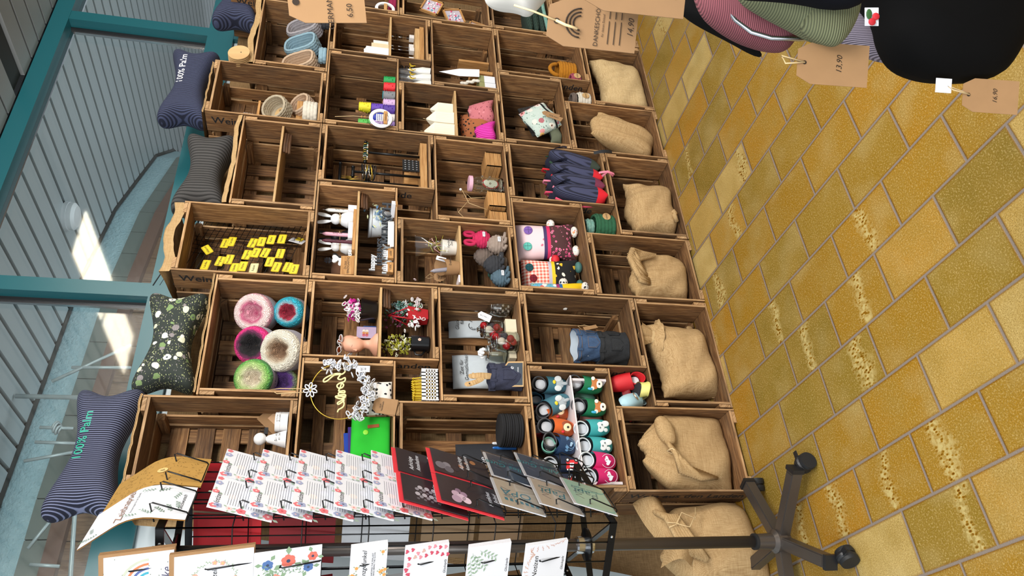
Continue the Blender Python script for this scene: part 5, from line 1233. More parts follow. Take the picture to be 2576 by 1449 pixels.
for (dx, dy, a, ln, nm) in ((-.012, -.006, 24, .085, 'neck'), (.008, .006, 10, .06, 'leg'), (-.004, .008, -14, .05, 'leg')):
    mb = MB('pale_wood'); mb.infl(smooth_out([(-.010, 0), (.010, 0), (.008, ln * .6), (.014, ln * .9), (0, ln), (-.012, ln * .8)]), .003, None, T(dx, dy, .045) @ RY(-a), rings=2, p=6); mb.disc((0, ln * .75), .003, 'ink', T(dx, dy - .0035, .045) @ RY(-a) @ RX(90)); mb.build(nm, gp)
p = at(1322, 915, 1, -.05); t_ = thing('slate_sign', 'house-shaped dark slate sign with white writing, on the jar crate corner', 'sign', T(p.x - .01, .012, zj) @ RZ(-20) @ RX(-18))
mb = MB('pale_wood'); pts = [(-.048, 0), (.048, 0), (.048, .06), (0, .095), (-.048, .06)]; mb.poly([(x, y) for x, y in pts], None, RX(90), .005); mb.build('board', t_)
mb = MB(P('233342')); mb.poly([(x * .88, .004 + y * .9) for x, y in pts], None, T(0, -.0006, 0) @ RX(90)); mb.text('home', .024, T(0, -.0012, .045) @ RX(90), 'white_paper', .3); mb.text('Willkommen', .010, T(0, -.0012, .022) @ RX(90), 'white_paper'); blossom(mb, T(0, -.0008, .078) @ RX(90), 0, 0, .009, 'white_paper', P('cfd6da')); mb.build('slate', t_)
# ---- denim pots crate
zd = SZ + .028
jeans_pot(T(.655, .115, zd + .105) , .058, .115, 'denim_blue', 'blue jeans storage pot, open at the top, stacked on the black one', 1.12, 'stitch', P('b7c3cf', .8))
jeans_pot(T(.650, .115, zd), .066, .125, 'denim_black', 'black jeans storage pot underneath the blue one', .96, 'denim_black')
# (the black pot carries the blue one)
mb = MB('kraft'); M = T(.70, .045, zd + .165) @ RY(75) @ RX(70); mb.poly([(-.03, -.01), (.03, -.01), (.03, .01), (-.03, .01)], None, M, .0008); mb.tube([(.69, .05, zd + .20), (.70, .04, zd + .22), (.71, .045, zd + .19), (.70, .05, zd + .14)], .0011, 5, 'string'); tag(mb.build('kraft_label'), 'narrow kraft label tied with string to the blue jeans pot', 'tag')
# ---- dark felt goods crate (behind the condolence cards)
zt_ = WZ + .03
p = at(1285, 1080, 1, .06); t_ = thing('felt_coil', 'rolled charcoal felt belt standing in the crate behind the dark cards', 'felt roll', T(p.x, .07, zt_))
mb = MB(P('1c1d21', .95)); 
for k in range(10): mb.lathe([(.060 - .0015 * (k % 3), .008 * k), (.062 - .001 * (k % 2), .008 * k + .004), (.060, .008 * k + .0075)], 32)
mb.build('felt_roll', t_)
p = at(1200, 1100, 1, .16); t_ = thing('felt_pouch', 'charcoal felt pouch with white lettering home sweet home', 'pouch', T(.155, .19, zt_) @ RX(-5)); mb = MB(P('34363c', .95)); pillow(mb, .20, .22, .015, None, 12, 12, 6, lambda q, u, v: (q[0], q[1], q[2] + .11)); mb.build('pouch_body', t_)
mb = MB('white_paper'); mb.text('home\nsweet\nhome', .034, T(.0, -.018, .09) @ RX(90), 'white_paper', .35); mb.build('lettering', t_)
for k, (c, lab) in enumerate((('e9ebee', 'white marker pen in front of the dark felt pouch'), ('1f66b8', 'blue marker pen in front of the dark felt pouch'))):
    mb = MB(P(c, .3)); mb.lathe([(.006, 0), (.0065, .002), (.0065, .07), (.005, .072), (.005, .085), (.003, .09)], 14, M=T(.235 - .018 * k, .145, zt_ + .001)); tag(mb.build('marker_pen'), lab, 'pen')
# ---- baby shoes
plain('collar_grey', '4b4c50', .85, var=.1); plain('collar_white', 'd3dde2', .8); plain('sole', '23262b', .8); plain('suede_tan', 'c08658', .9)
def shoe(M, col, collar, label, deco=None, name='baby_shoe', lin='dfe3ea'):
    """soft bootie, toe towards local -Z, instep towards -Y; length 12 cm"""
    t_ = thing(name, label, 'shoe', M @ SCL(1.12), 'leather baby booties')
    out = smooth_out([(-.022, .052), (.022, .052), (.027, .02), (.029, -.02), (.024, -.060), (0, -.074), (-.024, -.060), (-.029, -.02), (-.027, .02)], 2)
    mb = MB('sole'); mb.infl(out, .004, None, T(0, .012, 0), rings=3, p=6); mb.build('sole', t_)
    # toe cap: dome over the front 60 percent, open towards the heel
    mb = MB(P(col, .6)); nu, nv = 18, 14
    def f(u_, v_):
        a = pi * u_; z = .026 - .100 * v_ - .010 * sin(a) * (1 - v_); w_ = .031 * sqrt(max(0, 1 - ((v_ - .1) / .9) ** 4 if v_ > .1 else 1)); hgt = .044 * sqrt(max(0.0, 1 - (v_ / 1.0) ** 2.6)) * (1 - .10 * v_)
        return (-w_ * cos(a), .010 - hgt * sin(a) ** .8, z)
    mb.sheet(f, nu, nv); mb.build('toe_cap', t_)
    mb = MB(collar)
    def g(u_, v_):   # heel cup: tube around the ankle
        a = 2 * pi * u_; x = .0265 * cos(a) * (1 - .12 * v_); z = .026 + .028 * sin(a) * (1 - .08 * v_); y = .012 - .026 * v_ - .003 * sin(2 * a)
        return (x, y, z + .016 * v_)
    mb.sheet(g, 28, 8); mb.sheet(lambda a, b: (Vector(g(1 - a, b)) - Vector((0, 0, .034))) * .93 + Vector((0, -.001, .034)), 28, 8)
    mb.tube([Vector(g(k / 28, 1)) * 1.0 for k in range(28)], .0024, 6, closed=True); mb.build('heel_collar', t_)
    mb = MB(P(lin)); mb.infl(smooth_out([(-.016, -.018), (.016, -.018), (.016, .02), (-.016, .02)]), .002, None, T(0, .005, .028), rings=2); mb.poly([(-.010, -.012), (.010, -.012), (.010, .012), (-.010, .012)], None, T(0, .006, .026) @ RX(90)); mb.build('insole_label', t_)
    if deco:
        mb = MB('white_paper'); Md = T(0, -.0325, -.026) @ RX(90 - 14) @ SCL(1.15); deco(mb, Md); mb.build('applique', t_)
    return t_
def dd(cs): 
    def f(mb, M):
        for k, (x, y, r, c, sy) in enumerate(cs): mb.ball((0, 0, 0), (r, r * sy, .0022), P(c), M @ T(x, y, .0 + .0012 * k), 14, 6)
    return f
bear = dd([(0, .002, .017, 'b9703a', .8), (0, -.012, .012, 'f0e6d6', .8), (-.015, .008, .006, 'f0e6d6', 1), (.015, .008, .006, 'f0e6d6', 1), (0, -.011, .003, '151515', 1), (-.018, .016, .004, '35a0c8', 2)])
eleph = dd([(0, .0, .015, '9fa8ae', .9), (-.014, .005, .009, 'c9cfd2', 1.2), (.014, .005, .009, 'c9cfd2', 1.2), (0, -.014, .005, '9fa8ae', 2), (.004, .017, .006, 'e9c81f', .8)])
lion = dd([(0, 0, .018, '8a3a12', 1), (0, -.002, .012, 'e9d2a9', 1), (0, -.004, .004, '1a1412', 1), (-.014, .010, .004, 'd0202c', 1.2)])
dino = dd([(0, .004, .015, 'd5dbdb', .8), (.008, -.010, .009, 'd5dbdb', 1.3), (-.010, -.010, .006, 'c3cbcb', 1), (-.002, .006, .0025, '6d7b7d', 1), (.006, .0, .0025, '6d7b7d', 1)])
hearts = lambda mb, M: (mb.tube([M @ Vector((.019 * cos(a * pi / 10), .019 * sin(a * pi / 10), .001)) for a in range(20)], .0008, 4, 'white_paper', closed=True), heart(mb, M, -.003, 0, .009, 'white_paper', 20), heart(mb, M, .006, .004, .007, P('f6d9e2'), -20))
fire = lambda mb, M: (mb.box((-.012, -.016, 0), (.012, .016, .003), P('d5202a'), M), mb.box((-.016, -.014, .0), (-.012, .014, .002), P('e9e9ea'), M), mb.disc((.012, .012), .006, 'ink', M, z=.004), mb.disc((.012, -.012), .006, 'ink', M, z=.004), mb.disc((.012, .012), .003, 'white_paper', M, z=.005), mb.disc((.012, -.012), .003, 'white_paper', M, z=.005), mb.box((-.008, -.006, .003), (.004, .006, .0036), 'white_paper', M), mb.text('38', .007, M @ T(-.002, 0, .004) @ RZ(0), 'ink'))
koala = lambda mb, M: (mb.tube([M @ Vector((.015 * cos(a * pi / 10), .013 * sin(a * pi / 10), .001)) for a in range(20)], .0008, 4, P('6f9cc4'), closed=True), mb.disc((0, -.003), .004, P('9fc0da'), M, z=.001), mb.disc((-.013, .010), .005, P('5d8ab3'), M, z=.0006), mb.disc((.013, .010), .005, P('5d8ab3'), M, z=.0006))
bird = dd([(0, 0, .014, 'b5181f', .8), (-.012, -.008, .007, 'e9e6da', .8), (.006, .012, .003, '222222', .6)])
zsx = WZ - SZ + 0
zsh = CL + .012                    # floor of the shoe crate
tier = CL + SZ * .50               # top of the upper cardboard tier
def plshoe(px, py, Y, z, rot, *a, **k):
    p = at(px, py, 1, Y); return shoe(T(p.x, Y, z) @ RZ(rot[2]) @ RX(rot[0]) @ RY(rot[1]), *a, **k)
t_ = thing('cardboard_tier', 'white cardboard tier dividing the baby shoe crate', 'box', T(.245, .12, zsh))
MB(P('e6dde0')).box((-.21, -.095, .0), (-.20, .08, .145)).box((.20, -.095, .0), (.21, .08, .145)).box((-.215, -.108, .145), (.215, .10, .150)).build('tier_board', t_)
UP = tier + .065; LO = zsh + .082
for (px, py, Y, z, rot, col, colr, lab, dc) in (
  (1400, 968, .07, .0, (8, 0, -18), '3f7384', 'collar_grey', 'teal bootie with elephant and yellow crown, upper tier, farthest right', eleph),
  (1385, 1022, .06, .0, (4, -25, -18), '3f7384', 'collar_grey', 'teal bootie with elephant tilted over the orange one, upper tier', eleph),
  (1400, 1075, .05, .0, (6, 4, -18), 'd9652b', 'collar_grey', 'orange bootie with lion face and red bow, upper tier', lion),
  (1362, 1115, .04, .0, (20, 8, -10), '2c4a72', 'collar_grey', 'dark blue bootie with outlined koala, nearer the glass jars side', koala),
  (1405, 1122, .05, .0, (16, 0, -14), '2c4a72', P('6fae9d'), 'dark blue bootie with outlined koala, above the fire engine shoe', koala),
  (1412, 1170, .045, .0, (6, 0, -16), '1c2942', P('b5b9bd'), 'navy bootie with red fire engine and price sticker, seen through the rack', fire),
  (1420, 1212, .045, .0, (6, 0, -16), '1c2942', P('b5b9bd'), 'second navy bootie with red fire engine, lowest at the photo bottom side', fire)):
    plshoe(px, py, Y, UP, rot, col, colr, lab, dc)
for (px, py, Y, rot, col, colr, lab, dc) in (
  (1365, 950, .15, (10, 5, -10), '6b4a86', P('8a4a3c'), 'violet bootie behind the elephant shoes, upper tier', None),
  (1352, 1000, .15, (8, -20, 10), '4f7d97', P('4f7d97'), 'greyish blue bootie at the back of the upper tier', dd([(0, 0, .004, 'e9eef2', 1)])),
  (1360, 1050, .14, (0, 15, -10), '8e1c2b', P('6f1420'), 'dark red bootie behind the orange lion shoe', None),
  (1365, 1085, .15, (0, 15, -10), '94202e', P('c23a45'), 'second dark red bootie behind the orange lion shoe', None),
  (1412, 1045, .10, (0, -12, -10), 'd9652b', 'collar_grey', 'orange bootie with lion face under the tilted elephant shoe', lion)):
    plshoe(px, py, Y, UP, rot, col, colr, lab, dc)
for (px, py, Y, rot, col, colr, lab, dc) in (
  (1505, 968, .05, (8, 6, -16), '1c7a52', 'collar_grey', 'green bootie with bear and blue feather, lower tier, farthest right', bear),
  (1498, 1025, .05, (8, 4, -16), '1c7a52', 'collar_grey', 'green bootie with bear and blue feather, lower tier, second from right', bear),
  (1500, 1078, .05, (6, -4, -16), '3fa9ae', 'collar_white', 'turquoise bootie with white dinosaur, right one of the pair', dino),
  (1500, 1122, .05, (6, 0, -16), '3fa9ae', 'collar_white', 'turquoise bootie with white dinosaur, left one of the pair', dino),
  (1512, 1160, .04, (6, 4, -16), 'd3256f', 'collar_white', 'pink bootie with white heart wreath, right one of the pair', hearts),
  (1512, 1200, .04, (6, 0, -16), 'd3256f', 'collar_white', 'pink bootie with white heart wreath, left one of the pair', hearts),
  (1470, 1000, .15, (0, 10, 0), '6fae9d', P('4a7d72'), 'mint green bootie at the back of the lower tier', None),
  (1470, 1050, .15, (0, -8, 0), '5f86b0', P('3a7a66'), 'light blue bootie at the back of the lower tier', None),
  (1520, 1050, .13, (0, 0, 0), 'd99a92', P('d99a92'), 'salmon bootie mostly hidden behind the turquoise pair', None)):
    plshoe(px, py, Y, LO, rot, col, colr, lab, dc)
# shoes in the gap on top of the big-sack crate
zg0 = SZ + .002
p = Vector((.435, .06, zg0))
shoe(T(.415, .05, zg0 + .03) @ RZ(-30) @ RX(90) @ RY(20), 'e3dc8f', P('d8d27a'), 'pale yellow bootie with ladybird lying in the gap beside the shoe crate', bird)
shoe(T(.40, .12, zg0 + .055) @ RZ(40) @ RX(70), '9a1420', P('8a0f1a'), 'dark red bootie under the yellow one in the gap', None)
shoe(T(.375, .055, zg0 + .062) @ RZ(20) @ RX(30) @ RY(150), 'a9cdd9', P('b8d6de'), 'sky blue bootie with animal face standing in the gap', dd([(0, 0, .014, '9a7a5c', .8), (0, -.006, .006, 'e9e2d6', 1)]))
t_ = shoe(T(.462, .055, zg0 + .075) @ RX(-15) @ RY(175), 'c81822', P('c81822'), 'bright red bootie standing upright in the gap, rightmost of its group', None)
# ================================================================ block 1 goods
# yellow name signs on a black wire grid (leaning from the upper right back to the lower front left)
zy = 2 * WZ + .03
gB, gT = at(776, 565, 1, .10), at(488, 640, 1, .15); gM = axes(tuple(gB), (.96, .10, -.26), tuple(gT - gB)); gh = (gT - gB).length
gr = thing('wire_grid', 'black wire grid leaning in the top crate with the yellow signs', 'grid', gM)
mb = MB('black_metal')
def glen(y):
    q = gM @ Vector((0, y, 0)); return (q.x - (WX + .016)) / .97
for k in range(12):
    x = -.022 * k; ok = [y for y in [gh * q / 60 for q in range(61)] if -x <= glen(y) and (gM @ Vector((x, y, 0))).z > 2 * WZ + .03]
    if ok: mb.tube([(x, min(ok), 0), (x, max(ok), 0)], .0013 if k else .0028, 4)
for k in range(20):
    y = gh * k / 19; l_ = glen(y)
    if (gM @ Vector((-l_, y, 0))).z > 2 * WZ + .03: mb.tube([(-l_, y, .002), (0, y, .002)], .0013 if k < 19 else .0028, 4)
mb.build('grid_wires', gr)
SG = P('e6cb2a', .4); NM = ['Alliance', 'Bärbeln', 'Carolin', 'Hoggene', 'Sanne', 'Käfer', 'Reiner', 'Borgheim', 'Wuckert', 'Ländle', 'Hoggene', 'Rhodt', 'Mundart', 'Hofstadt', 'Bächle', 'Gässle', 'Hütte', 'Winzer', 'Strausse', 'Kelter', 'Reben', 'Trotte', 'Sulz']
SGN = [(522, 630, -75), (568, 615, 10), (584, 612, 10), (636, 613, 20), (659, 611, 8), (684, 607, 8), (710, 603, 8), (555, 660, 18), (578, 657, 10), (518, 668, 10), (622, 644, 15), (645, 640, 18), (668, 638, 25), (706, 641, 8), (680, 663, 10), (590, 676, 5), (612, 673, 8), (697, 676, 18), (724, 674, 22), (741, 680, 8), (640, 679, 0)]
nz_ = gM.to_3x3() @ Vector((0, 0, 1)); o0 = gM.translation
WHERE = ['uppermost beside the crate end', 'top row, first', 'top row, second', 'top row, third, big letters', 'top row, fourth', 'top row, fifth', 'top row, next to the plastic bag', 'second row, first of a pair', 'second row, second of a pair', 'bottom row near the crate top end', 'middle row, left of three touching', 'middle row, centre of three touching', 'middle row, right of three touching', 'alone below the plastic bag', 'tilted with big letters Rhodt', 'bottom row, half behind the rim', 'bottom row, second behind the rim', 'bottom row, tilted left of the long one', 'bottom row, tilted long name', 'bottom row, last near the crate bottom', 'pale handwritten one among the yellow signs']
for k, (px, py, a) in enumerate(SGN):
    d = RR * (724.5 - py) + RD * (px - 1288) + RF * FPX; tt = (o0 - CP).dot(nz_) / d.dot(nz_); q = CP + d * tt
    M = Matrix.Translation(q + nz_ * (.005 + .0028 * (k % 3))) @ gM.to_3x3().to_4x4() @ RZ(12 - a * .5) ; c_ = SG if k < 20 else P('ddd6a0')
    mb = MB(c_); M = M @ SCL(1.15, 1.15, 1); mb.poly([(-.020, -.0135), (.020, -.0135), (.022, -.0115), (.022, .0115), (.020, .0135), (-.020, .0135), (-.022, .0115), (-.022, -.0115)], c_, M, .0024)
    mb.tube([M @ Vector(v) for v in ((-.020, -.0115, .0003), (.020, -.0115, .0003), (.020, .0115, .0003), (-.020, .0115, .0003))], .0004, 4, 'ink', closed=True); mb.text(NM[k], .011, M @ T(0, .001, .0004), 'ink', bold=.01)
    tag(mb.build('name_sign'), 'small yellow town sign on the wire grid, ' + WHERE[k], 'sign', 'yellow name signs on the wire grid')
q = at(748, 605, 1, .10); M = axes(tuple(q), (.80, .58, 0), (.1, -.1, 1)) @ RZ(-14)
t_ = thing('plastic_bag', 'clear plastic bag holding a paper slip and yellow sign on the grid', 'bag', M); mb = MB('film'); mb.sheet(lambda u, v: (-.045 + .09 * u, -.04 + .075 * v, .006 * sin(7 * u) * sin(5 * v) + .006), 12, 10); mb.build('bag_film', t_)
mb = MB('white_paper'); mb.box((-.036, -.030, 0), (.022, .026, .001)); mb.box((-.005, -.018, .002), (.033, .008, .004), SG); mb.text('Arvenee', .011, T(.014, -.005, .0045), 'ink'); mb.text('1 Stück\n3,50', .008, T(-.02, .01, .0012), 'ink'); mb.build('paper_slip', t_)
# ---- bark strips under shelves
def bark2(px, py, Y, ln, label, z=None, horiz=True):
    p = at(px, py, 1, Y); mb = MB('dark_wood'); x0_ = p.x
    for q in range(3): mb.tube([(x0_ - ln / 2, Y + .004 * q, z - .010 * q), (x0_, Y + .004 * q + .004, z - .010 * q + .003), (x0_ + ln / 2, Y + .004 * q, z - .010 * q)], [.006, .008, .0055], 7)
    tag(mb.build('bark_strip'), label, 'bark')
bark2(728, 360, .03, .11, 'dark split bark strip under the shelf of the nearly empty top crate', 2 * WZ + CS * .48 - .010)
bark2(957, 745, .03, .10, 'dark split bark strip under the shelf of the mannequin crate', WZ + SZ + CL * .435 - .011)
bark2(915, 500, .03, .10, 'dark split bark strip under the bunny shelf', WZ + CL + CS * .47 - .011)
# ---- bunny crate (h2 of block 1,1)
zu = WZ + CL + CS * .47 + .010; zw = WZ + CL + .012
def candle(px, py, Y, r, h, c, label, z=zu):
    p = at(px, py, 1, Y); t_ = thing('taper_candle', label, 'candle', T(p.x, Y, z)); MB(P(c, .4)).lathe([(r, 0), (r, h), (r * .4, h + .012), (.001, h + .014)], 16).build('wax', t_); MB('white_plastic').tube([(0, 0, h + .012), (.001, 0, h + .024)], .001, 5).build('wick', t_)
    mb = MB('ink'); mb.text('zur Taufe', .010, T(0, -r - .0004, h * .6) @ RX(90) @ RZ(90), 'ink', .2); mb.build('lettering', t_); return t_
holder = at(895, 585, 1, .06); tag(MB('box_wood').box((holder.x - .11, .03, zu), (holder.x + .10, .085, zu + .012)).build('candle_board'), 'long wooden board carrying candles on the bunny shelf', 'board')
tag(MB(P('e9e4e6')).box((holder.x + .115, .06, zu), (holder.x + .145, .12, zu + .035)).build('white_box'), 'small white box at the right end of the bunny shelf', 'box')
tag(MB('white_plastic').box((holder.x - .045, .038, zu + .0125), (holder.x + .035, .08, zu + .03)).build('candle_block'), 'white block in front of the pink candle', 'block')
candle(850, 530, .105, .008, .115, 'eceae4', 'white candle on the bunny shelf, farthest right')
candle(850, 590, .10, .008, .120, 'e0a9bb', 'pink candle between the two white bunnies')
candle(850, 607, .055, .007, .105, '4f1527', 'dark red candle beside the pink one', zu + .0125)
def bunny(px, py, Y, s, c, label, z=zu):
    p = at(px, py, 1, Y); t_ = thing('bunny_figure', label, 'figurine', T(p.x, Y, z) @ SCL(s), 'plain bunny figures'); mb = MB(c)
    mb.lathe([(.022, 0), (.030, .012), (.031, .030), (.022, .050), (.012, .058)], 22); mb.ball((0, 0, .072), (.021, .019, .019), n=18, seg=12); mb.ball((0, -.018, .070), (.003, .003, .002)); mb.build('body', t_)
    for sx in (-1, 1): m2 = MB(c); m2.infl(smooth_out([(-.004, 0), (.004, 0), (.009, .03), (.006, .055), (-.006, .055), (-.009, .03)]), .004, None, T(sx * .010, 0, .086) @ RY(sx * 12)); m2.build('ear', t_)
    mb = MB('string'); mb.tube([(.016 * cos(a * pi / 8), .016 * sin(a * pi / 8), .056) for a in range(16)], .0018, 5, closed=True); mb.tube([(0, -.017, .056), (-.012, -.022, .060), (-.002, -.02, .054), (.012, -.022, .060), (0, -.017, .056)], .0012, 5); mb.build('bow', t_)
bunny(868, 553, .10, 1.15, P('dfe3e6', .5), 'white bunny figure with straw bow, ribbed body, right of the pink candle')
bunny(870, 622, .11, 1.05, P('e6e6e6', .5), 'white bunny figure with floral body behind the dark red candle')
bunny(875, 598, .16, 1.1, P('17181b', .5), 'black bunny figure behind the pink candle')
for k, (x_, y_, c, lab) in enumerate(((660, .07, 'f0f0ee', 'white wooden hearts stacked upright with cut word Zuhause'), (655, .13, '1a1b1e', 'black hearts stacked behind the white ones'))):
    p = at(875, x_, 1, y_); t_ = thing('heart_sign', lab, 'decoration', T(p.x, y_, zu))
    mb = MB(P(c)); 
    for q in range(3): heart(mb, T(.012 * (q - 1), -.002 * q, .025 + .024 * q) @ RX(90), 0, 0, .018, P(c)); heart(mb, T(.012 * (q - 1), -.002 * q + .006, .025 + .024 * q) @ RX(90), 0, 0, .018, P(c))
    mb.box((-.03, -.006, 0), (.03, .010, .008)); mb.build('hearts', t_); mb = MB(P(c)); mb.text('Zuhause', .030, T(.004, -.010, .02) @ RX(90), P(c), .2, .02); mb.build('cut_word', t_)
p = at(893, 662, 1, .03); t_ = thing('voucher_board', 'light wooden board printed with a saying, front left on the bunny shelf', 'sign', T(p.x - .01, .028, zu) @ RX(-8)); MB('box_wood').box((-.045, 0, 0), (.045, .008, .052)).build('board', t_); mb = MB('ink'); mb.text('Du bist\nEINZIGARTIG', .013, T(0, -.0006, .028) @ RX(90), 'ink'); mb.build('lettering', t_)
p = at(820, 655, 1, .2); t_ = thing('word_plaque', 'brown wooden plaque with cut lettering at the back of the bunny crate', 'sign', T(p.x, .22, zu + .04)); MB(P('7a5236')).box((-.05, 0, -.04), (.05, .006, .05)).build('plaque', t_); mb = MB('ink'); mb.text('Einzigartig\nKerstin', .016, T(0, -.0008, .0) @ RX(90), 'ink', .2); mb.build('lettering', t_)
p = at(812, 636, 1, .15); mb = MB(P('6b6b70'))
for a in (45, 135, 225, 315): mb.infl([(v[0], v[1]) for v in [(16 * sin(b) ** 3 / 16 * .009, (13 * cos(b) - 5 * cos(2 * b) - 2 * cos(3 * b) - cos(4 * b)) / 16 * .009) for b in [2 * pi * q / 14 for q in range(14)]]], .002, None, T(p.x, .20, zu + .105) @ RY(a) @ T(0, 0, .010), rings=2)
mb.tube([(p.x, .20, zu), (p.x, .20, zu + .10)], .0012, 5); tag(mb.build('clover_pick'), 'grey four-leaf clover on a stick at the back of the bunny shelf', 'ornament')
# lower half: white bucket with flowers, cut words, wooden picture blocks
p = at(955, 560, 1, .15); t_ = thing('metal_bucket', 'white dotted metal bucket with dried blue flowers below the bunny shelf', 'bucket', T(p.x, .155, zw)); MB(P('dce3e8', .35)).lathe([(.052, 0), (.066, .095), (.068, .098), (.064, .096), (.05, .006)], 34).build('bucket_body', t_)
mb = MB(P('5c4a3c')); mb.tube([(.0655 * cos(a * pi / 16), .0655 * sin(a * pi / 16), .086) for a in range(32)], .0009, 4, closed=True)
for k in range(16): mb.ball((.0605 * cos(k * .9 + 3), .0605 * sin(k * .9 + 3), .02 + .055 * ((k * .37) % 1)), .0016, P(['b04a4a', '6b8f6a', '8a8f99'][k % 3]), n=6, seg=4)
mb.build('dots', t_)
stem_flowers(t_, 40, (-.01, -.07, .055), (.040, .008, .018), [P('5f86ad'), P('7fa3c4'), P('d9dfb2')], .008, 'dried_flowers', seed=22)
LT = P('3a3f46')
def word(s, size, p, M, mat, label, name='cut_word', th=.008, sx=1):
    mb = MB(mat); v, f = text_mesh(s, 0, .02); n_ = len(v)
    for z_ in (0, -th): mb.add([(q.x * size * sx, q.y * size, z_) for q in v], f, mat, M)
    # side walls along every boundary edge
    ed = {}
    for fc in f:
        for a, b in zip(fc, fc[1:] + fc[:1]): ed[(a, b)] = 1
    vs = [(q.x * size * sx, q.y * size, 0) for q in v] + [(q.x * size * sx, q.y * size, -th) for q in v]
    mb.add(vs, [(a, a + n_, b + n_, b) for (a, b) in ed if (b, a) not in ed], mat, M); return tag(mb.build(name), label, 'lettering')
p = at(975, 560, 1, .05); word('MENSCH', .062, p, T(p.x - .0, .05, zw + .024) @ RX(90), LT, 'dark grey cut-out word MENSCH standing on the crate floor', sx=.9)
p = at(975, 627, 1, .06); word('LIEBLINGS', .03, p, T(p.x - .01, .065, zw + .052) @ RX(90), LT, 'dark grey cut-out small word left of MENSCH')
p = at(955, 650, 1, .10); word('HAPPY', .05, p, T(p.x, .10, zw + .02) @ RX(90), P('d3dde4'), 'white cut-out word HAPPY behind the wooden blocks'); word('happy', .034, p, T(p.x, .13, zw + .078) @ RX(90), P('dfe4e8'), 'white script word happy above the block word')
tag(MB(P('b9b4ae')).box((p.x - .05, .095, zw), (p.x + .05, .14, zw + .003)).build('thin_board'), 'thin grey base under the white words', 'board')
for k, (px, py) in enumerate(((985, 640), (985, 675), (990, 657))):
    p = at(px, py, 1, .04); t_ = thing('wood_block', ['block sign with white figures, right of three', 'block sign with white figures, left of three', 'flat block between the two figure signs'][k] + ' on the lower bunny crate floor', 'block', T(p.x, .04 + .05 * (k == 2), zw), 'small wooden blocks'); MB('box_wood').box((-.024, -.008, 0), (.024, .010, .022)).build('block', t_)
    mb = MB('ink'); mb.text('LIEBE', .011, T(0, -.0086, .011) @ RX(90), 'ink'); mb.build('lettering', t_)
    mb = MB('white_plastic'); [mb.ball((-.012 + .009 * q, 0, .030 + .003 * (q % 2)), (.003, .002, .009)) for q in range(4)]; mb.box((-.018, -.002, .021), (.018, .002, .025)); mb.build('figures', t_)
mb = MB(P('d8cdbf')); p = at(992, 590, 1, .02); 
for q in range(2): M = T(p.x + .02 * q, .022 + .012 * q, zw) @ RX(-10); mb = MB(P('e4ddd2')); mb.box((-.06, 0, 0), (.06, .004, .016 + .008 * q), None, M); tag(mb.build('picture_board'), ['pale thin picture board leaning in front of MENSCH', 'second pale board just behind the front one'][q], 'board')
p = at(963, 492, 1, .10); tag(MB(P('d7d2cb')).box((p.x - .022, .10, zw), (p.x + .022, .104, zw + .06)).build('tag_card'), 'light card with bow tag in the right corner behind MENSCH', 'card')
# ---- jewellery crate (v2 block 1,1)
zq = WZ + SZ + .028; xq = WX + CL + .005
base_ = tag(MB('box_wood').box((xq + .02, .03, zq), (xq + .30, .13, zq + .030)).build('wood_plinth'), 'solid wooden plinth on the bottom of the jewellery crate', 'plinth')
def stand(x, y, h, w_, z, label):
    t_ = thing('jewellery_stand', label, 'stand', T(x, y, z), 'black T-shaped jewellery stands'); MB('black_metal').tube([(0, 0, 0), (0, 0, h)], .0055, 12).build('pole', t_); MB('black_metal').tube([(-w_ / 2, 0, h), (w_ / 2, 0, h)], .007, 12).ball((-w_ / 2, 0, h), .0085).ball((w_ / 2, 0, h), .0085).build('arm', t_); return t_
zp_ = zq + .0305
st1 = stand(xq + .10, .10, .345, .19, zp_, 'tallest black jewellery stand with fine gold chains'); st2 = stand(xq + .235, .055, .24, .12, zp_, 'black jewellery stand with a row of rings on its arm'); st3 = stand(xq + .10, .04, .29, .05, zp_, 'black jewellery stand with stacked leather bracelets')
mb = MB('gold')
for k in range(8): mb.tube([(-.07 + .012 * k, 0, .345), (-.068 + .012 * k, -.006, .28), (-.064 + .012 * k, -.008, .18 + .012 * k), (-.061 + .012 * k, 0, .28), (-.06 + .012 * k, 0, .345)], .0009, 4)
mb.build('chains', st1)
mb = MB('black')
for k in range(9): mb.tube([(.034 * cos(a * pi / 9) + .003 * sin(k), .030 * sin(a * pi / 9), .20 + .006 * k + .006 * sin(a * pi / 9 + k)) for a in range(18)], .0025, 5, ['black', 'black', 'gold', 'chrome'][k % 4], closed=True)
mb.build('bracelets', st3)
mb = MB('gold')
for k in range(9): mb.tube([(-.05 + .012 * k, .008 * cos(a * pi / 4), .24 + .010 * sin(a * pi / 4)) for a in range(8)], .0014, 4, ['gold', 'gold', P('cfd6d0'), P('3c7c6a')][k % 4], closed=True); mb.ball((-.05 + .012 * k, -.010, .232), .0035, P(['e9c9a2', 'dfe3e3', '2c5c4a'][k % 3]), n=8, seg=5)
mb.build('rings', st2)
p = at(1045, 405, 1, .06); t_ = thing('earring_card', 'black card with rows of silver earrings in the jewellery crate', 'card', T(xq + .185, .060, zp_) @ RZ(8)); mb = MB('black'); mb.box((-.038, 0, 0), (.038, .004, .075)); mb.build('card_board', t_); mb = MB('chrome')
for k in range(20): mb.ball((-.030 + .015 * (k % 5), -.003, .012 + .017 * (k // 5)), (.0035, .0025, .005), n=8, seg=5)
mb.build('earrings', t_)
tag(MB('box_wood').box((xq + .15, .145, zq), (xq + .22, .22, zq + .09)).build('wood_plinth'), 'upright wooden block behind the earring card', 'plinth')
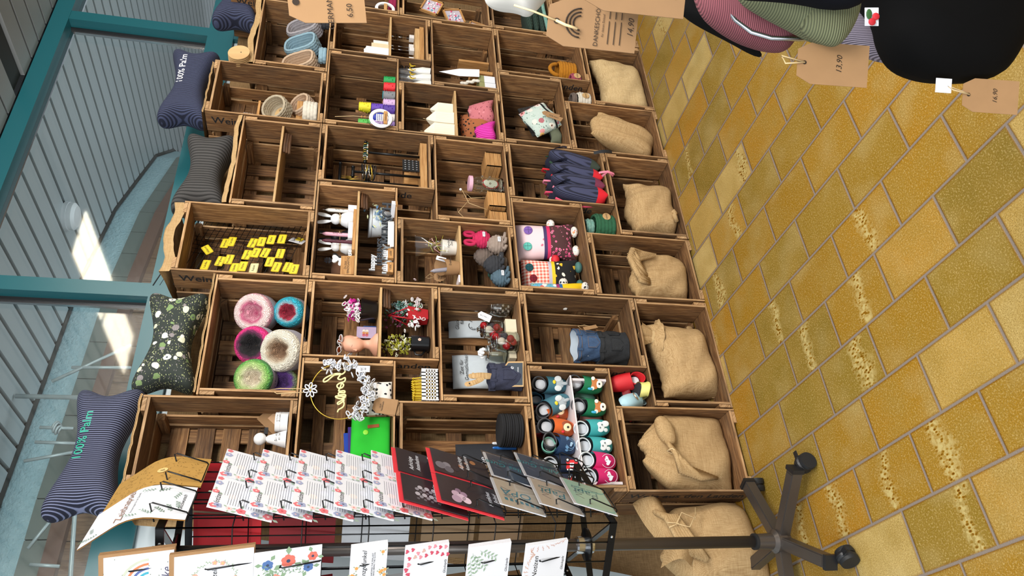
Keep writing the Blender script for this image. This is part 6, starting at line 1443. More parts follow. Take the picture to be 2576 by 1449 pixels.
# tag hanging in the gap
p = at(1078, 527, 1, .02); t_ = thing('wood_tag_strip', 'white wrapped strip lying on a small plank in the gap above the crochet crate', 'gift', T(p.x, .05, WZ + CL + .0)); MB('box_wood').box((-.03, -.05, .0), (.012, .04, .006), None, RZ(20)).build('plank', t_); MB('white_paper').box((-.02, -.045, .0065), (.008, .02, .024), None, RZ(20)).build('strip', t_)
# ---- wooden boxes and jar (h block 1,1)
zh = WZ + .012; xh = WX + SX
def wbox(x, y, w_, d_, h_, label, rz=0):
    t_ = thing('slatted_box', label, 'box', T(x, y, zh) @ RZ(rz), 'small slatted wooden boxes'); mb = MB('box_wood'); n = 4
    for sg in (-1, 1):
        for k in range(n): z0_ = h_ * k / n; mb.box((-w_ / 2, sg * d_ / 2 - (.004 if sg > 0 else 0), z0_ + .0006), (w_ / 2, sg * d_ / 2 + (.004 if sg < 0 else 0), z0_ + h_ / n - .0006)); mb.box((sg * w_ / 2 - (.004 if sg > 0 else 0), -d_ / 2, z0_ + .0006), (sg * w_ / 2 + (.004 if sg < 0 else 0), d_ / 2, z0_ + h_ / n - .0006))
    mb.box((-w_ / 2, -d_ / 2, 0), (w_ / 2, d_ / 2, .003)); 
    for k in range(n): mb.box((-w_ / 2, -d_ / 2 + d_ * k / n + .0006, h_), (w_ / 2, -d_ / 2 + d_ * (k + 1) / n - .0006, h_ + .004))
    mb.build('box_slats', t_); return t_
b1 = wbox(xh + .415, .09, .085, .10, .072, 'slatted wooden box at the right end, beside the jar')
wbox(xh + .165, .07, .085, .085, .078, 'slatted wooden box left of the jar'); wbox(xh + .062, .075, .075, .085, .074, 'slatted wooden box with strap at the far left corner')
t_ = thing('picture_tin', 'red and white round tin lid standing beside the slatted box', 'tin', T(xh + .345, .13, zh + .040) @ RX(90) @ RY(0)); MB(P('b8282e')).lathe([(.038, 0), (.040, .003), (.038, .006)], 28).build('lid_rim', t_); MB(P('d9dccf')).lathe([(.001, .0065), (.033, .0065)], 28, cap=False).build('picture', t_)
t_ = thing('lidded_jar', 'tall ribbed glass jar with pink painted lid', 'jar', T(xh + .275, .065, zh)); MB('clear_glass').lathe([(.030, 0), (.037, .006), (.037, .125), (.030, .138), (.030, .150), (.027, .150), (.027, .136), (.034, .122), (.034, .012), (.02, .008)], 36).build('jar_body', t_); MB(P('d8a9bf')).lathe([(.033, .140), (.036, .142), (.036, .156), (.034, .158), (.001, .158)], 32).build('lid', t_)
mb = MB('film'); 
for k in range(12): mb.ball((.0372 * cos(k * 1.05), .0372 * sin(k * 1.05), .03 + .035 * (k // 4)), .005, 'clear_glass', n=8, seg=5)
mb.build('glass_studs', t_)
mb = MB('string'); mb.tube([(xh + .17, .03, zh + .09), (xh + .15, .02, zh + .16), (xh + .19, .015, zh + .20), (xh + .12, .02, zh + .17), (xh + .10, .03, zh + .09)], .0012, 5); mb.tube([(xh + .15, .02, zh + .16), (xh + .06, .015, zh + .22), (xh + .03, .02, zh + .19)], .0012, 5); mb.ball((xh + .19, .015, zh + .205), .006, 'white_plastic'); tag(mb.build('string_loop'), 'thin twine loop with white bead above the slatted boxes', 'string')
mb = MB('dark_metal'); 
for k in range(14): mb.tube([(xh + .225 + .004 * cos(a * pi / 3), .035, zh + .006 + .009 * k + .006 * sin(a * pi / 3)) for a in range(6)], .0014, 4, closed=True)
tag(mb.build('chain'), 'dark metal chain hanging beside the jar', 'chain')
# ---- crochet crate (v block 1,1)
zc1 = WZ + CL * .46 + .010; zc0 = WZ + .030; xv = WX
def cuddle(px, py, Y, z, r, mat, label, ears=0, arms=0, lab_=True, tipd=0):
    p = at(px, py, 1, Y); t_ = thing('crochet_animal', label, 'toy', T(p.x, Y, z) @ RY(tipd), 'chunky crochet toys'); mb = MB(mat)
    crochet(mb, lambda a, f: (r * sin(pi * (.12 + .80 * f)) ** .7 * cos(a), r * .85 * sin(pi * (.12 + .80 * f)) ** .7 * sin(a)), r * 1.9, 6, 9, mat, None, .007, .004); mb.build('body', t_)
    for k in range(ears):
        sx = -1 if k else 1; m2 = MB(mat); m2.tube([(sx * .010 + r * .30 * cos(a * pi / 6) + sx * r * .35, -.002, r * 1.9 + r * .55 + r * .62 * sin(a * pi / 6)) for a in range(12)], .008, 7, closed=True); m2.build('ear', t_)
    for k in range(arms):
        a = -2.4 + .62 * k; m2 = MB(mat); m2.tube([(r * .8 * cos(a), r * .6 * sin(a), r * .5), (r * 1.25 * cos(a), r * 1.0 * sin(a), r * .25), (r * 1.5 * cos(a + .3), r * 1.25 * sin(a + .3), r * .18)], [.009, .008, .006], 7); m2.build('arm', t_)
    if lab_: m2 = MB('white_paper'); m2.box((-.012, -r * .86 - .008, r * .75), (.012, -r * .86 - .004, r * 1.05)); m2.text('LOVE', .007, T(0, -r * .86 - .0085, r * .9) @ RX(90), 'ink'); m2.build('label', t_)
cuddle(1235, 604, .05, zc0 + .065, .036, 'yarn_pink', 'bright pink crochet bunny with two loop ears', 2)
cuddle(1262, 590, .12, zc0, .034, 'yarn_speck', 'speckled cream crochet toy behind the pink bunny')
cuddle(1278, 618, .04, zc0, .040, 'yarn_taupe', 'taupe crochet octopus with white button eye', 0, 3)
cuddle(1250, 648, .10, zc0 + .045, .040, 'yarn_mud', 'brown crochet elephant with curled trunk', 0, 2, False)
cuddle(1250, 668, .035, zc0 + .02, .040, 'yarn_char', 'charcoal crochet toy in the middle of the heap', 0, 4, False)
cuddle(1282, 664, .045, zc0, .034, 'yarn_brown', 'grey-brown crochet toy with white label, lower left of heap')
cuddle(1240, 690, .10, zc0, .034, 'yarn_teal', 'dark green and blue crochet toy at the back left', 0, 3, False)
cuddle(1275, 700, .04, zc0, .036, 'yarn_slate', 'dark blue crochet toy with label, leftmost by the crate wall', 0, 3)
p = at(1118, 612, 1, .06); t_ = thing('gift_cup', 'cellophane-wrapped white cup with green ribbon on the upper crochet crate shelf', 'gift', T(p.x, .09, zc1)); MB(P('e6e3db')).lathe([(.030, 0), (.035, .06), (.036, .062)], 28).build('cup', t_); mb = MB('ink'); mb.text('Familien\nZeit', .014, T(0, -.0335, .03) @ RX(90), 'ink'); mb.build('lettering', t_)
mb = MB('film'); mb.sheet(lambda u, v: ((.042 * (1 - .78 * sin(pi * min(1, v * 1.1)) ** 3 * (v > .3)) + .006 * sin(12 * u * pi)) * cos(2 * pi * u) * (1 + 1.0 * max(0, v - .7)), (.040 + .004 * sin(10 * u * pi)) * sin(2 * pi * u) * (1 - .6 * (v > .5)), .002 + .17 * v), 36, 14); mb.build('cellophane', t_)
mb = MB(P('a8c25a'))
for k in range(9): a = k * .7; mb.tube([(0, -.012, .085), (.03 * cos(a), -.02 - .012 * sin(a), .085 + .035 * sin(a)), (.05 * cos(a + .5), -.02, .07 + .05 * sin(a + .4))], .0010, 4, [P('a8c25a'), P('e0b0b8'), P('c9c24a')][k % 3])
mb.build('ribbon', t_)
p = at(1110, 670, 1, .04); t_ = thing('kraft_cone', 'kraft paper cup tilted with sugar scoop inside, left of the wrapped cup', 'gift', T(p.x - .0, .045, zc1)); mb = MB('kraft'); mb.sheet(lambda u, v: ((.027 + .010 * v) * cos(2 * pi * u), (.027 + .010 * v) * sin(2 * pi * u), v * (.075 + .022 * sin(2 * pi * u + .8))), 32, 6); mb.sheet(lambda u, v: ((.026 + .010 * v) * cos(-2 * pi * u), (.026 + .010 * v) * sin(-2 * pi * u), v * (.075 + .022 * sin(-2 * pi * u + .8))), 32, 6); mb.add([(.027 * cos(a * pi / 12), .027 * sin(a * pi / 12), .001) for a in range(24)], [tuple(range(24))]); mb.build('paper_cup', t_)
mb = MB('ink'); mb.text('Danke', .013, T(.005, -.034, .04) @ RX(90), 'ink'); mb.build('lettering', t_); mb = MB(P('8f8b94')); mb.lathe([(.001, .12), (.008, .105), (.009, .05)], 12, M=RY(-12)); mb.build('candle', t_); MB('white_paper').box((.005, -.01, .06), (.025, -.008, .10), None, RY(15)).build('note', t_)
t_ = thing('hang_tag', 'round scalloped kraft tag standing left on the crochet crate shelf', 'tag', T(at(1052, 685, 1, .08).x, .10, zc1 + .07) @ RX(75)); mb = MB('kraft'); mb.poly([((.026 + .0015 * cos(12 * a)) * cos(a), (.026 + .0015 * cos(12 * a)) * sin(a)) for a in [2 * pi * k / 72 for k in range(72)]], None, None, .001); mb.text('Happy\nEaster', .011, T(0, 0, .0004), 'ink'); mb.build('tag_disc', t_); MB('string').tube([(0, .024, 0), (.01, .04, .01), (.0, .06, 0), (-.012, .045, .01), (0, .024, 0)], .001, 4).build('string', t_)
p = at(1120, 697, 1, .03); t_ = thing('voucher_card', 'pink and white voucher card lying left under the kraft cup', 'card', T(p.x, .035, zc1)); mb = MB(P('e9dfe4')); mb.box((-.025, -.012, 0), (.01, .05, .006)); mb.build('card_body', t_)
# ---- monster cushions (h2 block 1,0)
zm = CL + .012; xm_ = WX
spots('dots_pink', '4a2a2c', ['e26a92', 'c94a76', 'e88aa8'], 60, .34, True); spots('dots_multi', 'eceae6', ['c94a4a', '4a74b0', 'e0b93a', '5aa36a'], 120, .30); spots('print_pink', 'e6ccd2', ['c96a86', 'e2c3cb', 'dcb7c2', 'e6ccd2', 'e6ccd2'], 34, .22, warp=.01)
spots('birds_black', '111114', ['e9b92c', 'efe9d8', '111114', 'f0c23a'], 42, .34, warp=.02); spots('dots_navy', '14182c', ['dfe3ea'], 150, .26); floral('kids_print', '5fa7c9', ['2f9c5a', 'd8c22c', '5fa7c9'], ['d83a3a', 'f0f0e8', 'e9a23a'], 'f2e9d2', 40, 90); floral('rose_white', 'e9e4dc', ['e9e4dc', '9aa38a'], ['c9474a', 'd98a5a'], 'e9c24a', 60, 110)
t = NT('gingham'); co = t.coord(); s = t.sep(co); a = t.math('GREATER_THAN', t.math('SINE', t.math('MULTIPLY', s[0], 420)), 0); b = t.math('GREATER_THAN', t.math('SINE', t.math('MULTIPLY', s[2], 420)), 0); t.fin(t.mix(t.math('MULTIPLY', t.math('ADD', a, b), .5), hx('d9604e'), hx('f0ddd2')), .9)
def monster(M, w_, h_, th_, top, bottom, band1, band2, label, eyes, feet, hands, ears=True):
    t_ = thing('monster_cushion', label, 'cushion', M, 'stuffed monster cushions')
    def mf(u, v): v = sin(pi / 2 * v); return top if v > .08 else band1 if v > -.04 else band2 if v > -.14 else bottom
    mb = MB(top); pillow(mb, w_, h_, th_, None, 22, 28, 3, lambda q, u, v: (q[0] * (1 - .06 * cos(pi * v)), q[1], q[2] + h_ / 2 - .016 * cos(pi * u / 2) * (v < -.2) * (abs(v)) * -1), mf, e=.5); mb.build('body', t_)
    for (x, z, r, c) in eyes:
        mb = MB(P(c, .9)); mb.ball((x, -th_ * .93, z), (r, .005, r), n=18, seg=8); mb.tube([(x - r * .7, -th_ * .93 - .005, z), (x + r * .7, -th_ * .93 - .005, z)], .0006, 4, 'ink'); mb.tube([(x, -th_ * .93 - .005, z - r * .7), (x, -th_ * .93 - .005, z + r * .7)], .0006, 4, 'ink'); mb.build('eye', t_)
    for sx in (-1, 1):
        MB(feet).ball((sx * w_ * .28, -.01, .002), (.026, .022, .017), n=16, seg=10).build('foot', t_); MB(hands).ball((sx * w_ * .53, -.008, h_ * .40), (.022, .017, .019), n=16, seg=10).build('hand', t_)
monster(T(xm_ + .345, .10, zm + .010) @ RX(-8) @ RZ(-14), .165, .265, .05, 'print_pink', 'dots_pink', P('3a2a5c'), P('c8265c'), 'monster cushion with pink face, violet and mint button eyes, dotted brown legs', [(.042, .215, .020, '7a5aa8'), (-.035, .222, .020, '5fb9ae')], 'rose_white', 'dots_multi')
monster(T(xm_ + .165, .115, zm + .010) @ RX(-6) @ RZ(-14), .150, .255, .045, 'gingham', 'birds_black', P('b9b4c2'), P('e6c21c'), 'monster cushion in red gingham with black penguin trousers', [(.030, .225, .018, '0f4a52'), (-.02, .21, .017, '7a1224')], P('3f6b66'), P('c81e2c'))
monster(T(xm_ + .055, .085, zm + .005) @ RX(-6) @ RZ(-14), .095, .235, .04, 'kids_print', P('ecc512'), P('9a2a6a'), P('1c5f9c'), 'narrow monster cushion with bright yellow lower half by the left wall', [], 'leaf_bw', 'leaf_bw')
# ---- backpacks (v2 block 1,0)
zr = SZ + .030; xr = WX + CL
def pack(M, c_bot, label, strap):
    t_ = thing('small_backpack', label, 'backpack', M, 'corduroy children backpacks'); w_, h_, th_ = .18, .25, .040
    def mf(u, v): return 'blue_cord' if v > -.45 else c_bot
    mb = MB('blue_cord'); pillow(mb, w_, h_, th_, None, 18, 24, 4, lambda q, u, v: (q[0] * (1 - .12 * max(0, v) ** 2), q[1] * (1.15 - .3 * v), q[2] + h_ / 2 + .004 * sin(6 * u)), mf); mb.build('bag_body', t_)
    mb = MB('blue_cord'); mb.sheet(lambda u, v: ((u - .5) * w_ * .86, -th_ * 1.2 * sin(pi * v * .5) - .004, h_ * (1.0 - .28 * v)), 12, 8); mb.build('flap', t_)
    for sx in (-1, 1): mb = MB(strap); mb.tube([(sx * .05, th_, h_ * .95), (sx * .055, th_ + .03, h_ * .6), (sx * .05, th_ + .004, h_ * .10)], .006, 6); mb.build('strap', t_)
    mb = MB(strap); mb.tube([(-.02, 0, h_ - .005), (-.01, 0, h_ + .025), (.012, 0, h_ + .025), (.02, 0, h_ - .005)], .005, 6); mb.build('handle', t_)
RDc, WNc, OLc, PKs, GNs = P('c51a28', .9), P('6e2a44', .9), P('2f3a30', .9), P('e07f98', .8), P('22402f', .8)
pack(T(xr + .265, .09, zr) @ RY(16) @ RX(4) @ RZ(72), OLc, 'dark blue corduroy backpack with olive bottom, rightmost of four', GNs)
pack(T(xr + .195, .08, zr) @ RY(12) @ RX(2) @ RZ(72), RDc, 'dark blue corduroy backpack with red bottom, second from right', P('c51a28', .8))
pack(T(xr + .135, .07, zr) @ RY(9) @ RZ(72), WNc, 'dark blue corduroy backpack with wine-red bottom', PKs)
pack(T(xr + .070, .06, zr) @ RY(6) @ RZ(72), P('cc1424', .9), 'dark blue corduroy backpack with bright red bottom, leftmost', P('d9486a', .8))
mb = MB(PKs); mb.sheet(lambda u, v: (xr + .15 + .012 * v, -.045 - .012 * sin(3 * u), SZ + .03 - .075 * u + .04), 10, 2); mb.tube([(xr + .15, -.03, SZ + .05), (xr + .16, -.055, SZ + .03), (xr + .15, -.04, SZ - .0)], .006, 6); tag(mb.build('buckle_strap'), 'pink webbing strap hanging out of the backpack crate', 'strap')
mb = MB('black_plastic'); mb.sheet(lambda u, v: (xr + .285 + .020 * v, -.03 - .02 * sin(2 * u), SZ + .07 - .085 * u), 10, 2); tag(mb.build('buckle_strap'), 'black webbing strap with green edge hanging from the olive backpack', 'strap')
# ---- green crochet basket in the gap
zk = SZ + .002
basket(1515, 552, .07, zk, oval(.062, .060), .085, 5, 18, 'yarn_green', 'dark green crochet basket with brown leather labels in the gap', 'chunky crochet baskets', pos=(WX + SX + .085, .080, 0), tagtxt='HAND', tx=.02)
basket(1490, 545, .06, zk, oval(.038, .036), .03, 2, 12, 'yarn_mint', 'mint crochet basket placed on top of the dark green one', 'chunky crochet baskets', pos=(WX + SX + .075, .070, 0), tilt=(0, 0, 20)).location.z = zk + .098
# ================================================================ block 2 goods
x2 = 2 * WX
# oblong baskets top (h 2,2)
zo = 2 * WZ + .012
for k, (dx, m_, lab, txt) in enumerate(((.385, 'yarn_grey', 'oblong grey crochet basket with wooden tag, rightmost of three in the top crate', 'gut'), (.255, 'yarn_blue', 'oblong light blue crochet basket with wooden tag, middle of three', 'Seelen\nfutter'), (.125, 'yarn_sand', 'oblong sand crochet basket with wooden tag, left of three', 'TIM'))):
    t_ = basket(0, 0, 0, zo + .075, oval(.052, .080, 3), .070, 5, 22, m_, lab, 'oblong crochet baskets', pos=(x2 + SX + dx - .02 * 0, .09, 0)); t_.rotation_euler = (rad(62), 0, 0); t_.location = (x2 + SX + dx, .12, zo + .098)
    tagdisc(t_, T(0, .0, .006) @ SCL(1.4, 2.2, 1), .016, 'pale_wood', txt)
for k, (dx, m_) in enumerate(((.45, 'yarn_char'), (.19, 'yarn_blue'))):
    t_ = basket(0, 0, 0, zo, oval(.040, .030), .028, 2, 12, m_, ['dark crochet basket lying under the grey oblong one', 'light blue crochet basket lying under the sand one'][k], 'oblong crochet baskets', pos=(x2 + SX + dx - .03, .045, 0))
for k in range(5):
    t_ = thing('wooden_disc', ['front large plain wooden disc between the top crates', 'plain wooden disc just behind the front one', 'third plain wooden disc of the row', 'fourth plain wooden disc of the row', 'rearmost plain wooden disc of the row'][k], 'disc', T(x2 + SX + .035, -.02 + .010 * k, 2 * WZ + SX + .058) @ RX(82), 'plain wooden discs'); mb = MB('pale_wood'); mb.poly(circle(.048, 36), None, None, .004); mb.disc((0, -.01), .003, 'ink', None, z=.0004); mb.build('disc_plate', t_)
# round baskets (v 2,2)
zv = 2 * WZ + .030
t_ = basket(0, 0, 0, zv, oval(.060, .060), .060, 5, 20, 'yarn_beige', 'round beige crochet basket with wooden bottom tag, tipped towards the viewer', 'round crochet baskets', pos=(x2 + .165, .10, 0)); t_.rotation_euler = (rad(60), 0, rad(-15)); t_.location = (x2 + .17, .14, zv + .165); tagdisc(t_, T(0, 0, .006), .03, 'pale_wood', 'LOVE')
t_ = basket(0, 0, 0, zv, oval(.055, .055), .055, 4, 18, 'yarn_sand', 'round sand crochet basket leaning at the bottom of the beige basket crate', 'round crochet baskets', pos=(x2 + .23, .14, 0)); t_.rotation_euler = (rad(50), 0, 0); t_.location = (x2 + .24, .17, zv + .055)
basket(0, 0, 0, zv, oval(.055, .050), .055, 4, 18, 'yarn_cream', 'white thick crochet basket in front of the sand one', 'round crochet baskets', pos=(x2 + .115, .07, 0))
t_ = basket(0, 0, 0, zv, oval(.055, .055), .045, 4, 18, 'yarn_taupe', 'brown-grey crochet basket half hidden behind the lower rim', 'round crochet baskets', pos=(x2 + .09, .16, 0)); t_.location.z = zv + .28
tag(MB('box_wood').box((x2 + .02, .10, zv + .255), (x2 + .20, .24, zv + .265)).build('wood_plinth'), 'small wooden shelf board carrying the brown-grey basket', 'board'); tag(MB('box_wood').box((x2 + .05, .15, zv), (x2 + .28, .24, zv + .10)).build('wood_plinth'), 'wooden block under the tipped beige basket', 'plinth')
# colourful cups (h2 2,1)
zcu = WZ + CL + .012
def cup(x, y, z, c, label, r=.0245, h=.054, up=True):
    t_ = thing('foam_cup', label, 'cup', T(x, y, z), 'embossed foam cups'); mb = MB(P(c)); a, b = (r, r * .82) if up else (r * .82, r)
    mb.lathe([(a, 0), (a * .5 + b * .5 + .0006, h * .5), (b, h), (b * .9, h + .001)], 22)
    for k in range(18): aa = k * 2.4; f = (k % 6 + .5) / 6; rr_ = a + (b - a) * f; mb.ball((rr_ * cos(aa), rr_ * sin(aa), h * f), (.004, .004, .003), P(c), n=6, seg=4)
    mb.build('cup_wall', t_)
CU = [(.41, .06, 0, '149048', 'green'), (.355, .05, 0, 'd3232c', 'red'), (.365, .11, 0, '2aa3b4', 'cyan'), (.300, .055, 0, '75787c', 'grey'), (.250, .06, 0, 'c6a6cf', 'rainbow-tinted lilac'), (.200, .05, 0, '4c2f8f', 'violet lower'), (.200, .05, .056, '5b3aa6', 'violet middle'), (.200, .05, .112, 'd3c920', 'yellow'), (.150, .06, 0, 'd9d4d2', 'white'), (.150, .06, .056, '2c3fa8', 'royal blue'), (.095, .055, 0, '9a7cc0', 'lilac'), (.095, .055, .056, 'b9a3d6', 'pale lilac'), (.095, .055, .112, '4fae4a', 'light green'), (.045, .06, 0, '243a8c', 'dark blue'), (.045, .06, .056, '3fa23c', 'mid green')]
for (dx, y, dz, c, nm) in CU: cup(x2 + dx, y + .02, zcu + dz, c, nm + ' embossed foam cup on the bottom of the cup crate')
# white ring with twine in front
hr = at(958, 297, 1, -.03); rg = thing('ring_hanger', 'white ring hanging on beaded twine with wooden clip and small white beads', 'decoration', T(hr.x, -.028, hr.z) @ RZ(-8))
MB('white_plastic').lathe([(.050, -.004), (.052, 0), (.050, .004), (.036, .004), (.035, 0), (.036, -.004), (.050, -.004)], 44, M=RX(90), cap=False).build('ring', rg); MB('black').tube([(.056 * cos(a * pi / 18), .004, .056 * sin(a * pi / 18) + .004) for a in range(36)], .0012, 5, closed=True).build('cord', rg)
mb = MB('box_wood'); mb.box((-.034, -.012, -.028), (.034, -.005, -.012)); mb.text('Dehlsten', .011, T(0, -.0125, -.02) @ RX(90), 'ink'); mb.build('wooden_clip', rg)
mb = MB('white_plastic'); [mb.ball((-.020 + .008 * (k % 5), -.010, -.006 + .008 * (k // 5)), .0036, n=8, seg=5) for k in range(20)]; mb.build('beads', rg); mb = MB('string'); mb.tube([(0, 0, .052), (.0, .004, .12), (.002, .024, .20)], .0013, 5); mb.ball((0, .001, .07), .005, 'box_wood'); mb.ball((0, .002, .084), .005, 'box_wood'); mb.build('hanging_string', rg)
# house candles, leopard bag (v 2,1)
zcn = WZ + CL * .44 + .010; zc_ = WZ + .030
plain('wax_cream', 'e8dfcb', .5)
def housecandle(x, y, s, label):
    t_ = thing('house_candle', label, 'candle', T(x, y, zcn) @ RZ(-10) @ SCL(s), 'ribbed house-shaped candles'); mb = MB('wax_cream'); n = 48; pts = []
    for k in range(n): a = 2 * pi * k / n; q = max(abs(cos(a)), abs(sin(a))); r_ = .026 / q * (1 + .05 * (k % 2)); pts.append((r_ * cos(a), r_ * sin(a)))
    vs = [(px_, py_, 0) for px_, py_ in pts] + [(px_, py_, .072) for px_, py_ in pts] + [(px_ * .1, py_ * .1, .105) for px_, py_ in pts]; mb.add(vs, [(j * n + k, j * n + (k + 1) % n, (j + 1) * n + (k + 1) % n, (j + 1) * n + k) for j in range(2) for k in range(n)] + [tuple(range(2 * n, 3 * n))], smooth=False); mb.build('wax', t_); MB('string').tube([(0, 0, .104), (.002, 0, .118)], .001, 4).build('wick', t_)
housecandle(x2 + .245, .08, 1.02, 'ribbed cream house candle, right and smallest of three'); housecandle(x2 + .165, .07, 1.22, 'ribbed cream house candle in the middle of three'); housecandle(x2 + .085, .075, 1.32, 'ribbed cream house candle, left and largest of three')
o = MB('pale_wood').box((x2 + .025, .03, zcn + .14), (x2 + .05, .05, zcn + .15))
spots('leopard', '9a5a34', ['0f0d0c', '17120f'], 62, .34, warp=.014); stripes('magenta_cord', 'a8157a', 'e33bb0', 700, 'X', .4); floral('rose_mesh', 'b86a72', ['b86a72', '7a2f3c'], ['b86a72', 'c98088'], '6a2432', 50, 70)
def zippouch(M, w_, h_, th_, mat, label, mf=None, zipc='black', shape=None):
    t_ = thing('zip_pouch', label, 'pouch', M); mb = MB(mat); pillow(mb, w_, h_, th_, None, 20, 18, 3, lambda q, u, v: (q[0] * (shape(v) if shape else 1), q[1] * (1.15 - .35 * v), q[2] + h_ / 2 + .004 * sin(5 * u)), mf); mb.build('pouch_body', t_); MB(zipc).tube([(-w_ * .46 * (shape(1) if shape else 1), -.002, h_ * .995), (0, -.004, h_ * 1.01), (w_ * .46 * (shape(1) if shape else 1), -.002, h_ * .995)], .0022, 5).build('zip', t_); return t_
zippouch(T(x2 + .175, .10, zc_) @ RX(-10) @ RZ(-12), .17, .155, .045, 'leopard', 'brown leopard print pouch below the house candles')
zippouch(T(x2 + .235, .045, WZ + .03) @ RX(-12) @ RZ(-16), .11, .12, .025, 'rose_mesh', 'dusty pink patterned pouch leaning right of the leopard one', shape=lambda v: 1 - .25 * v)
zippouch(T(x2 + .090, .045, zc_) @ RX(-10) @ RZ(-14), .105, .095, .030, 'magenta_cord', 'bright magenta corduroy pouch in front of the leopard one', shape=lambda v: 1 - .3 * v)
# soap crate (h 2,1)
zso = WZ + .012; xs = x2 + SX
for k, (dx, y, w_, h_, c, lab) in enumerate(((.30, .10, .016, .075, 'c08a80', 'dusty rose soap bar behind the wooden holder'), (.245, .12, .020, .072, '5c6b3a', 'dark green soap bar behind the wooden holder'), (.20, .05, .026, .055, 'e08a4a', 'orange soap bar in front of the wooden holder'))):
    t_ = thing('soap_bar', lab, 'soap', T(xs + dx - .07, y + .03, zso + .0), 'handmade soap bars'); mb = MB(P(c, .5)); mb.infl(smooth_out([(-.030, 0), (.030, 0), (.030, h_), (-.030, h_)], 2), w_ / 2 + .003, None, RZ(80), rings=4, p=5); mb.build('soap', t_)
for k, (dx, y) in enumerate(((.235, .055), (.265, .13))): tag(MB('box_wood').box((xs + dx - .05, y, zso), (xs + dx - .03, y + .07, zso + .11)).build('soap_holder'), ['front thick upright wooden soap holder', 'rear upright wooden soap holder'][k], 'holder')
tag(MB('box_wood').box((xs + .33, .11, zso), (xs + .345, .2, zso + .16)).build('soap_holder'), 'tall thin wooden board at the back of the soap crate', 'board')
for k in range(2):
    t_ = thing('carton', ['white carton with olive band, left of two', 'white carton with olive band, right of two'][k], 'box', T(xs + .075 + .055 * k - .02, .05 + .004 * k, zso), 'white and olive cartons'); mb = MB('white_paper'); mb.box((-.024, -.03, 0), (.024, .05, .055)); mb.box((-.0242, -.0302, .055), (.0242, .0502, .082), P('8a8a5c')); mb.build('carton_body', t_)
mb = MB('white_paper'); M = T(xs + .12, .0, zso + .083) @ RX(-6) @ RZ(-38); mb.poly([(-.018, 0), (.018, 0), (.018, .10), (0, .20), (-.018, .10)], None, M @ RX(90), .002); tag(mb.build('folded_card'), 'tall folded white card standing on the cartons', 'card')
mb = MB(P('cfcac0')); 
for k in range(6): mb.ball((xs + .085 + .006 * (k % 2), .02 + .006 * k, zso + .09 + .014 * k), (.010, .007, .014), n=8, seg=6)
tag(mb.build('crumpled_paper'), 'crumpled grey-white tissue beside the folded card', 'paper')
# wrapped cones in the gap (2,1)
zga = WZ + SZ + .002; t_ = thing('cellophane_cones', 'white sweets in cellophane with yellow ribbons standing in the gap', 'sweets', T(x2 + SX + .085, .06, zga))
mb = MB(P('ecebe6')); [mb.lathe([(.024, 0), (.022, .04), (.002, .11)], 12, M=T(-.045 + .045 * (k % 3), -.015 + .05 * (k // 3), 0) @ RY(4 * (k % 3 - 1))) for k in range(6)]; mb.build('cones', t_)
mb = MB('film'); [mb.sheet(lambda u, v: (-.04 + .04 * (k % 3) + .034 * cos(2 * pi * u) * (1 - .55 * v + .1 * sin(9 * u * pi)), -.01 + .035 * (k // 3) + .034 * sin(2 * pi * u) * (1 - .55 * v), .002 + .15 * v), 20, 6) for k in range(4)]; mb.build('cellophane', t_)
mb = MB(P('e6c52c')); [mb.tube([(-.045 + .03 * k, -.04, .085), (-.035 + .03 * k, -.05, .105), (-.055 + .03 * k, -.05, .10), (-.04 + .03 * k, -.045, .075)], .0022, 5) for k in range(4)]; mb.build('ribbons', t_)
# photo clips and frames (v2 2,1)
zf1 = WZ + SZ + .030; xf = x2 + CL + .005
for k in range(5):
    t_ = thing('photo_clip', ['photo clip on cube foot, %s of five' % w for w in ('first from the right', 'second from the right', 'middle', 'second from the left', 'leftmost')][k], 'photo holder', T(xf + .285 - .05 * k, .10 + .02 * (k % 2), zf1 + .045), 'wire photo clips'); MB(P('d8d8d8', .4)).box((-.013, -.013, 0), (.013, .013, .024)).build('foot', t_); MB('chrome').tube([(0, 0, .024), (0, 0, .105)], .0014, 6).build('wire', t_); MB('chrome').infl([(-.004, 0), (.004, 0), (.002, .022), (-.002, .022)], .003, None, T(0, 0, .10), rings=2).build('clip', t_)
tag(MB('box_wood').box((xf + .02, .04, zf1), (xf + .31, .17, zf1 + .022)).build('wooden_slab'), 'pale wooden frame lying flat under the photo clips', 'frame', 'flat wooden frames'); tag(MB('pale_wood').box((xf + .03, .045, zf1 + .0225), (xf + .30, .165, zf1 + .0445)).build('wooden_slab'), 'upper pale frame directly carrying the photo clips', 'frame', 'flat wooden frames')
zf2 = WZ + SZ + CL * .40 + .010
for k, (dx, y, h_, c, lab) in enumerate(((.10, .05, .085, 'd8c3a2', 'thin wooden picture board standing on the upper photo shelf'), (.16, .08, .075, 'eae6df', 'white house-shaped board behind the thin wooden one'))):
    mb = MB(P(c)); mb.box((xf + dx - .05, y, zf2), (xf + dx + .05, y + .006, zf2 + h_)); tag(mb.build('picture_board'), lab, 'board')
mb = MB('white_plastic'); [mb.ball((xf + .06 + .014 * k, .05, zf2 + .105 + .01 * sin(k)), (.010, .006, .008), n=8, seg=5) for k in range(4)]; mb.box((xf + .05, .046, zf2), (xf + .115, .054, zf2 + .11)); tag(mb.build('cut_figure'), 'white cut-out cat figure on the upper photo shelf', 'figurine')
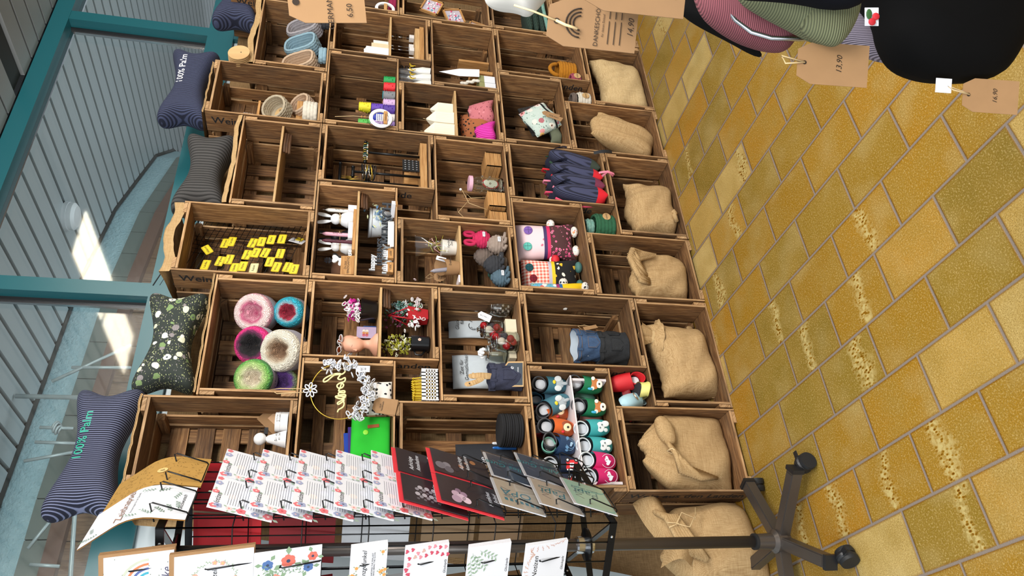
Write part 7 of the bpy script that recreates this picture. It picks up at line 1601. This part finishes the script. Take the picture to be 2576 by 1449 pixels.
# flower pouch crate (h2 2,0)
zfp = CL + .012; floral('floral_light', 'b9c9c2', ['5f7f72', 'b9c9c2', '8fa79b', 'c9d2cc', '3c5a50'], ['d98a8f', 'efe9dc', 'a84a58', 'e9b45a', 'f0d6cf'], '6b3a2a', 27, 70); spots('dark_scale', '2f2c2a', ['1c1a19', '3f3a37'], 60, .4)
t_ = zippouch(T(x2 + .30, .07, zfp + .035) @ RY(-32) @ RX(-8), .17, .155, .030, 'floral_light', 'light floral pouch with black stripe, tilted in its crate', lambda u, v: 'black' if -.62 < sin(pi / 2 * v) + 0 < -.50 else 'floral_light')
zippouch(T(x2 + .36, .15, zfp) @ RY(-20), .20, .17, .03, 'dark_scale', 'dark scaled pouch behind the floral one'); zippouch(T(x2 + .19, .10, zfp) @ RY(-4), .12, .055, .02, P('5d6350', .9), 'small olive pouch under the floral one')
mb = MB('kraft')
for k in range(2):
    mb = MB('kraft'); M = T(x2 + .215 + .02 * k, .010 + .006 * k, zfp + .055 + .012 * k) @ RX(80) @ RZ(58 + 8 * k); mb.poly([(-.045, -.014), (.035, -.014), (.045, 0), (.035, .014), (-.045, .014)], None, M, .0008); mb.text('Liebe 8,50', .012, M @ T(0, 0, .0005), 'ink'); tag(mb.build('kraft_label'), ['front kraft price tag below the floral pouch', 'rear kraft price tag below the floral pouch'][k], 'tag', 'kraft tags of the floral pouch')
# mustard and rose baskets (v2 2,0)
zmu = SZ + .030; xmu = x2 + CL
t_ = basket(0, 0, 0, zmu, oval(.060, .055), .09, 6, 16, 'yarn_mustard', 'mustard yellow crochet basket with big loop handle', 'chunky crochet baskets', pos=(xmu + .19, .12, 0)); m2 = MB('yarn_mustard'); m2.tube([(-.0 + .045 * cos(a * pi / 10), -.02, .095 + .045 * sin(a * pi / 10)) for a in range(11)], .011, 8); m2.build('handle', t_)
basket(0, 0, 0, zmu, oval(.038, .035), .045, 3, 12, 'yarn_rose', 'small dusty pink crochet basket beside the mustard one', 'chunky crochet baskets', pos=(xmu + .075, .07, 0), tagtxt='HAND')
basket(0, 0, 0, SZ + .002, oval(.050, .048), .060, 4, 14, 'yarn_cream', 'white and brown crochet basket in the gap below the mustard one', 'chunky crochet baskets', pos=(x2 + SX + .07, .07, 0), tagtxt='HAND')
t_ = basket(0, 0, 0, SZ + .002, oval(.044, .042), .018, 2, 12, 'yarn_mud', 'brown crochet rim stacked on the white basket in the gap', 'chunky crochet baskets', pos=(x2 + SX + .07, .07, 0)); t_.location.z = SZ + .075
# ================================================================ block 3, cut by the photo edge
x3 = 3 * WX
z1 = CL + .012; t_ = thing('knitted_scarf', 'dark green knitted scarf with mint border, folded in the far crate', 'scarf', T(x3 + .20, .08, z1)); knit('scarf_green', '22382f', '2c463a', .6); mb = MB('scarf_green'); [pillow(mb, .34, .16, .02, None, 12, 10, 5, None, None, T(.0, .0, .03 + .035 * k) @ RX(85)) for k in range(3)]; mb.build('folds', t_); mb = MB('yarn_mint'); mb.tube([(-.17, -.09, .02), (.0, -.095, .03), (.17, -.09, .025), (.18, -.08, .09), (.0, -.09, .11)], .010, 7); mb.build('border', t_)
z1 = WZ + .03
for k, (dx, y, rz, lab) in enumerate(((.22, .07, 18, 'slanted glitter picture frame, upper one'), (.13, .05, -14, 'slanted glitter picture frame, middle one'), (.05, .05, 20, 'slanted glitter picture frame, lower one'))):
    t_ = thing('glitter_picture', lab + ' in the far edge crate', 'frame', T(x3 + .06 + .06 * k, y, z1 + .045 + .12 * k) @ RY(rz)); mb = MB('box_wood'); [mb.box(a, b) for a, b in (((-.06, 0, -.05), (.06, .014, -.042)), ((-.06, 0, .042), (.06, .014, .05)), ((-.06, 0, -.05), (-.052, .014, .05)), ((.052, 0, -.05), (.06, .014, .05)))]; mb.build('frame_bars', t_); mb = MB(P('b9b2c0')); mb.box((-.052, .008, -.042), (.052, .012, .042)); [mb.ball((random.uniform(-.045, .045), .006, random.uniform(-.035, .035)), .005, P(random.choice(('d84a7a', 'e9e6ee', '6fa3c0', 'f0d9e2'))), n=7, seg=5) for q in range(26)]; mb.build('beads', t_)
z1 = WZ + CL + .012; t_ = thing('ring_hanger', 'white ring with wooden clip in the far crate at the photo edge', 'decoration', T(x3 + .07, .03, z1 + .06)); MB('white_plastic').lathe([(.050, -.004), (.052, 0), (.050, .004), (.036, .004), (.036, -.004), (.050, -.004)], 40, M=RX(90), cap=False).build('ring', t_); MB('box_wood').box((-.03, -.010, -.01), (.03, -.004, .006)).build('wooden_clip', t_)
t_ = basket(0, 0, 0, z1, oval(.05, .045), .03, 2, 14, 'yarn_berry', 'berry red crochet coil in the far crate at the photo edge', 'chunky crochet baskets', pos=(x3 + .20, .10, 0))
# ================================================================ clothing and tags hanging close to the viewer at the right
HX = CP + RF * .95
def hang(label, px, py, d, w_, h_, rot, mat='kraft', txts=(), name='hang_tag', hole=True, pts=None, cat='tag', tilt=0, dd_=(0, 0)):
    c = atd(px, py, d); xa = RR * cos(rad(rot)) - RD * 0 - RD * sin(rad(rot)); ya = RD * cos(rad(rot)) * -1 - RR * sin(rad(rot)) * -1
    xa = RR * cos(rad(rot)) + (-RD) * sin(rad(rot)); ya = -RR * sin(rad(rot)) + (-RD) * cos(rad(rot)); zn = xa.cross(ya); xa = (xa + zn * dd_[0]).normalized(); M = axes(c, xa, ya + zn * dd_[1])
    t_ = thing(name, label, cat, M); mb = MB(mat); q = pts or [(-w_ / 2, -h_ / 2), (w_ / 2, -h_ / 2), (w_ / 2, h_ * .30), (w_ * .32, h_ / 2), (-w_ * .32, h_ / 2), (-w_ / 2, h_ * .30)]
    mb.poly(q, mat, None, .0008); [mb.text(s_, z_, T(x_, y_, .0006), 'stamp', sh_) for (s_, x_, y_, z_, sh_) in txts]
    if hole: mb.disc((0, h_ * .40), .0025, 'stamp', None, z=.0005)
    mb.build('tag_card', t_); return t_, M
t1, M1 = hang('kraft tag handwritten 13,90 hanging from the pink garment', 2095, 162, .93, .052, .088, -4, txts=(('13,90', 0, -.008, .010, .3),))
m2 = MB('string'); m2.tube([(0, .035, .001), (-.004, .06, .004), (.006, .064, .0), (0, .035, .001)], .0011, 5); m2.build('tag_string', t1)
t2, M2 = hang('kraft tag handwritten 16,90 hanging below the black cap', 2492, 242, 1.05, .047, .078, -4, txts=(('16,90', 0, -.006, .009, .3),)); m2 = MB('string'); m2.tube([(0, .030, .001), (.004, .055, .004), (.010, .062, 0), (.004, .040, 0), (0, .03, .001)], .0010, 5); m2.build('tag_string', t2)
MB('white_paper').box((.0, .056, 0), (.020, .078, .001)).build('brand_patch', t2)
t3, M3 = hang('large kraft gift tag stamped DANKESCHÖN with rainbow print', 1490, 62, .62, .040, .074, -6, 'kraft_dark', (('DANKESCHÖN', 0, -.004, .0052, 0), ('für deinen Einkauf', 0, -.009, .0026, 0), ('14,90', 0, -.032, .007, .3)))
m2 = MB('stamp')
for r_ in (.006, .009, .012): m2.tube([(r_ * cos(a * pi / 12), .010 + r_ * sin(a * pi / 12), .0008) for a in range(13)], .0006, 4)
for k in range(3): m2.box((-.015, -.014 - .005 * k, .0005), (.004, -.0134 - .005 * k, .0007)); m2.box((.006, -.014 - .005 * k, .0005), (.013, -.0134 - .005 * k, .0007))
m2.build('print', t3); m2 = MB('string'); m2.tube([(0, .030, .001), (-.004, .022, .004), (-.006, .012, .004)], .0012, 5); m2.tube([(0, .030, .001), (.006, .05, 0), (.010, .066, -.002)], .0009, 5); m2.build('tag_string', t3)
t4, M4 = hang('kraft tag half cut by the photo edge, above the rainbow tag', 1600, -28, .60, .040, .080, -6, 'kraft_dark', (('5,90', 0, -.030, .007, .3),))
t5, M5 = hang('pale kraft tag with blurred lettering at the top edge, far from the others', 822, 6, .55, .030, .055, 6, 'kraft', (('GERMAN', -.008, -.002, .006, 0), ('6,50', -.006, -.016, .006, 0)), dd_=(0, .3))
# garments: each one hangs from the same rail outside the photo
plain('rib_pink', '8a4a56', .95, var=.1); stripes('rib_rose', '52272f', '774049', 2600, 'Y', .4, .0); stripes('rib_green', '474c37', '6a6f52', 2200, 'Y', .35, .0); stripes('net_grey', '4a4450', '8a8190', 2600, 'X', .5, .0); plain('cloth_black', (.002, .002, .0022), .9); plain('navy_black', (.003, .0035, .006), .9)
for m_ in ('cloth_black', 'navy_black'): MATS[m_].node_tree.nodes['Principled BSDF'].inputs['Specular IOR Level'].default_value = .1
def garment(pts, d, th_, mat, label, name, cat='garment', extra=None):
    """soft shape given by its outline in the photo at a true distance, with real thickness"""
    c = atd(sum(p_[0] for p_ in pts) / len(pts), sum(p_[1] for p_ in pts) / len(pts), d); M = axes(c, RR, -RD); inv = M.inverted()
    o = [inv @ atd(px, py, d) for px, py in pts]; q = smooth_out([(v.x, v.y) for v in o], 2); t_ = thing(name, label, cat, M); mb = MB(mat)
    mb.infl(q, th_, mat, RX(90) @ SCL(1, 1, -1) if 0 else Matrix(((1, 0, 0, 0), (0, 0, 1, 0), (0, -1, 0, 0), (0, 0, 0, 1))), rings=8, p=2.4); mb.build('fabric', t_)
    return t_, M, inv
garment([(2120, -60), (2600, -60), (2590, 60), (2540, 160), (2500, 200), (2400, 208), (2320, 200), (2250, 170), (2215, 110), (2205, 50), (2180, 10)], 1.08, .06, 'cloth_black', 'black cap hanging at the lower right photo edge', 'hanging_cap', 'cap')
garment([(1930, -70), (2230, -60), (2330, 120), (2300, 160), (2230, 160), (2150, 130), (2060, 90)], 1.16, .03, 'net_grey', 'grey-violet fine mesh garment between the green cuff and black cap', 'mesh_garment')
garment([(1750, -60), (2100, -60), (2200, -20), (2140, 30), (2000, 0), (1800, -10)], .86, .02, 'navy_black', 'dark navy sleeve along the right photo edge', 'dark_sleeve')
tp, Mp, ip = garment([(1735, -60), (1960, -60), (2080, 20), (2010, 80), (1985, 128), (1940, 130), (1860, 105), (1795, 65), (1755, 25)], .98, .035, 'rib_rose', 'dusty pink ribbed beanie hanging in front of the floor tiles', 'ribbed_beanie', 'hat')
gg, Mg, ig = garment([(1845, -60), (2080, -60), (2160, 10), (2150, 60), (2110, 112), (2060, 108), (2000, 76), (1900, 25), (1850, -10)], .92, .03, 'rib_green', 'olive green ribbed cuff hanging over the pink beanie', 'ribbed_cuff', 'garment')
garment([(2045, -40), (2165, -20), (2160, 40), (2120, 112), (2085, 118), (2005, 78), (2030, 10)], .905, .022, 'rib_green', 'turned-up hem of the olive ribbed cuff, nearest the pink beanie tag', 'ribbed_hem')
garment([(1700, -40), (1745, -30), (1790, 55), (1860, 105), (1915, 138), (1915, 145), (1850, 108), (1745, 55), (1700, 20)], 1.02, .02, 'cloth_black', 'crumpled black fabric edge beside the pink beanie', 'black_garment')
garment([(1215, -50), (1340, -60), (1395, -30), (1355, 20), (1330, 40), (1300, 25), (1240, 20), (1215, 0)], .66, .02, P('b9b6b0', .9), 'blurred pale spotted fabric with dark button at the photo edge', 'spotted_garment')
w_ = [atd(px, py, .955) for px, py in ((1800, -40), (1820, 10), (1850, 50), (1890, 80), (1940, 95), (2010, 98), (2080, 98), (2110, 60))]; mb = MB('chrome'); mb.tube(w_, .0032, 8); tag(mb.build('wire_hook'), 'bent chrome wire hook holding the pink beanie', 'hook')
mb = MB('black_metal'); a_, b_ = atd(1180, -130, .66), atd(2750, -150, 1.10); mb.tube([a_, b_], .012, 10); tag(mb.build('clothes_rail'), 'black rail of the clothes display outside the right photo edge', 'rail')
mb = MB('white_paper'); M = axes(atd(2195, 42, .99), RR, -RD); mb.box((-.012, -.008, -.001), (.012, .010, 0), None, M); mb.ball((.0, -.004, .001), (.005, .005, .002), P('c21f2c'), M); mb.ball((-.007, .001, .001), (.005, .005, .002), P('c21f2c'), M); mb.ball((.003, .005, .001), (.007, .004, .001), P('2f5a2c'), M); tag(mb.build('cherry_patch'), 'small cherry patch between the green cuff and the black cap', 'patch')
